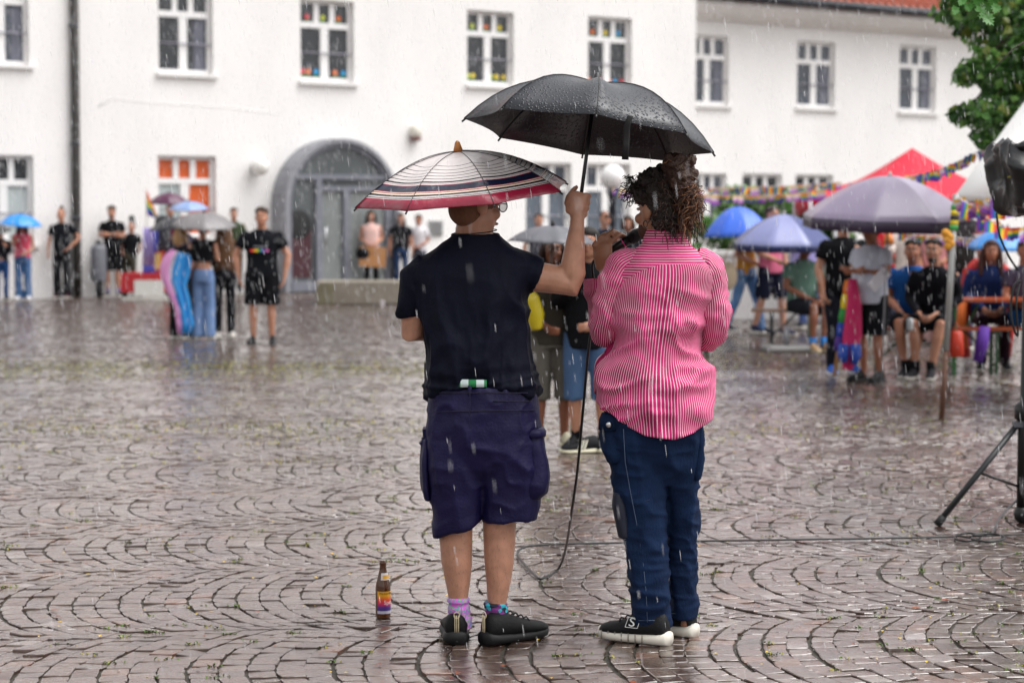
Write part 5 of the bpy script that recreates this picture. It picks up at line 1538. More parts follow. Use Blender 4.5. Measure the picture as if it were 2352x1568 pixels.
u_ = Vector((286, 0, -39)) / PXM; v_ = Vector((-19, 0, 38)) / PXM; Rb = u_.length
v_.y = -math.sqrt(max(0, Rb ** 2 - v_.length_squared))
nB = u_.cross(v_); nB = nB if nB.z > 0 else -nB
nB.normalize()
cB = p(1353, 312, .03)
q = Vector((0, 0, 1)).rotation_difference(nB); ph = math.atan2((q.inverted() @ u_).y, (q.inverted() @ u_).x)
bu = umbrella('large black umbrella beaded with raindrops, held high between the two speakers', cB, Rb, .205, nB, [drop_fabric('#22242b', .38)], phase=ph, shaft=.36, group=None, power=3.0, sag=.16, edge='#0b0b0d', tip=True)
# closing strap hanging from the rim
s0 = p(1452, 268, -.40)
mb = MB(); sx = [p(1448, 266, -.42), p(1440, 290, -.40), p(1438, 330, -.39), p(1436, 367, -.39)]
mb.tube(sx, [(.010, .002), (.0125, .002), (.0125, .002), (.0125, .002)], 6, side=(1, 0, 0))
st_ = mb.build('strap', plain('#0e0e10', .6), None)
mw = st_.matrix_world.copy(); st_.parent = bu
bpy.context.view_layer.update(); st_.matrix_parent_inverse = bu.matrix_world.inverted()
# ---------------------------------------------------------------- bottle
bt = thing('bottle', 'brown glass drink bottle with orange and red label standing on the cobbles', 'bottle', tuple(G(880, 1417)), 0)
k = .98
prof = [(.0, .004), (.029, .0), (.0315, .006), (.0315, .135), (.030, .15), (.022, .185), (.0155, .215), (.0135, .235), (.0132, .243), (.0148, .245), (.0148, .252), (.0132, .254), (.0132, .262), (.011, .262)]
prof = [(r * k, z * k * .92) for r, z in prof]
gm = bpy.data.materials.new('brown_glass'); gm.use_nodes = True; gb = gm.node_tree.nodes['Principled BSDF']
gb.inputs['Base Color'].default_value = (.12, .036, .008, 1); gb.inputs['Roughness'].default_value = .05; gb.inputs['Transmission Weight'].default_value = .45; gb.inputs['Specular IOR Level'].default_value = .6
MB().lathe(prof, seg=28).build('glass', gm, bt)
def wrap(body, size, z, r, ang0, colr, name, stretch=1.0):
    tm = text_mesh(body, size, 0.0002); mb = MB()
    mb.add([((r + v.co.z) * math.sin(ang0 + v.co.x * stretch / r), -(r + v.co.z) * math.cos(ang0 + v.co.x * stretch / r), z + v.co.y) for v in tm.vertices], [tuple(q.vertices) for q in tm.polygons])
    return mb.build(name, colr, lab, smooth=False)
lab_m = bpy.data.materials.new('drink_label'); lab_m.use_nodes = True; t = lab_m.node_tree; lb = t.nodes['Principled BSDF']; lb.inputs['Roughness'].default_value = .35
tc = t.nodes.new('ShaderNodeTexCoord'); sp = t.nodes.new('ShaderNodeSeparateXYZ'); t.links.new(tc.outputs['Object'], sp.inputs[0])
mr = t.nodes.new('ShaderNodeMapRange'); mr.inputs[1].default_value = .02; mr.inputs[2].default_value = .112; t.links.new(sp.outputs[2], mr.inputs[0])
rp = t.nodes.new('ShaderNodeValToRGB'); rp.color_ramp.elements[0].color = (*hx('#b9b4c4'), 1); rp.color_ramp.elements[1].color = (*hx('#e2a21e'), 1)
for pos, c in ((.12, '#b9b4c4'), (.14, '#2c2a72'), (.3, '#5a2a80'), (.42, '#c4215c'), (.62, '#e2462a'), (.75, '#e58a20'), (.8, '#e2a21e')):
    e = rp.color_ramp.elements.new(pos); e.color = (*hx(c), 1)
t.links.new(mr.outputs[0], rp.inputs[0]); t.links.new(rp.outputs[0], lb.inputs['Base Color'])
def wraplab(z0, z1, r0, r1, a0, a1, mt, name):
    mb = MB(); n = 18; vs = []
    for z, r in ((z0, r0), (z1, r1)):
        for q in range(n + 1):
            a = a0 + (a1 - a0) * q / n; vs.append((r * math.sin(a), -r * math.cos(a), z))
    mb.add(vs, [(q, q + 1, n + 2 + q, n + 1 + q) for q in range(n)]); return mb.build(name, mt, bt)
lab = wraplab(.020, .112, .0313, .0313, -.75, 1.75, lab_m, 'label')
wrap('PAULANER', .0115, .103, .0316, .52, plain('#2a1a10', .5), 'lettering', 1.05)
wrap('Spezi', .024, .066, .0316, .95, plain('#efe6e2', .5), 'lettering')
nl = wraplab(.158, .186, .0255, .0188, -.3, 1.5, plain('#d8d5d8', .4), 'neck_label')
wraplab(.162, .177, .0252, .0215, .0, 1.5, lab_m, 'neck_label')
# ================================================================= LEFT SIDE CROWD
G_L = 'people standing about on the left side of the square'
G_R = 'people around the beer tables on the right'
def umb_at(label, px, py, Y, wpx, R_asp=.36, tilt=(0, 0), **k):
    """umbrella whose rim centre shows at px,py and is wpx wide in the picture"""
    c = P(px, py, Y); R = wpx / 2 * Y / FPX
    return umbrella(label, c, R, R * R_asp, (tilt[0], tilt[1], 1), **k)
def wet(h, r=.4): return mat('wet_canopy', hx(h), r, var=.12, vscale=6, spec=.55)
# at the left edge
def wall_spot(px, gap=.5):
    d = ray(px, 600); o = Vector((0, 0, CAM_H)); t_ = (_p1 - EY * gap - o).dot(EY) / d.dot(EY); q = o + d * t_; q.z = 0
    return q
def at_wall(px, head, gap=.5):
    q = wall_spot(px, gap); return dict(loc=tuple(q), H=P(px, head, q.y).z)
person('person in a pink top and jeans under the bright blue umbrella by the wall', 52, 0, rot=8, **at_wall(52, 503, 0.7), top='#d9596f', sleeve='none', bottom='wide', bcol='#42648f', shoes='#d8d8dc', hair='long', hcol='#2a1a16', arms=('hold', 'front'), group=G_L)
umb_at('bright blue umbrella over the pink top at the left wall', 47, 517, wall_spot(47, 1.0).y, 100, .5, (.08, -.06), mats=[wet('#1f84d0')], shaft=.5)
person('person in a dark coat and blue jeans cut off by the left picture edge', 3, 0, rot=20, **at_wall(3, 520, 0.9), top='#16161c', sleeve='long', bottom='jeans', bcol='#23406e', shoes='#1a1a1e', hair='short', arms=('front', 'hold'), group=G_L)
umb_at('black umbrella tilted at the left picture edge', -18, 540, 36.5, 92, .5, (-.25, -.2), mats=[wet('#15161b')], shaft=.5)
person('person in a black T-shirt, apron and patched black trousers leaning beside the downpipe', 142, 0, rot=-6, **at_wall(142, 478, 0.35), top='#14161c', bottom='wide', bcol='#1a1a1e', shoes='#3a1f28', hair='bun', hcol='#3b2a20', arms=('down', 'hips'), group=G_L)
person('person in black with folded arms and long black shorts standing against the white wall', 258, 0, rot=4, **at_wall(258, 472, 0.35), top='#111216', bottom='shorts', bcol='#131417', socks='#8d84a8', shoes='#141416', hair='curly', hcol='#15110f', arms=('crossed', 'crossed'), group=G_L, beard='#1c1410')
person('person in a tall black mask hat and camouflage trousers leaning on the wall', 297, 0, rot=-14, **at_wall(297, 508, 0.35), top='#14161a', sleeve='short', bottom='jeans', bcol=mat('camouflage', hx('#3a372c'), .85, var=.7, vscale=12), shoes='#151515', hair='tall', hcol='#121215', arms=('front', 'back'), lean=(.03, .05), group=G_L, sk=SK_L)
# rubbish bin
t = thing('litter_bin', 'grey metal litter bin on a short post in front of the wall', 'litter bin', tuple(wall_spot(227, .3)))
MB().lathe([(.15, .32), (.155, .34), (.155, .95), (.15, .97), (.10, 1.03), (.06, 1.04)], seg=18).build('drum', mat('grey_paint', hx('#6e7078'), .5, var=.1), t)
MB().tube([(0, 0, 0), (0, 0, .34)], .075, 10).build('post', plain('#2a2a2e', .6), t)
MB().tube([(0, 0, 1.0), (0, .0, 1.12)], .06, 10).build('ash_tray', plain('#1e1e22', .5), t)
# red cargo trailer with banners
tl0 = wall_spot(338, 2.2)
t = thing('cargo_trailer', 'red hand cart with white front board, draped with a lilac banner and dark bags', 'cart', tuple(tl0), R_(-4))
s = 37.5 / FPX
MB().box((0, .25, .34), (.90, 1.0, .36)).build('box', mat('red_paint', hx('#b3202a'), .45), t, smooth=False)
MB().box((.10, -.27, .24), (.56, .03, .30)).build('front_board', plain('#d9d6d0', .5), t, smooth=False)
MB().box((.02, -.28, .04), (.86, .06, .05)).build('bumper', plain('#cfcac2', .5), t, smooth=False)
MB().box((.30, .2, .72), (.34, .4, .42)).build('crate', mat('red_paint', hx('#b0332a'), .5), t, smooth=False)
MB().box((.20, -.008, .74), (.13, .014, .3)).build('yellow_panel', plain('#d8b13c', .5), t, smooth=False)
m = MB(); m.box((.24, .25, 1.25), (.36, .3, .74), None, taper=.75)
b0 = m.build('bag', mat('dark_cloth', hx('#2a2a2f'), .7, var=.3, vscale=6), t); bv = b0.modifiers.new('b', 'BEVEL'); bv.width = .09; bv.segments = 3
m = MB()
for q in range(8):
    x0, x1 = -.06 + q * .035, -.06 + (q + 1) * .035; y0, y1 = (.03 if q % 2 else -.03), (-.03 if q % 2 else .03)
    m.add([(x0, y0, 1.38), (x1, y1, 1.38), (x1 - .02, y1, .66), (x0 - .02, y0, .66)], [(0, 1, 2, 3)], mi=0 if q < 6 else 1)
    m.add([(x0 - .02, y0, .66), (x1 - .02, y1, .66), (x1 - .02, y1, .46), (x0 - .02, y0, .46)], [(0, 1, 2, 3)], mi=1)
bo = m.build('banner', [plain('#a99ad2', .8), plain('#5a5fc0', .8)], t, fix=False); solid(bo, .004)
for sx in (-.35, .52):
    w = MB().tube([(sx + .22 * math.cos(a), .25, .2 + .2 * math.sin(a)) for a in np.linspace(0, 2 * PI, 19)], .03, 6, cap=False).build('wheel', plain('#141416', .7), t)
    m = MB()
    for q in range(8):
        a = q * PI / 4; m.tube([(sx, .25, .2), (sx + .2 * math.cos(a), .25, .2 + .2 * math.sin(a))], .006, 4)
    m.build('spoke', plain('#8a8a8e', .4), w)
RB6 = ['#d3242b', '#e8822a', '#f0cf35', '#2f9a4a', '#2a55b5', '#6c2f95']
t = thing('pride_flag', 'rainbow flag hanging from a thin pole above the red hand cart', 'flag', tuple(wall_spot(331, 2.1)))
MB().tube([(0, .3, .3), (0, .3, 2.15)], .012, 6).build('pole', plain('#b9b2a8', .5), t)
m = MB(); pr = []
for q in range(7):
    f = q / 6; pr.append(((.01 + .02 * math.sin(q), .3, 2.13 - f * .1), (.23 - .02 * q * .2 + .02 * math.sin(q * 2), .3 + .06 * math.sin(q * 1.4), 1.72 - f * .25)))
m2 = MB()
pts = [(0, .3, 2.13), (.06, .27, 1.98), (.12, .33, 1.82), (.17, .27, 1.70), (.22, .30, 1.60)]; low = [(0, .3, 1.62), (.05, .27, 1.60), (.10, .33, 1.58), (.15, .27, 1.57), (.20, .30, 1.56)]
for k, c in enumerate(RB6):
    for j in range(4):
        a0, a1 = Vector(pts[j]), Vector(pts[j + 1]); b0_, b1_ = Vector(low[j]), Vector(low[j + 1])
        m2.add([a0.lerp(b0_, k / 6), a1.lerp(b1_, k / 6), a1.lerp(b1_, (k + 1) / 6), a0.lerp(b0_, (k + 1) / 6)], [(0, 1, 2, 3)], mi=k)
o = m2.build('cloth', [plain(c, .75) for c in RB6], t, fix=False); solid(o, .004)
# hidden holders and umbrellas of the left cluster
person('person in dark clothes half hidden behind the bags of the red cart', 392, 0, rot=10, **at_wall(392, 468, 0.8), top='#5c2036', sleeve='long', bottom='jeans', bcol='#22242c', hair='short', arms=('hold', 'down'), group=G_L)
umb_at('plum purple umbrella rising behind the others in front of the orange blinds', 388, 466, 37.4, 92, .5, (0, -.1), mats=[wet('#4c1c3e')], shaft=.5)
umb_at('pale blue umbrella between the plum and the grey umbrellas', 434, 481, 34.5, 92, .4, (0, -.1), mats=[wet('#7d94bd')], shaft=.5)
umb_at('charcoal umbrella in the left huddle, left of the pale grey one', 400, 524, 27.5, 118, .42, (-.12, -.05), mats=[wet('#26262c')], shaft=.5)
person('person in a dark hoodie facing the huddle under the charcoal umbrella', 425, 752, 1.62, 12, top='#2a2430', sleeve='long', bottom='jeans', bcol='#1d1e24', hair='bob', hcol='#7a3a2a', arms=('hold', 'front'), group=G_L)
umb_at('pale grey umbrella over the huddle on the left', 468, 518, 26.2, 152, .40, (.05, -.16), mats=[wet('#6f6b6c')], shaft=.45)
person('blond person wrapped in a pink and blue flag in the left huddle', 412, 778, 1.46, 160, top='#23242a', sleeve='short', bottom='jeans', bcol='#16171b', shoes='#17171a', hair='bob', hcol='#a8835a', arms=('front', 'front'), group=G_L, lean=(0, -.04))
# the cape
g0 = G(405, 778); t = thing('pride_cape', 'pink, white and blue flag worn as a cape by the blond person', 'flag', tuple(g0), world=True)
m = MB(); cols = 30; rws = 16
Yc = g0.y - .16
L_ = [(392, 572), (374, 590), (366, 612), (370, 640), (384, 672), (400, 705), (404, 740), (406, 766)]
R2 = [(436, 585), (440, 600), (436, 630), (428, 655), (436, 685), (440, 715), (446, 745), (440, 768)]
for i in range(7):
    for j in range(cols):
        def c(i_, j_):
            f = j_ / cols; a = P(*L_[i_], Yc); b_ = P(*R2[i_], Yc); v = a.lerp(b_, f); v.y += .022 * math.sin(f * 17 + i_ * .35) + .012 * math.sin(f * 31 + i_) - .03 * math.sin(PI * f); v.z += .02 * math.sin(f * 15) * (i_ > 5); return v
        m.add([c(i, j), c(i, j + 1), c(i + 1, j + 1), c(i + 1, j)], [(0, 1, 2, 3)], mi=0 if j < 10 else 1 if j < 13 and i < 4 else 2)
o = m.build('cloth', [plain('#d893c6', .7), plain('#d9d3da', .7), plain('#2d8fd6', .7)], t, weld=.001); solid(o, .006)
person('person in a cropped black tank top and light blue jeans seen from behind', 468, 778, 1.57, 176, top='#121216', sleeve='none', top_len=1.13, bottom='wide', bcol='#6a83ab', shoes='#c8c4bc', hair='bun', hcol='#3a251b', arms=('hold', 'front'), group=G_L, face=False, build=.92)
person('person with waist-long brown hair and black trousers seen from behind', 516, 774, 1.60, 192, top='#4a3628', sleeve='long', bottom='jeans', bcol='#141419', shoes='#dedad4', hair='vlong', hcol='#5f4128', arms=('front', 'front'), group=G_L, face=False, build=.95)
person('person in an olive green jacket standing at the wall behind the huddle', 538, 0, rot=8, **at_wall(538, 476, 0.4), top='#3a4530', sleeve='long', bottom='jeans', bcol='#2a2c30', hair='short', hcol='#2a1a14', arms=('front', 'front'), group=G_L)
gy = person('person in an oversized black T-shirt and black shorts facing the camera alone', 603, 790, 1.73, 2, top='#101217', bottom='shorts', bcol='#0f1014', shoes='#121214', sole='#18181a', hair='curly', hcol='#3a281c', arms=(((.30, .02, 1.13), (.29, -.02, .86)), ((.30, .02, 1.13), (.29, -.02, .86))), group=G_L, build=1.18, vox=.010)
pr = MB()
for k, c in enumerate(RB6 + ['#d86aa8']):
    pr.box((-.115 + k * .033, -.158 - .004 * (1 - abs(k - 3) / 3), 1.185), (.034, .006, .030), None, k)
po = pr.build('chest_print', [plain(c, .7) for c in RB6 + ['#d86aa8']], gy, smooth=False)
pr = MB()
for k in range(6): pr.box((-.075 + k * .029, -.150, 1.235), (.019, .006, .022))
pr.build('chest_print', plain('#7d7d84', .7), gy, smooth=False)
person('bare-shouldered person in a pale pink top holding a cardboard sign by the door', 853, 0, rot=2, **at_wall(853, 482, 0.75), sk=SK_L, top='#e0b9b0', sleeve='none', bottom='jeans', bcol='#15161b', hair='long', hcol='#17110f', arms=('front', 'front'), group='people by the arched door')
cs = P(856, 590, wall_spot(856, .75).y - .42)
t = thing('cardboard_sign', 'blank brown cardboard sign held in front of the pale pink top', 'sign', tuple(cs), .04)
o = MB().box((0, 0, 0), (.56, .012, .42), Matrix.Rotation(.06, 3, 'Y')).build('board', mat('cardboard', hx('#b07d50'), .8, var=.1, vscale=5), t, smooth=False)
MB().box((-.02, -.009, .09), (.30, .003, .016), Matrix.Rotation(.06, 3, 'Y')).build('marking', plain('#8d6440', .8), t, smooth=False)
bgp = P(834, 582, wall_spot(834, .75).y - .25)
t = thing('shoulder_bag', 'black bag hanging at the arm of the person with the cardboard sign', 'bag', tuple(bgp))
m = MB(); m.ell((0, 0, 0), (.16, .09, .15)); m.build('pouch', cloth('#15161a'), t); MB().tube([(-.1, 0, .1), (0, 0, .3), (.1, 0, .1)], .012, 6).build('strap', cloth('#15161a'), t)
person('person in a black printed T-shirt with long dark hair by the arched door', 921, 0, rot=4, **at_wall(921, 488, 0.75), top='#17171c', bottom='jeans', bcol='#2a3c5c', hair='vlong', hcol='#201611', arms=('down', 'down'), group='people by the arched door')
person('person in a white T-shirt with dark bag strap right of the arched door', 962, 0, rot=-18, **at_wall(962, 492, 0.75), top='#dcd8dc', bottom='jeans', bcol='#2a3044', hair='short', arms=('down', 'front'), group='people by the arched door', sk=SK_M)
cp = G(878, 704)
t = thing('paper_cup', 'small white paper cup left on the ground by the concrete block', 'cup', tuple(cp))
MB().lathe([(.030, 0), (.032, .004), (.042, .105), (.044, .108), (.041, .108), (.03, .02)], seg=16).build('cup', plain('#e2dcdf', .5), t)
# ================================================================= MIDDLE
LP = 31.0
lp = GX(1406, LP); zg = P(1405, 407, LP).z
t = thing('globe_lamp', 'street lamp with a white globe on a dark post in the middle of the square', 'street lamp', tuple(lp))
MB().ell((0, 0, zg), (.195, .195, .195), seg=24, rings=16).build('globe', mat('opal_glass', (.82, .81, .80), .3), t)
MB().lathe([(.09, 0), (.09, .5), (.055, .55), (.055, zg - .32), (.075, zg - .3), (.10, zg - .2), (.08, zg - .16)], seg=14).build('post', plain('#1f2430', .45), t)
person('person in a navy shirt and cap standing beside the lamp post', 1388, 735, 1.69, 25, top='#1b2030', sleeve='long', bottom='jeans', bcol='#23283a', hair='cap', hcol='#15161c', arms=('front', 'hold'), loc=tuple(GX(1388, 30.2)), group='people behind the speakers')
person('small dark-haired person to the right of the lamp post', 1442, 735, 1.62, -10, top='#23242c', sleeve='long', bottom='jeans', bcol='#23283a', hair='bob', loc=tuple(GX(1442, 31.5)), group='people behind the speakers', sk=SK_M)
person('dark-haired person whose head shows above the small grey umbrella', 1237, 700, 1.66, 5, top='#3a3a44', bottom='jeans', bcol='#2a2e3a', hair='short', hcol='#1b1513', loc=tuple(GX(1237, 33)), group='people behind the speakers')
person('person in a grey cargo shorts and yellow jacket standing behind the navy shirt', 1268, 1028, 1.50, 8, top='#3a3630', sleeve='long', bottom='culotte', bcol='#5d5952', shoes='#b9b49a', sole='#c9c4aa', hair='long', hcol='#2a1712', arms=('front', 'hold'), group='people behind the speakers', sk=SK_D, vox=.010, build=1.05)
yj = P(1222, 715, 13.7)
t = thing('yellow_jacket', 'bright yellow rain jacket slung over the arm behind the navy shirt', 'jacket', tuple(yj))
m = MB(); m.tube([(-.06, 0, .17), (-.02, -.02, .08), (.02, 0, -.03), (.03, 0, -.13)], [(.04, .06), (.075, .07), (.07, .07), (.04, .05)], 12)
o = remesh(m.build('cloth', mat('yellow_nylon', hx('#b8a416'), .4, var=.1), t), .012)
person('person in a black top and wide blue denim shorts behind the pink shirt', 1352, 1034, 1.56, -16, top='#121216', sleeve='long', top_len=.80, bottom='culotte', bcol=mat('denim', hx('#3a5578'), .85, var=.45, vscale=5), shoes='#15161a', sole='#d8d2b8', socks='#131316', hair='long', hcol='#1c1512', arms=('hold', 'front'), group='people behind the speakers', vox=.010, build=1.1)
sh_ = G(1372, 1036)
shoe(bpy.data.objects[[o.name for o in bpy.data.objects if o.get('label', '').startswith('person in a black top and wide')][0]], Vector((.10, -.10, 0)), R_(-62), L=.28, w=.10, upper='#15161a', sole='#d8d2b8', stripes='#e0dcc8', lace='#15161a')
umb_at('small grey umbrella shared by the two people standing behind the speakers', 1268, 556, 13.6, 208, .36, (.04, -.02), mats=[wet('#58585f', .4)], shaft=.45, n=8)
# ================================================================= RIGHT SIDE
def bench(label, c, yaw, L=2.2, z=.47, w=.26, board='#7d5a3a', legs='#27452a', name='bench', cat='bench', th=.03, group='beer garden benches'):
    t = thing(name, label, cat, tuple(c), yaw, group)
    MB().box((0, 0, z), (L, w, th)).build('table_top' if name == 'beer_table' else 'seat', mat('board', hx(board), .35, var=.25, vscale=9, stretch=(.3, 3, 1)), t, smooth=False)
    for s in (-1, 1):
        m = MB(); x = s * (L / 2 - .25)
        for yy in (-1, 1):
            m.box((x, yy * w * .36, z / 2 - .01), (.035, .035, z - .02))
        m.box((x, 0, .1), (.03, w * .7, .03)); m.box((x, 0, z - .04), (.04, w * .85, .04))
        m.tube([(x, 0, .15), (x - s * .3, 0, z - .03)], .012, 6)
        m.build('leg', plain(legs, .5), t, smooth=False)
    return t
bench('empty dark bench beside the pink shirt, right of the speakers', GX(1578, 23.2), .05, L=.95, legs='#33392c', board='#5c4a38')
bench('bench under the navy parasol with the seated green shirt', GX(1862, 24.2), -.10, L=1.45, board='#8a6a4c', legs='#22262a')
bench('red-brown bench with green legs under the two seated friends', GX(2150, 20.4), .06, L=1.7, board='#9c4a28')
bench('beer table with red-brown top where the caped person sits', GX(2345, 20.6), .04, L=2.0, z=.76, w=.5, board='#a04824', legs='#2b6a30', name='beer_table', cat='table', group='beer tables')
bench('orange beer table behind the seated friends', GX(2260, 24.8), .04, L=1.6, z=.76, w=.5, board='#c8703a', legs='#2b5a30', name='beer_table', cat='table', group='beer tables')
bench('beer table behind the black T-shirt, left of the parasol', GX(1935, 26.0), .04, L=1.3, z=.76, w=.5, board='#b9623c', legs='#2b5a30', name='beer_table', cat='table', group='beer tables')
# walkers
person('person in a mustard top and light jeans walking with a cream tote bag', 1712, 770, 1.68, 58, top='#c08a3c', bottom='jeans', bcol='#5f84b4', shoes='#1d2436', hair='bob', hcol='#4a3020', arms=('front', 'swing'), stride=.24, loc=tuple(G(1712, 768)), group=G_R)
t = thing('tote_bag', 'cream cloth tote bag on the shoulder of the walking mustard top', 'bag', tuple(P(1672, 625, 26.9)))
m = MB(); m.ell((0, 0, -.05), (.13, .07, .2)); m.build('bag_cloth', cloth('#c9b79c'), t)
MB().tube([(-.08, 0, .1), (.04, .02, .42), (.09, 0, .1)], .012, 6).build('strap', cloth('#c9b79c'), t)
person('person in a rose polo shirt and dark shorts walking beside the mustard top', 1770, 770, 1.75, 40, top='#c26482', bottom='shorts', bcol='#15182a', shoes='#1b2240', hair='short', arms=('front', 'down'), stride=.16, group=G_R, build=1.1)
umb_at('plain cobalt blue umbrella over the two walkers', 1696, 540, 26.6, 166, .78, (-.05, -.03), mats=[wet('#2f62cf', .35)], shaft=.6, n=8, sag=.0, power=2.0)
# parasols
pn = [0, 1, 0, 1, 0, 1, 0, 1]
def parasol(label, px, py_rim, py_top, Y, wpx, base_py, mats, lean=0, panel=None, h_scale=1.0, base=True, hub='#c8c2bc'):
    c = P(px, py_rim, Y); R = wpx / 2 * Y / FPX; h = (py_rim - py_top) * Y / FPX
    r = umbrella(label, c, R, h, (lean, -.05, 1), mats, n=8, power=1.75, shaft=c.z - .03, group=None, phase=R_(247), valance=R * .13, name='parasol', cat='parasol', panel=panel, knob=hub, sag=.02, shaft_m=mat('parasol_pole', hx('#9a9aa0'), .4, metal=.3))
    return r, c
pr_, c = parasol('navy and pale blue parasol on a steel pole beside the seated green shirt', 1800, 558, 492, 24.0, 238, 805, [wet('#24326e', .3), wet('#7d82ad', .3), wet('#1d2858')], panel=[1, 0, 0, 1, 1, 0, 0, 1])
gb = GX(1806, 23.9)
t = thing('parasol_weight', 'flat grey concrete slab base of the navy parasol', 'parasol base', tuple(gb), .1)
m = MB(); m.box((0, 0, .035), (.54, .5, .07)); o = m.build('slab', plain('#8d8b8a', .6), t, smooth=False); o.modifiers.new('b', 'BEVEL').width = .02
m = MB(); m.tube([(0, 0, .07), (0, 0, .3)], .032, 10); m.build('tube', plain('#8a8a90', .4), t)
person('person in a sage green polo sitting on the bench with blue socks and beige shoes', 1832, 800, 1.74, 22, sk=SK_D, top='#5d7a6e', bottom='shorts', bcol='#1b1d24', shoes='#9a7f60', sole='#c8bba0', socks='#2f74b8', hair='cap', hcol='#23242a', arms=('lap', 'lap'), seat=.47, seat_legs=(((.06, -.42), (.05, -.38)), ((.10, -.44), (.08, -.42))), lean=(0, -.06), loc=tuple(GX(1838, 24.1) + Vector((0, 0, .0))), group=G_R, build=1.08)
parasol('large lilac grey parasol with a dark valance above the standing people', 2040, 500, 404, 19.0, 400, 860, [wet('#8d8199', .3), wet('#aea3ba', .3), wet('#3d3149')], panel=[0, 1, 1, 0, 0, 1, 0, 0], lean=.02, hub='#d9d4ce')
person('person in a black T-shirt leaning in under the lilac parasol', 1938, 862, 1.68, 14, top='#0f1014', bottom='jeans', bcol='#1a1c26', shoes='#2a5ab0', sole='#d8d8dc', hair='short', hcol='#2a1c16', arms=('down', 'hold'), loc=tuple(GX(1935, 20.4)), group=G_R, build=1.2)
person('person in a light grey polo and dark shorts holding a white board', 1998, 878, 1.60, -52, top='#c6cad8', bottom='shorts', bcol='#17191e', shoes='#191a1e', sole='#1c1c1e', hair='short', hcol='#221610', arms=('crossed', 'crossed'), loc=tuple(GX(1998, 19.5)), group=G_R, sk=SK_M, build=1.12, belly=.05)
t = thing('clipboard', 'white clipboard tucked under the arm of the light grey polo', 'clipboard', tuple(P(2019, 642, 19.1)), .2)
MB().box((0, 0, 0), (.23, .02, .11), Matrix.Rotation(-.8, 3, 'Y')).build('board', plain('#e0dde4', .5), t, smooth=False)
MB().box((.06, -.013, .07), (.05, .01, .02), Matrix.Rotation(-.8, 3, 'Y')).build('clip', plain('#9a9aa0', .3), t, smooth=False)
# furled rainbow flag on a wooden stick
f0, f1 = P(1916, 862, 19.35), P(1952, 640, 19.35)
t = thing('furled_flag', 'rainbow and magenta flag furled round a wooden stick by the light grey polo', 'flag', tuple(f0), world=True)
MB().tube([f0, f1], .018, 8).build('stick', mat('wood', hx('#b98a58'), .6), t)
for k, c in enumerate(['#e07a2a', '#e8cf30', '#2f8f3f', '#2340a0', '#4a2a80']):
    a, b_ = f1.lerp(f0, .02 + k * .145), f1.lerp(f0, .02 + (k + 1) * .145)
    MB().tube([a, a.lerp(b_, .5), b_], [.045, .05, .045], 10).build('stripe', plain(c, .8), t)
m = MB(); pp = [P(1958, 640, 19.3), P(1962, 700, 19.28), P(1958, 770, 19.28), P(1952, 812, 19.28), P(1946, 850, 19.3)]
m.tube(pp, [(.045, .03), (.075, .05), (.095, .05), (.08, .05), (.05, .03)], 14, side=(1, 0, 0)); o = remesh(m.build('cloth', mat('magenta_cloth', hx('#c21a5c'), .7, var=.25, vscale=9), t), .012)
m = MB(); m.tube([P(1938, 790, 19.2), P(1936, 815, 19.2), P(1940, 832, 19.2)], [.05, .055, .03], 10); m.build('cloth', plain('#2a4fae', .7), t)
m = MB(); m.tube([P(1964, 790, 19.2), P(1966, 815, 19.2), P(1962, 836, 19.2)], [.05, .055, .03], 10); m.build('cloth', plain('#2a4fae', .7), t)
person('dark-haired person in a blue T-shirt sitting on the red-brown bench', 2078, 870, 1.76, -16, sk=SK_M, top='#1d4f8f', bottom='shorts', bcol='#1b1d24', shoes='#26262c', sole='#d4d0c8', socks='#18181c', hair='short', hcol='#16110f', arms=('lap', 'lap'), seat=.48, lean=(0, -.07), loc=tuple(GX(2094, 20.5)), group=G_R, build=1.1, seat_legs=(((.10, -.44), (.02, -.55)), ((.12, -.44), (.04, -.50))))
person('bearded person in a black long-sleeved shirt sitting at the bench end', 2132, 870, 1.78, -24, sk=SK_L, top='#16151b', sleeve='long', bottom='shorts', bcol='#131419', shoes='#1c1c22', sole='#d8d4cc', socks='#141417', hair='short', hcol='#1c1512', arms=('lap', 'lap'), seat=.48, lean=(0, -.08), loc=tuple(GX(2146, 20.2)), group=G_R, beard='#1c1512', build=1.08, seat_legs=(((.12, -.42), (.10, -.40)), ((.14, -.40), (.06, -.46))))
t = thing('can', 'white drink can held by the person in the black long-sleeved shirt', 'drink can', tuple(P(2090, 745, 19.6)))
MB().lathe([(.026, -.06), (.033, -.052), (.033, .05), (.027, .06)], seg=16).build('can_body', plain('#c8ccd0', .3), t)
person('person with orange hair in a cream top behind the seated friends', 2080, 800, 1.70, 175, top='#d8ccc4', bottom='jeans', bcol='#3a4460', hair='bob', hcol='#b5471e', loc=tuple(GX(2084, 25.2)), arms=('down', 'front'), face=False, group=G_R)
person('person with dark red hair in a pale pink dress behind the bench', 2140, 800, 1.72, -40, top='#d99a9c', sleeve='short', top_len=.84, bottom='wide', bcol='#d8b0ac', hair='long', hcol='#5a1a20', loc=tuple(GX(2146, 25.0)), arms=('front', 'front'), group=G_R)
person('person in a red top standing under the red tent', 2030, 800, 1.70, 10, top='#b3262e', bottom='jeans', bcol='#2a2c38', hair='short', loc=tuple(GX(2032, 27.5)), arms=('down', 'down'), group=G_R, sk=SK_M)
person('person with very long black hair turned away behind the tent pole', 2205, 800, 1.70, 170, top='#1a1518', sleeve='none', bottom='jeans', bcol='#3b3f55', hair='vlong', hcol='#17100e', loc=tuple(GX(2204, 24.2)), arms=('down', 'hips'), face=False, group=G_R, sk=SK_M)
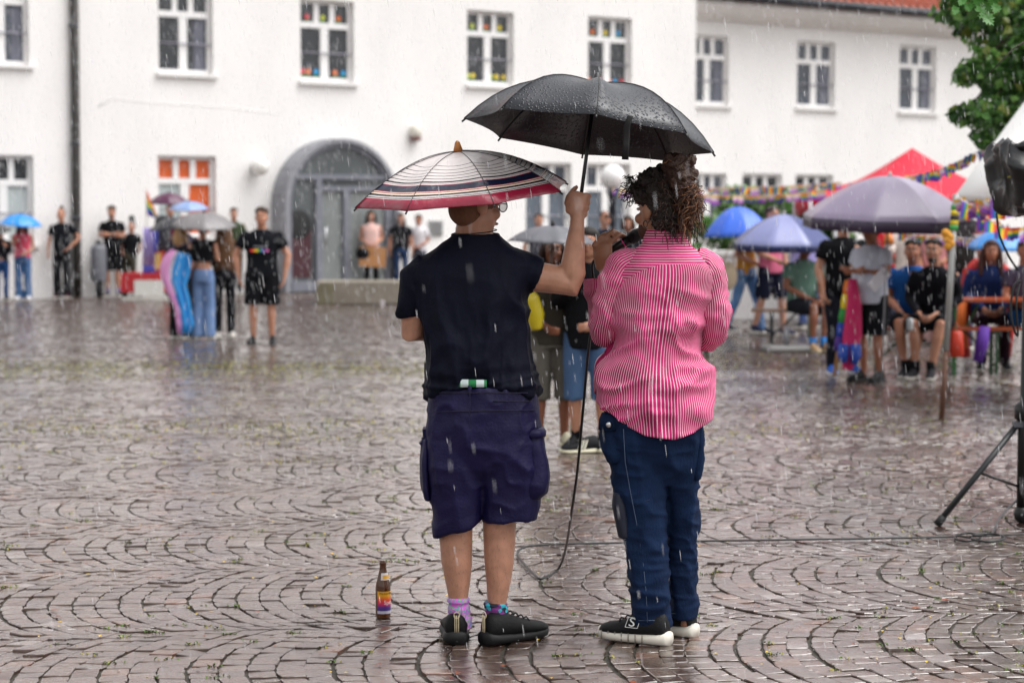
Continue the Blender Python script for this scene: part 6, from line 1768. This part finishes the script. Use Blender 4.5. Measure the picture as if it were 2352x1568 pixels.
cw = person('curly-haired person with a red and orange cape sitting behind the beer table', 2266, 800, 1.72, -6, sk=SK_M, top='#1f2f5c', sleeve='long', bottom='jeans', bcol='#2c1a24', hair='long', hcol='#3a1c16', arms=('lap', 'lap'), seat=.48, lean=(0, -.10), loc=tuple(GX(2268, 21.3)), group=G_R, build=1.12)
g0 = GX(2266, 21.5); t = thing('rainbow_cape', 'red and orange flag draped over the shoulders at the beer table', 'flag', tuple(g0), world=True)
m = MB()
for sgn in (-1, 1):
    pth = [P(2266 + sgn * 14, 600, 21.25), P(2266 + sgn * 34, 625, 21.3), P(2266 + sgn * 46, 680, 21.35), P(2266 + sgn * 52, 760, 21.4), P(2266 + sgn * 46, 820, 21.4)]
    m.tube(pth, [(.07, .05), (.10, .06), (.085, .05), (.06, .04), (.045, .03)], 12, mi=0)
o = m.build('cloth', [mat('red_cloth', hx('#c03330'), .7, var=.2)], t)
m = MB(); m.tube([P(2212, 690, 21.2), P(2208, 740, 21.2), P(2216, 800, 21.2)], [.05, .05, .03], 8); m.build('cloth', plain('#d96a24', .7), t)
person('person in blue shorts with a bare knee sitting behind the speaker stand', 2345, 840, 1.74, 12, top='#3a3444', bottom='shorts', bcol='#1f5fa0', shoes='#c4bfb2', sole='#c9c3b8', hair='short', arms=('lap', 'lap'), seat=.48, loc=tuple(GX(2350, 20.9)), group=G_R, sk=SK_M)
m_red = wet('#c01c34', .4)
umb_at('blue and violet umbrella with a white mark at the right beer table', 2312, 572, 22.0, 184, .52, (.02, -.05), mats=[wet('#2f86d0', .35), wet('#7446b8', .35), wet('#d85aa8', .35)], panel=[0, 0, 1, 1, 2, 0, 0, 0], shaft=.6, phase=R_(250))
umb_at('dull red parasol far behind the white tent', 2262, 538, 29.0, 130, .5, (0, 0), mats=[wet('#9a3a44', .45)], shaft=1.4, name='parasol', cat='parasol', group=None)
t = thing('red_bag', 'red carrier bag hanging on the beer bench', 'bag', tuple(P(2196, 790, 20.0)))
m = MB(); m.box((0, 0, 0), (.16, .08, .26), None, taper=.8); o = m.build('bag_body', plain('#c8381f', .5), t); o.modifiers.new('b', 'BEVEL').width = .02
MB().tube([(-.05, 0, .12), (0, 0, .22), (.05, 0, .12)], .007, 5).build('handle', plain('#c8381f', .5), t)
t = thing('purple_cloth', 'violet and blue flag hanging down beside the beer table', 'flag', tuple(P(2255, 790, 20.2)))
m = MB(); m.tube([(.03, 0, .18), (0, 0, 0), (-.04, 0, -.18)], [(.05, .03), (.07, .03), (.05, .02)], 8, side=(1, 0, 0)); m.build('cloth', plain('#5a2a9a', .7), t)
# ---- tents
def tent(label, corners, peak, mats, val=.22, legs=(0, 1, 2, 3), pole_m=None, sagk=.10):
    c0 = sum((Vector(c) for c in corners), Vector()) / 4; c0.z = 0
    t = thing('party_tent', label, 'tent', tuple(c0), world=True)
    m = MB(); n = 8
    for k in range(4):
        a, b_ = Vector(corners[k]), Vector(corners[(k + 1) % 4]); pk = Vector(peak)
        def pt(u, v):
            q = a.lerp(b_, u).lerp(pk, v); q.z -= sagk * math.sin(PI * v) * (1.0) + .0 ; q.z += .05 * math.sin(PI * u) * math.sin(PI * v); return q
        for i in range(n):
            for j in range(n):
                m.add([pt(i / n, j / n), pt((i + 1) / n, j / n), pt((i + 1) / n, (j + 1) / n), pt(i / n, (j + 1) / n)], [(0, 1, 2, 3)])
        m.add([a, b_, b_ - Vector((0, 0, val)), a - Vector((0, 0, val))], [(0, 1, 2, 3)], mi=1)
    o = m.build('canopy', mats, t, smooth=True, weld=.002); solid(o, .004)
    for k in legs:
        a = Vector(corners[k]); MB().tube([a - Vector((0, 0, .02)), (a.x, a.y, 0)], .022, 8).build('leg', pole_m or plain('#c8c8cc', .4), t)
    return t
Yr = 30.0
zE = P(1990, 458, Yr).z; zP = P(2095, 340, Yr).z
xl, xr = P(1885, 458, Yr).x, P(2305, 458, Yr).x; w = xr - xl
px_ = P(2095, 340, Yr).x
tent('red gazebo tent with a pointed roof behind the parasols', [(xl, Yr - 1.4, zE), (xr, Yr - 1.4, zE), (xr, Yr + 1.6, zE), (xl, Yr + 1.6, zE)], (px_, Yr, zP), [mat('red_canvas', hx('#c41a36'), .55, spec=.25), mat('red_canvas', hx('#a81530'), .6, spec=.25)], val=.25, sagk=.10)
x2, x3 = P(1837, 458, 31).x, P(2110, 458, 31).x; z2 = P(1990, 458, 31).z
tent('low red tent half hidden behind the lilac parasol', [(x2, 29.9, z2), (x3, 29.9, z2), (x3, 31.6, z2), (x2, 31.6, z2)], ((x2 + x3) / 2, 30.8, z2 + .3), [mat('red_canvas', hx('#c41a36'), .55, spec=.25), mat('red_canvas', hx('#a81530'), .6, spec=.25)], val=.25, sagk=.03)
Yw = 16.2
cA = P(2196, 446, Yw); cA.z -= .0
wx = 3.0; pkW = (cA.x + 1.85, Yw + 1.1, P(2290, -130, Yw + 1.5).z)
base = G(2163, 960)
t = tent('white gazebo tent hung with small rainbow flags at the right', [tuple(cA), (cA.x + 2.9, Yw - .75, cA.z), (cA.x + 3.7, Yw + 2.2, cA.z), (cA.x + .82, Yw + 2.9, cA.z)], pkW, [mat('white_canvas', (.78, .77, .76), .6), mat('white_canvas', (.78, .77, .76), .6)], val=.06, legs=(1, 2), sagk=.0)
MB().tube([cA, base.lerp(cA, .3)], .026, 10).build('leg', mat('steel_pole', hx('#9a9a98'), .4, metal=.4), t)
MB().tube([base, base.lerp(cA, .3)], .022, 10).build('leg', mat('rusty_pole', hx('#5a3a2a'), .7, var=.5, vscale=5), t)
for k, (py, c) in enumerate(((478, '#3a8f3f'), (490, '#d8c230'), (502, '#1d1d22'), (512, '#d8c230'), (524, '#3a9a48'))):
    z = P(2190, py, Yw)
    MB().tube([cA.lerp(base, (py - 446) / 514.0 - .012), cA.lerp(base, (py - 446) / 514.0 + .012)], .034, 10).build('ribbon', plain(c, .7), t)
m = MB()
for k in range(7): m.ell(P(2172 + 4 * (k % 3) + k, 535 + 5 * k, Yw - .05), (.035, .03, .035))
m.build('ribbon', plain('#d8962a', .6), t)
# hanging ornament below the parasol
t = thing('hanging_ornament', 'orange and white paper ornament hanging from the lilac parasol rim', 'ornament', tuple(P(2042, 560, 20.9)), world=True)
m = MB(); m.tube([P(2040, 528, 20.9), P(2041, 545, 20.9), P(2042, 560, 20.9)], [.01, .045, .06], 10); m.build('cone', plain('#d8823a', .6), t)
m = MB(); m.ell(P(2043, 573, 20.9), (.065, .05, .07)); m.build('ball', plain('#e0d2c8', .6), t)
m = MB(); m.tube([P(2040, 520, 20.9), P(2040, 530, 20.9)], [.006, .02], 8); m.build('tip', plain('#6ab04a', .6), t)
# ---- bunting
flag_meshes = []
def flag_mesh(kind):
    m = MB()
    if kind == 0:
        for k in range(6): m.add([(-.5 + .0, 0, -k / 6), (.5, 0, -k / 6), (.5 - .06, .05, -(k + 1) / 6), (-.5 + .06, .05, -(k + 1) / 6)], [(0, 1, 2, 3)], mi=k)
        mats = [plain(c, .75) for c in RB6]
    elif kind == 1:
        for k in range(6): m.add([(-.5 + k / 6, 0, 0), (-.5 + (k + 1) / 6, 0, 0), ((-.5 + (k + 1) / 6) * .9, .05, -1), ((-.5 + k / 6) * .9, .05, -1)], [(0, 1, 2, 3)], mi=k)
        mats = [plain(c, .75) for c in RB6[::-1]]
    else:
        cc = ['#e0b03a', '#d8d2da', '#c98ac0', '#8a4ab0']
        for k in range(4): m.add([(-.5, 0, -k / 4), (.5, 0, -k / 4), (.5, .03, -(k + 1) / 4), (-.5, .03, -(k + 1) / 4)], [(0, 1, 2, 3)], mi=k)
        mats = [plain(c, .75) for c in cc]
    o = m.build('flag', mats, None, smooth=False, fix=False); me = o.data; bpy.data.objects.remove(o); return me
FM = [flag_mesh(k) for k in range(3)]
def bunting(label, pts, n, size, kinds, sag=.06):
    n = int(n * 1.35); kinds = list(kinds) + [2]
    P3 = [P(*q) for q in pts]
    t = thing('bunting', label, 'bunting', tuple(P3[0]), 0, 'bunting strings with small pride flags', world=True)
    path = spline(P3, 8)
    MB().tube(path, .006, 5).build('string', plain('#d8cfd2', .7), t)
    seg = [(path[i + 1] - path[i]).length for i in range(len(path) - 1)]; tot = sum(seg)
    for k in range(n):
        d = tot * (k + .5 + random.uniform(-.2, .2)) / n; i = 0
        while i < len(seg) - 1 and d > seg[i]: d -= seg[i]; i += 1
        q = path[i].lerp(path[i + 1], d / seg[i])
        o = link('flag', FM[random.choice(kinds)], t)
        o.location = q - Vector(t['_world']); s_ = size * random.uniform(.55, .95)
        o.scale = (s_, s_, s_ * 1.05)
        o.rotation_euler = (random.gauss(0, .25), random.gauss(0, .25), random.gauss(0, .5))
bunting('upper string of rainbow bunting in front of the white wing windows', [(1408, 432, 30.9), (1480, 438, 30), (1640, 432, 29.5), (1790, 428, 29), (1935, 418, 28.5)], 26, .13, [0, 2, 2, 1])
bunting('lower string of rainbow bunting above the green shrubs', [(1596, 446, 28), (1680, 450, 27.8), (1800, 447, 27.5), (1895, 436, 27.3)], 16, .14, [0, 2, 0])
bunting('bunting string climbing past the red tent towards the tree', [(1945, 424, 23), (2040, 412, 22), (2120, 400, 20), (2190, 376, 18.5), (2285, 328, 17)], 22, .12, [0, 1, 2])
bunting('large rainbow flags on a string along the white tent edge', [(2198, 452, 16.0), (2230, 470, 15.9), (2270, 462, 15.8), (2330, 452, 15.8)], 8, .17, [0, 1])
bunting('rainbow flags on the white tent roof', [(2232, 432, 16.35), (2265, 425, 16.5), (2330, 420, 16.6)], 4, .19, [0, 1])
bunting('rainbow flags hanging in a loop below the white tent edge', [(2255, 492, 16.1), (2300, 520, 16.0), (2350, 522, 16.0)], 8, .14, [0, 1, 0])
bunting('bunting string below the lilac parasol rim', [(2066, 536, 22.6), (2120, 540, 22.6), (2190, 545, 22.6), (2290, 556, 22.4), (2350, 558, 22.4)], 24, .10, [0, 2, 1])
# ---- pale low wall and shrubs behind the walkers
wl0 = GX(1690, 31.0)
t = thing('planter', 'low white planter wall behind the blue umbrellas', 'planter', tuple(wl0))
m = MB(); m.box((.1, .4, .5), (2.6, .5, 1.0)); m.build('trough', M_PLASTER, t, smooth=False)
MB().box((.1, .4, 1.03), (2.72, .6, .07)).build('coping', M_PLASTER, t, smooth=False)
def leaf_cloud(mb, centre, r, n, size, mis=(0, 1, 2), droop=.5, rng=random):
    for _ in range(n):
        while True:
            u = Vector((rng.uniform(-1, 1), rng.uniform(-1, 1), rng.uniform(-1, 1)))
            if u.length < 1: break
        if u.length < .55 and rng.random() < .5: u = u.normalized() * rng.uniform(.6, 1)
        c = Vector(centre) + Vector((u.x * r[0], u.y * r[1], u.z * r[2]))
        s = size * rng.uniform(.6, 1.3)
        d = Vector((rng.gauss(0, 1), rng.gauss(0, 1), rng.gauss(-droop, .6))).normalized(); e = d.orthogonal().normalized()
        e = Matrix.Rotation(rng.uniform(0, 6.28), 3, d) @ e
        f = d.cross(e) * .22 * s
        mb.add([c, c + d * s * .45 + e * s * .36 + f, c + d * s, c + d * s * .45 - e * s * .36 + f], [(0, 1, 2), (0, 2, 3)], mi=rng.choice(mis))
def leaf_mat(h):
    m = mat('leaf', hx(h), .4, var=.3, spec=.5)
    if 'tr' not in m:
        m['tr'] = 1; t_ = m.node_tree; b_ = t_.nodes['Principled BSDF']; o_ = t_.nodes['Material Output']
        tl_ = t_.nodes.new('ShaderNodeBsdfTranslucent'); tl_.inputs[0].default_value = (*[min(1, c * 1.5) for c in hx(h)], 1)
        mx_ = t_.nodes.new('ShaderNodeMixShader'); mx_.inputs[0].default_value = .35
        t_.links.new(b_.outputs[0], mx_.inputs[1]); t_.links.new(tl_.outputs[0], mx_.inputs[2]); t_.links.new(mx_.outputs[0], o_.inputs[0])
    return m
M_LEAF = [leaf_mat('#4f7a38'), leaf_mat('#759c52'), leaf_mat('#3a5c30'), leaf_mat('#76803a')]
for k, (label, px, Y, py0, py1, w, seedn) in enumerate((('leafy green shrub behind the blue umbrella, nearest the pink shirt', 1655, 32.2, 440, 680, 1.1, 11), ('leafy green shrub behind the navy parasol', 1775, 32.6, 430, 690, 1.1, 12), ('leafy green shrub beside the red tent valance', 1862, 33.0, 440, 690, .7, 13))):
    b0 = GX(px, Y); top = P(px, py0, Y).z
    t = thing('shrub', label, 'shrub', tuple(b0), 0, 'shrubs behind the beer tables')
    rg = random.Random(seedn)
    m = MB()
    for q in range(5): m.tube([(rg.uniform(-.1, .1), 0, 0), (rg.uniform(-.3, .3), rg.uniform(-.2, .2), top * .5), (rg.uniform(-w, w) * .7, rg.uniform(-.3, .3), top * .85)], [.03, .02, .008], 6)
    m.build('stem', mat('bark', hx('#3a2e22'), .8), t)
    m = MB()
    for q in range(42):
        cc = (rg.uniform(-w, w), rg.uniform(-.5, .5), top * rg.uniform(.15, .95)); rr_ = rg.uniform(.16, .32)
        leaf_cloud(m, cc, (rr_, rr_, rr_ * .8), 150, .12, (0, 1, 1, 2), .4, rg)
    m.build('foliage', M_LEAF, t, fix=False, smooth=False)
person('person in a lavender flag cloak behind the seated green polo', 1850, 790, 1.70, 200, top='#9a94c8', sleeve='long', bottom='jeans', bcol='#4a5a88', hair='short', loc=tuple(GX(1856, 28.6)), arms=('up', 'down'), face=False, group=G_R)
# ---- tree at the upper right
TY = 17.5
tb = GX(2560, TY + 1.0)
t = thing('maple_tree', 'broad-leaved tree reaching into the upper right corner', 'tree', tuple(tb), world=True)
tk = MB(); tk.tube([tb, tb + Vector((.05, 0, 1.2)), tb + Vector((0, 0, 2.6)), tb + Vector((-.15, 0, 4.2)), tb + Vector((-.1, .1, 6))], [.26, .2, .18, .14, .08], 12)
tk.build('trunk', mat('bark', hx('#40342a'), .85, var=.4, vscale=10, bump=.8, bscale=14), t)
rg = random.Random(21)
lob = []
def lobe(px, py, r, n, dy=0): lob.append((P(px + 30, py - 4, TY + dy), r * .92, n))
for px, py, r in ((2150, 20, .14), (2175, 45, .12), (2200, 10, .22), (2250, 20, .3), (2300, 30, .34), (2345, 40, .36), (2215, 70, .16), (2260, 95, .24), (2310, 100, .32), (2350, 110, .34),
                  (2240, 130, .10), (2290, 150, .24), (2335, 165, .26), (2205, 165, .12), (2235, 160, .14), (2265, 175, .17), (2300, 190, .16), (2185, 172, .07), (2345, 210, .2), (2255, 205, .08),
                  (2185, 262, .08), (2210, 258, .11), (2240, 250, .16), (2275, 245, .2), (2315, 240, .24), (2350, 245, .28), (2225, 285, .12), (2262, 290, .17), (2300, 285, .2), (2340, 290, .22), (2235, 315, .08), (2275, 318, .1), (2300, 322, .08), (2168, 262, .05),
                  (2400, 60, .5), (2450, 150, .5), (2420, 250, .45), (2500, 40, .6), (2500, 240, .5), (2560, 120, .6), (2350, -60, .5), (2250, -60, .4), (2450, -80, .6), (2580, -60, .7), (2330, -170, .5), (2480, -220, .7), (2650, 60, .6), (2640, -180, .7), (2180, -50, .25)):
    lobe(px, py, r, int(55 + 900 * r ** 2), rg.uniform(-.5, .6))
m = MB()
for c, r, n in lob:
    leaf_cloud(m, c, (r * 1.13, r * 1.2, r * .98), n, .095, (0, 0, 1, 1, 2, 2, 3) if rg.random() < .35 else (0, 0, 1, 2, 2), .7, rg)
cr = m.build('crown', M_LEAF, t, fix=False, smooth=False)
m = MB(); top = tb + Vector((-.1, .05, 3.6))
for c, r, n in lob[::2]:
    if (c - top).length < 6: m.tube([top + Vector((0, 0, rg.uniform(-1.2, 1))), top.lerp(c, .5) + Vector((0, 0, .25)), c], [.05, .025, .006], 6)
m.build('limb', mat('bark', hx('#40342a'), .85), t)
# nearer twig with sharp leaves hanging into the picture
br = MB(); b1, b2, b3 = P(2420, -60, 9.2), P(2290, -30, 9.1), P(2185, -6, 9.0)
br.tube([b1, b2, b3], [.016, .009, .003], 7)
br.tube([P(2420, 60, 10.5), P(2330, 110, 10.4), P(2262, 180, 10.3)], [.008, .005, .002], 6)
bro = br.build('branch', mat('bark', hx('#2c241c'), .8), t)
def maple_leaf():
    m = MB(); pts = []
    prof = [(0, 1.0), (.10, .74), (.24, .80), (.22, .56), (.46, .62), (.36, .38), (.56, .30), (.34, .16), (.40, -.05), (.12, .02), (0, -.02)]
    R_side = [(x, y) for x, y in prof]; L_side = [(-x, y) for x, y in prof[::-1][1:-1]]
    ol = R_side + L_side
    vs = [(0, .35, .03)] + [(x, y, -.10 * abs(x) - .06 * y * y) for x, y in ol]
    m.add(vs, [(0, 1 + k, 1 + (k + 1) % len(ol)) for k in range(len(ol))])
    o = m.build('leaf', mat('fresh_leaf', hx('#3c7423'), .4, var=.25, vscale=8, spec=.5), None, fix=False, smooth=False); me = o.data; bpy.data.objects.remove(o); return me
ML = maple_leaf()
for px, py, s_ in ((2196, 30, .075), (2214, 12, .07), (2222, 22, .08), (2240, 40, .11), (2252, 30, .10), (2262, 48, .11), (2270, 18, .10), (2248, 8, .09), (2206, 2, .07), (2283, 6, .09), (2290, 25, .08), (2300, -6, .1)):
    o = link('leaf', ML, bro); c = P(px, py - 14, 9.05 + rg.uniform(-.15, .2))
    o.location = c - tb if False else c - Vector(t['_world'])
    s_ *= .62; o.scale = (s_,) * 3; o.rotation_euler = (R_(-90) + rg.gauss(0, .35) - PI * 0, rg.gauss(0, .5), rg.gauss(0, .4)); 
    o.rotation_euler.x = R_(-95) + rg.gauss(0, .3)
# ---- loudspeaker on its tripod
SY = 10.55
sb_ = GX(2347, SY)
t = thing('loudspeaker_stand', 'black tripod stand carrying the covered loudspeaker', 'stand', tuple(sb_), world=True)
MB().tube([sb_ + Vector((0, 0, .06)), sb_ + Vector((0, 0, .60)), sb_ + Vector((.004, 0, .62)), sb_ + Vector((.01, 0, 1.75))], [.03, .03, .024, .022], 14).build('pole', plain('#0c0c0e', .35), t)
MB().lathe([(.026, -.05), (.05, -.04), (.05, .03), (.03, .05)], sb_ + Vector((0, 0, .60)), 14).build('collar', plain('#101013', .3), t)
f1 = G(2153, 1203, .015)
hub = sb_ + Vector((0, 0, .57))
d1 = f1 - hub
legs_ = [f1]
for a in (R_(118), R_(242)):
    v = Matrix.Rotation(a, 3, 'Z') @ Vector((d1.x, d1.y, 0)); legs_.append(sb_ + Vector((v.x, v.y, .015)))
for f in legs_:
    l = MB().tube([hub + (f - hub).normalized() * .03, f], .0165, 12).build('leg', plain('#15171b', .35), t)
    MB().tube([f + (hub - f).normalized() * .05, f - (hub - f).normalized() * .005], .021, 10).build('rubber_foot', plain('#0a0a0b', .7), l)
    MB().tube([hub.lerp(f, .52), sb_ + Vector((0, 0, .19))], .0075, 8).build('brace', plain('#101013', .4), t)
    MB().box(hub + (f - hub).normalized() * .05, (.05, .05, .03)).build('bracket', plain('#5a5c62', .3, metal=.5), t, smooth=False)
MB().ell(sb_ + Vector((0, -.0, .05)), (.045, .045, .05)).build('foot_cap', plain('#0c0c0e', .4), t)
bx = P(2412, 372, SY)
t = thing('loudspeaker', 'large loudspeaker wrapped in a wet black rain cover on the tripod', 'loudspeaker', tuple(bx), world=True)
m = MB(); hw = 118 * SY / FPX; hh = 112 * SY / FPX
vs = []; 
prof_ = [(-.98, .55), (-.96, .62), (-1.0, .9), (-.99, 1.0), (-1.0, .97), (-.97, .9)]
m.loft([(bx + Vector((0, .0, z)), hw * k, .26 * k2) for z, k, k2 in ((-hh * 1.02, .80, .7), (-hh * .98, .93, .9), (-hh * .7, .97, .97), (-hh * .36, .955, .96), (-hh * .30, .99, 1.0), (-hh * .0, 1.0, 1.02), (hh * .5, .98, 1.0), (hh * .82, .93, .96), (hh * .98, .70, .75), (hh * 1.05, .3, .35))], 60, pw=6)
for i, v in enumerate(m.v):
    f = (bx.x + hw - v[0]) / (2 * hw)
    if v[2] > bx.z + hh * .6: m.v[i] = (v[0], v[1], v[2] - .30 * f * f * (v[2] - bx.z - hh * .6) / (hh * .45) * 1.6)
o = m.build('rain_cover', mat('wet_black_nylon', hx('#131417'), .3, var=.2, bump=.2, bscale=30, spec=.6), t)
sd = o.modifiers.new('s', 'SUBSURF'); sd.levels = sd.render_levels = 2
bake(o); wrinkle(o, [(.022, (6, 6, 3.5), True), (.012, (13, 13, 6), True)])
MB().tube([bx + Vector((-hw * 1.0, -.2, -hh * .33)), bx + Vector((-hw * .6, -.275, -hh * .22)), bx + Vector((-hw * .1, -.28, -hh * .33))], .006, 6).build('draw_cord', plain('#8a8a3a', .6), t)
cabS = spline([P(2289, 490, SY - .1), P(2296, 540, SY - .12), P(2318, 590, SY - .1), P(2338, 620, SY - .06)], 8)
tag(MB().tube(cabS, .006, 6).build('speaker_cable', plain('#0d0d0f', .5), None), 'thin black cable drooping from the loudspeaker cover to the stand pole', 'cable')
cabL = spline([P(2344, 645, SY - .06), P(2330, 655, SY - .08), P(2322, 700, SY - .09), P(2326, 745, SY - .09), P(2338, 770, SY - .06), P(2334, 700, SY - .1), P(2342, 650, SY - .06)], 8)
tag(MB().tube(cabL, .006, 6).build('speaker_cable', plain('#121214', .5), None), 'black cable loop strapped to the speaker stand pole', 'cable')
cabG = spline([P(2346, 1185, SY - .06) * 1.0, G(2352, 1140, .12), G(2318, 1165, .06), G(2296, 1190, .02), G(2284, 1215, .01), G(2276, 1228, .01)], 8)
tag(MB().tube(cabG, .006, 6).build('speaker_cable', plain('#3a3a3e', .4), None), 'grey cable running from the stand foot to the coil on the cobbles', 'cable')
# ================================================================= RAIN
def make_rain():
    mb = MB(); rg = np.random.default_rng(5)
    lean = Vector((.13, .05, -1)).normalized()
    e1 = Vector((1, 0, 0)); e1 = (e1 - lean * e1.dot(lean)).normalized(); e2 = lean.cross(e1)
    n = 14000
    for _ in range(n):
        y = 2.6 + (rg.random() ** .5) * 26
        x = rg.uniform(-1, 1) * y * .27; z = rg.uniform(.05, CAM_H + y * .115)
        r = rg.uniform(.0004, .0012); L = rg.uniform(.018, .055) * (0.65 + .045 * y)
        r *= (.75 + .06 * y)
        c = Vector((x, y, z)); jl = lean
        vs = [c - jl * L / 2]
        for f in (-.18, .25):
            rr_ = r * (1.0 if f < 0 else .8)
            for k in range(4):
                a = k * PI / 2; vs.append(c + jl * L * f + e1 * rr_ * math.cos(a) + e2 * rr_ * math.sin(a))
        vs.append(c + jl * L / 2)
        fs = [(0, 1 + k, 1 + (k + 1) % 4) for k in range(4)] + [(1 + k, 5 + k, 5 + (k + 1) % 4, 1 + (k + 1) % 4) for k in range(4)] + [(9, 5 + (k + 1) % 4, 5 + k) for k in range(4)]
        mb.add(vs, fs)
    for _ in range(1700):       # splashes: droplets thrown up where the rain hits the paving
        y = 6.2 + (rg.random() ** 1.3) * 14; x = rg.uniform(-1, 1) * y * .27
        for k in range(int(rg.integers(2, 5))):
            c = Vector((x + rg.normal(0, .012), y + rg.normal(0, .012), .004 + abs(rg.normal(0, .014)))); r = rg.uniform(.0008, .0022)
            mb.add([c + Vector((r, 0, 0)), c + Vector((0, r, 0)), c - Vector((r, 0, 0)), c - Vector((0, r, 0)), c + Vector((0, 0, r)), c - Vector((0, 0, r))], [(0, 1, 4), (1, 2, 4), (2, 3, 4), (3, 0, 4), (1, 0, 5), (2, 1, 5), (3, 2, 5), (0, 3, 5)])
    return mb
rm = bpy.data.materials.new('raindrop'); rm.use_nodes = True; rb = rm.node_tree.nodes['Principled BSDF']
rb.inputs['Base Color'].default_value = (.9, .9, .93, 1); rb.inputs['Roughness'].default_value = .12; rb.inputs['Alpha'].default_value = .36; rb.inputs['Specular IOR Level'].default_value = .7
ro = make_rain().build('rain', rm, None, fix=False)
tag(ro, 'falling raindrops all over the square', 'rain', kind='stuff')
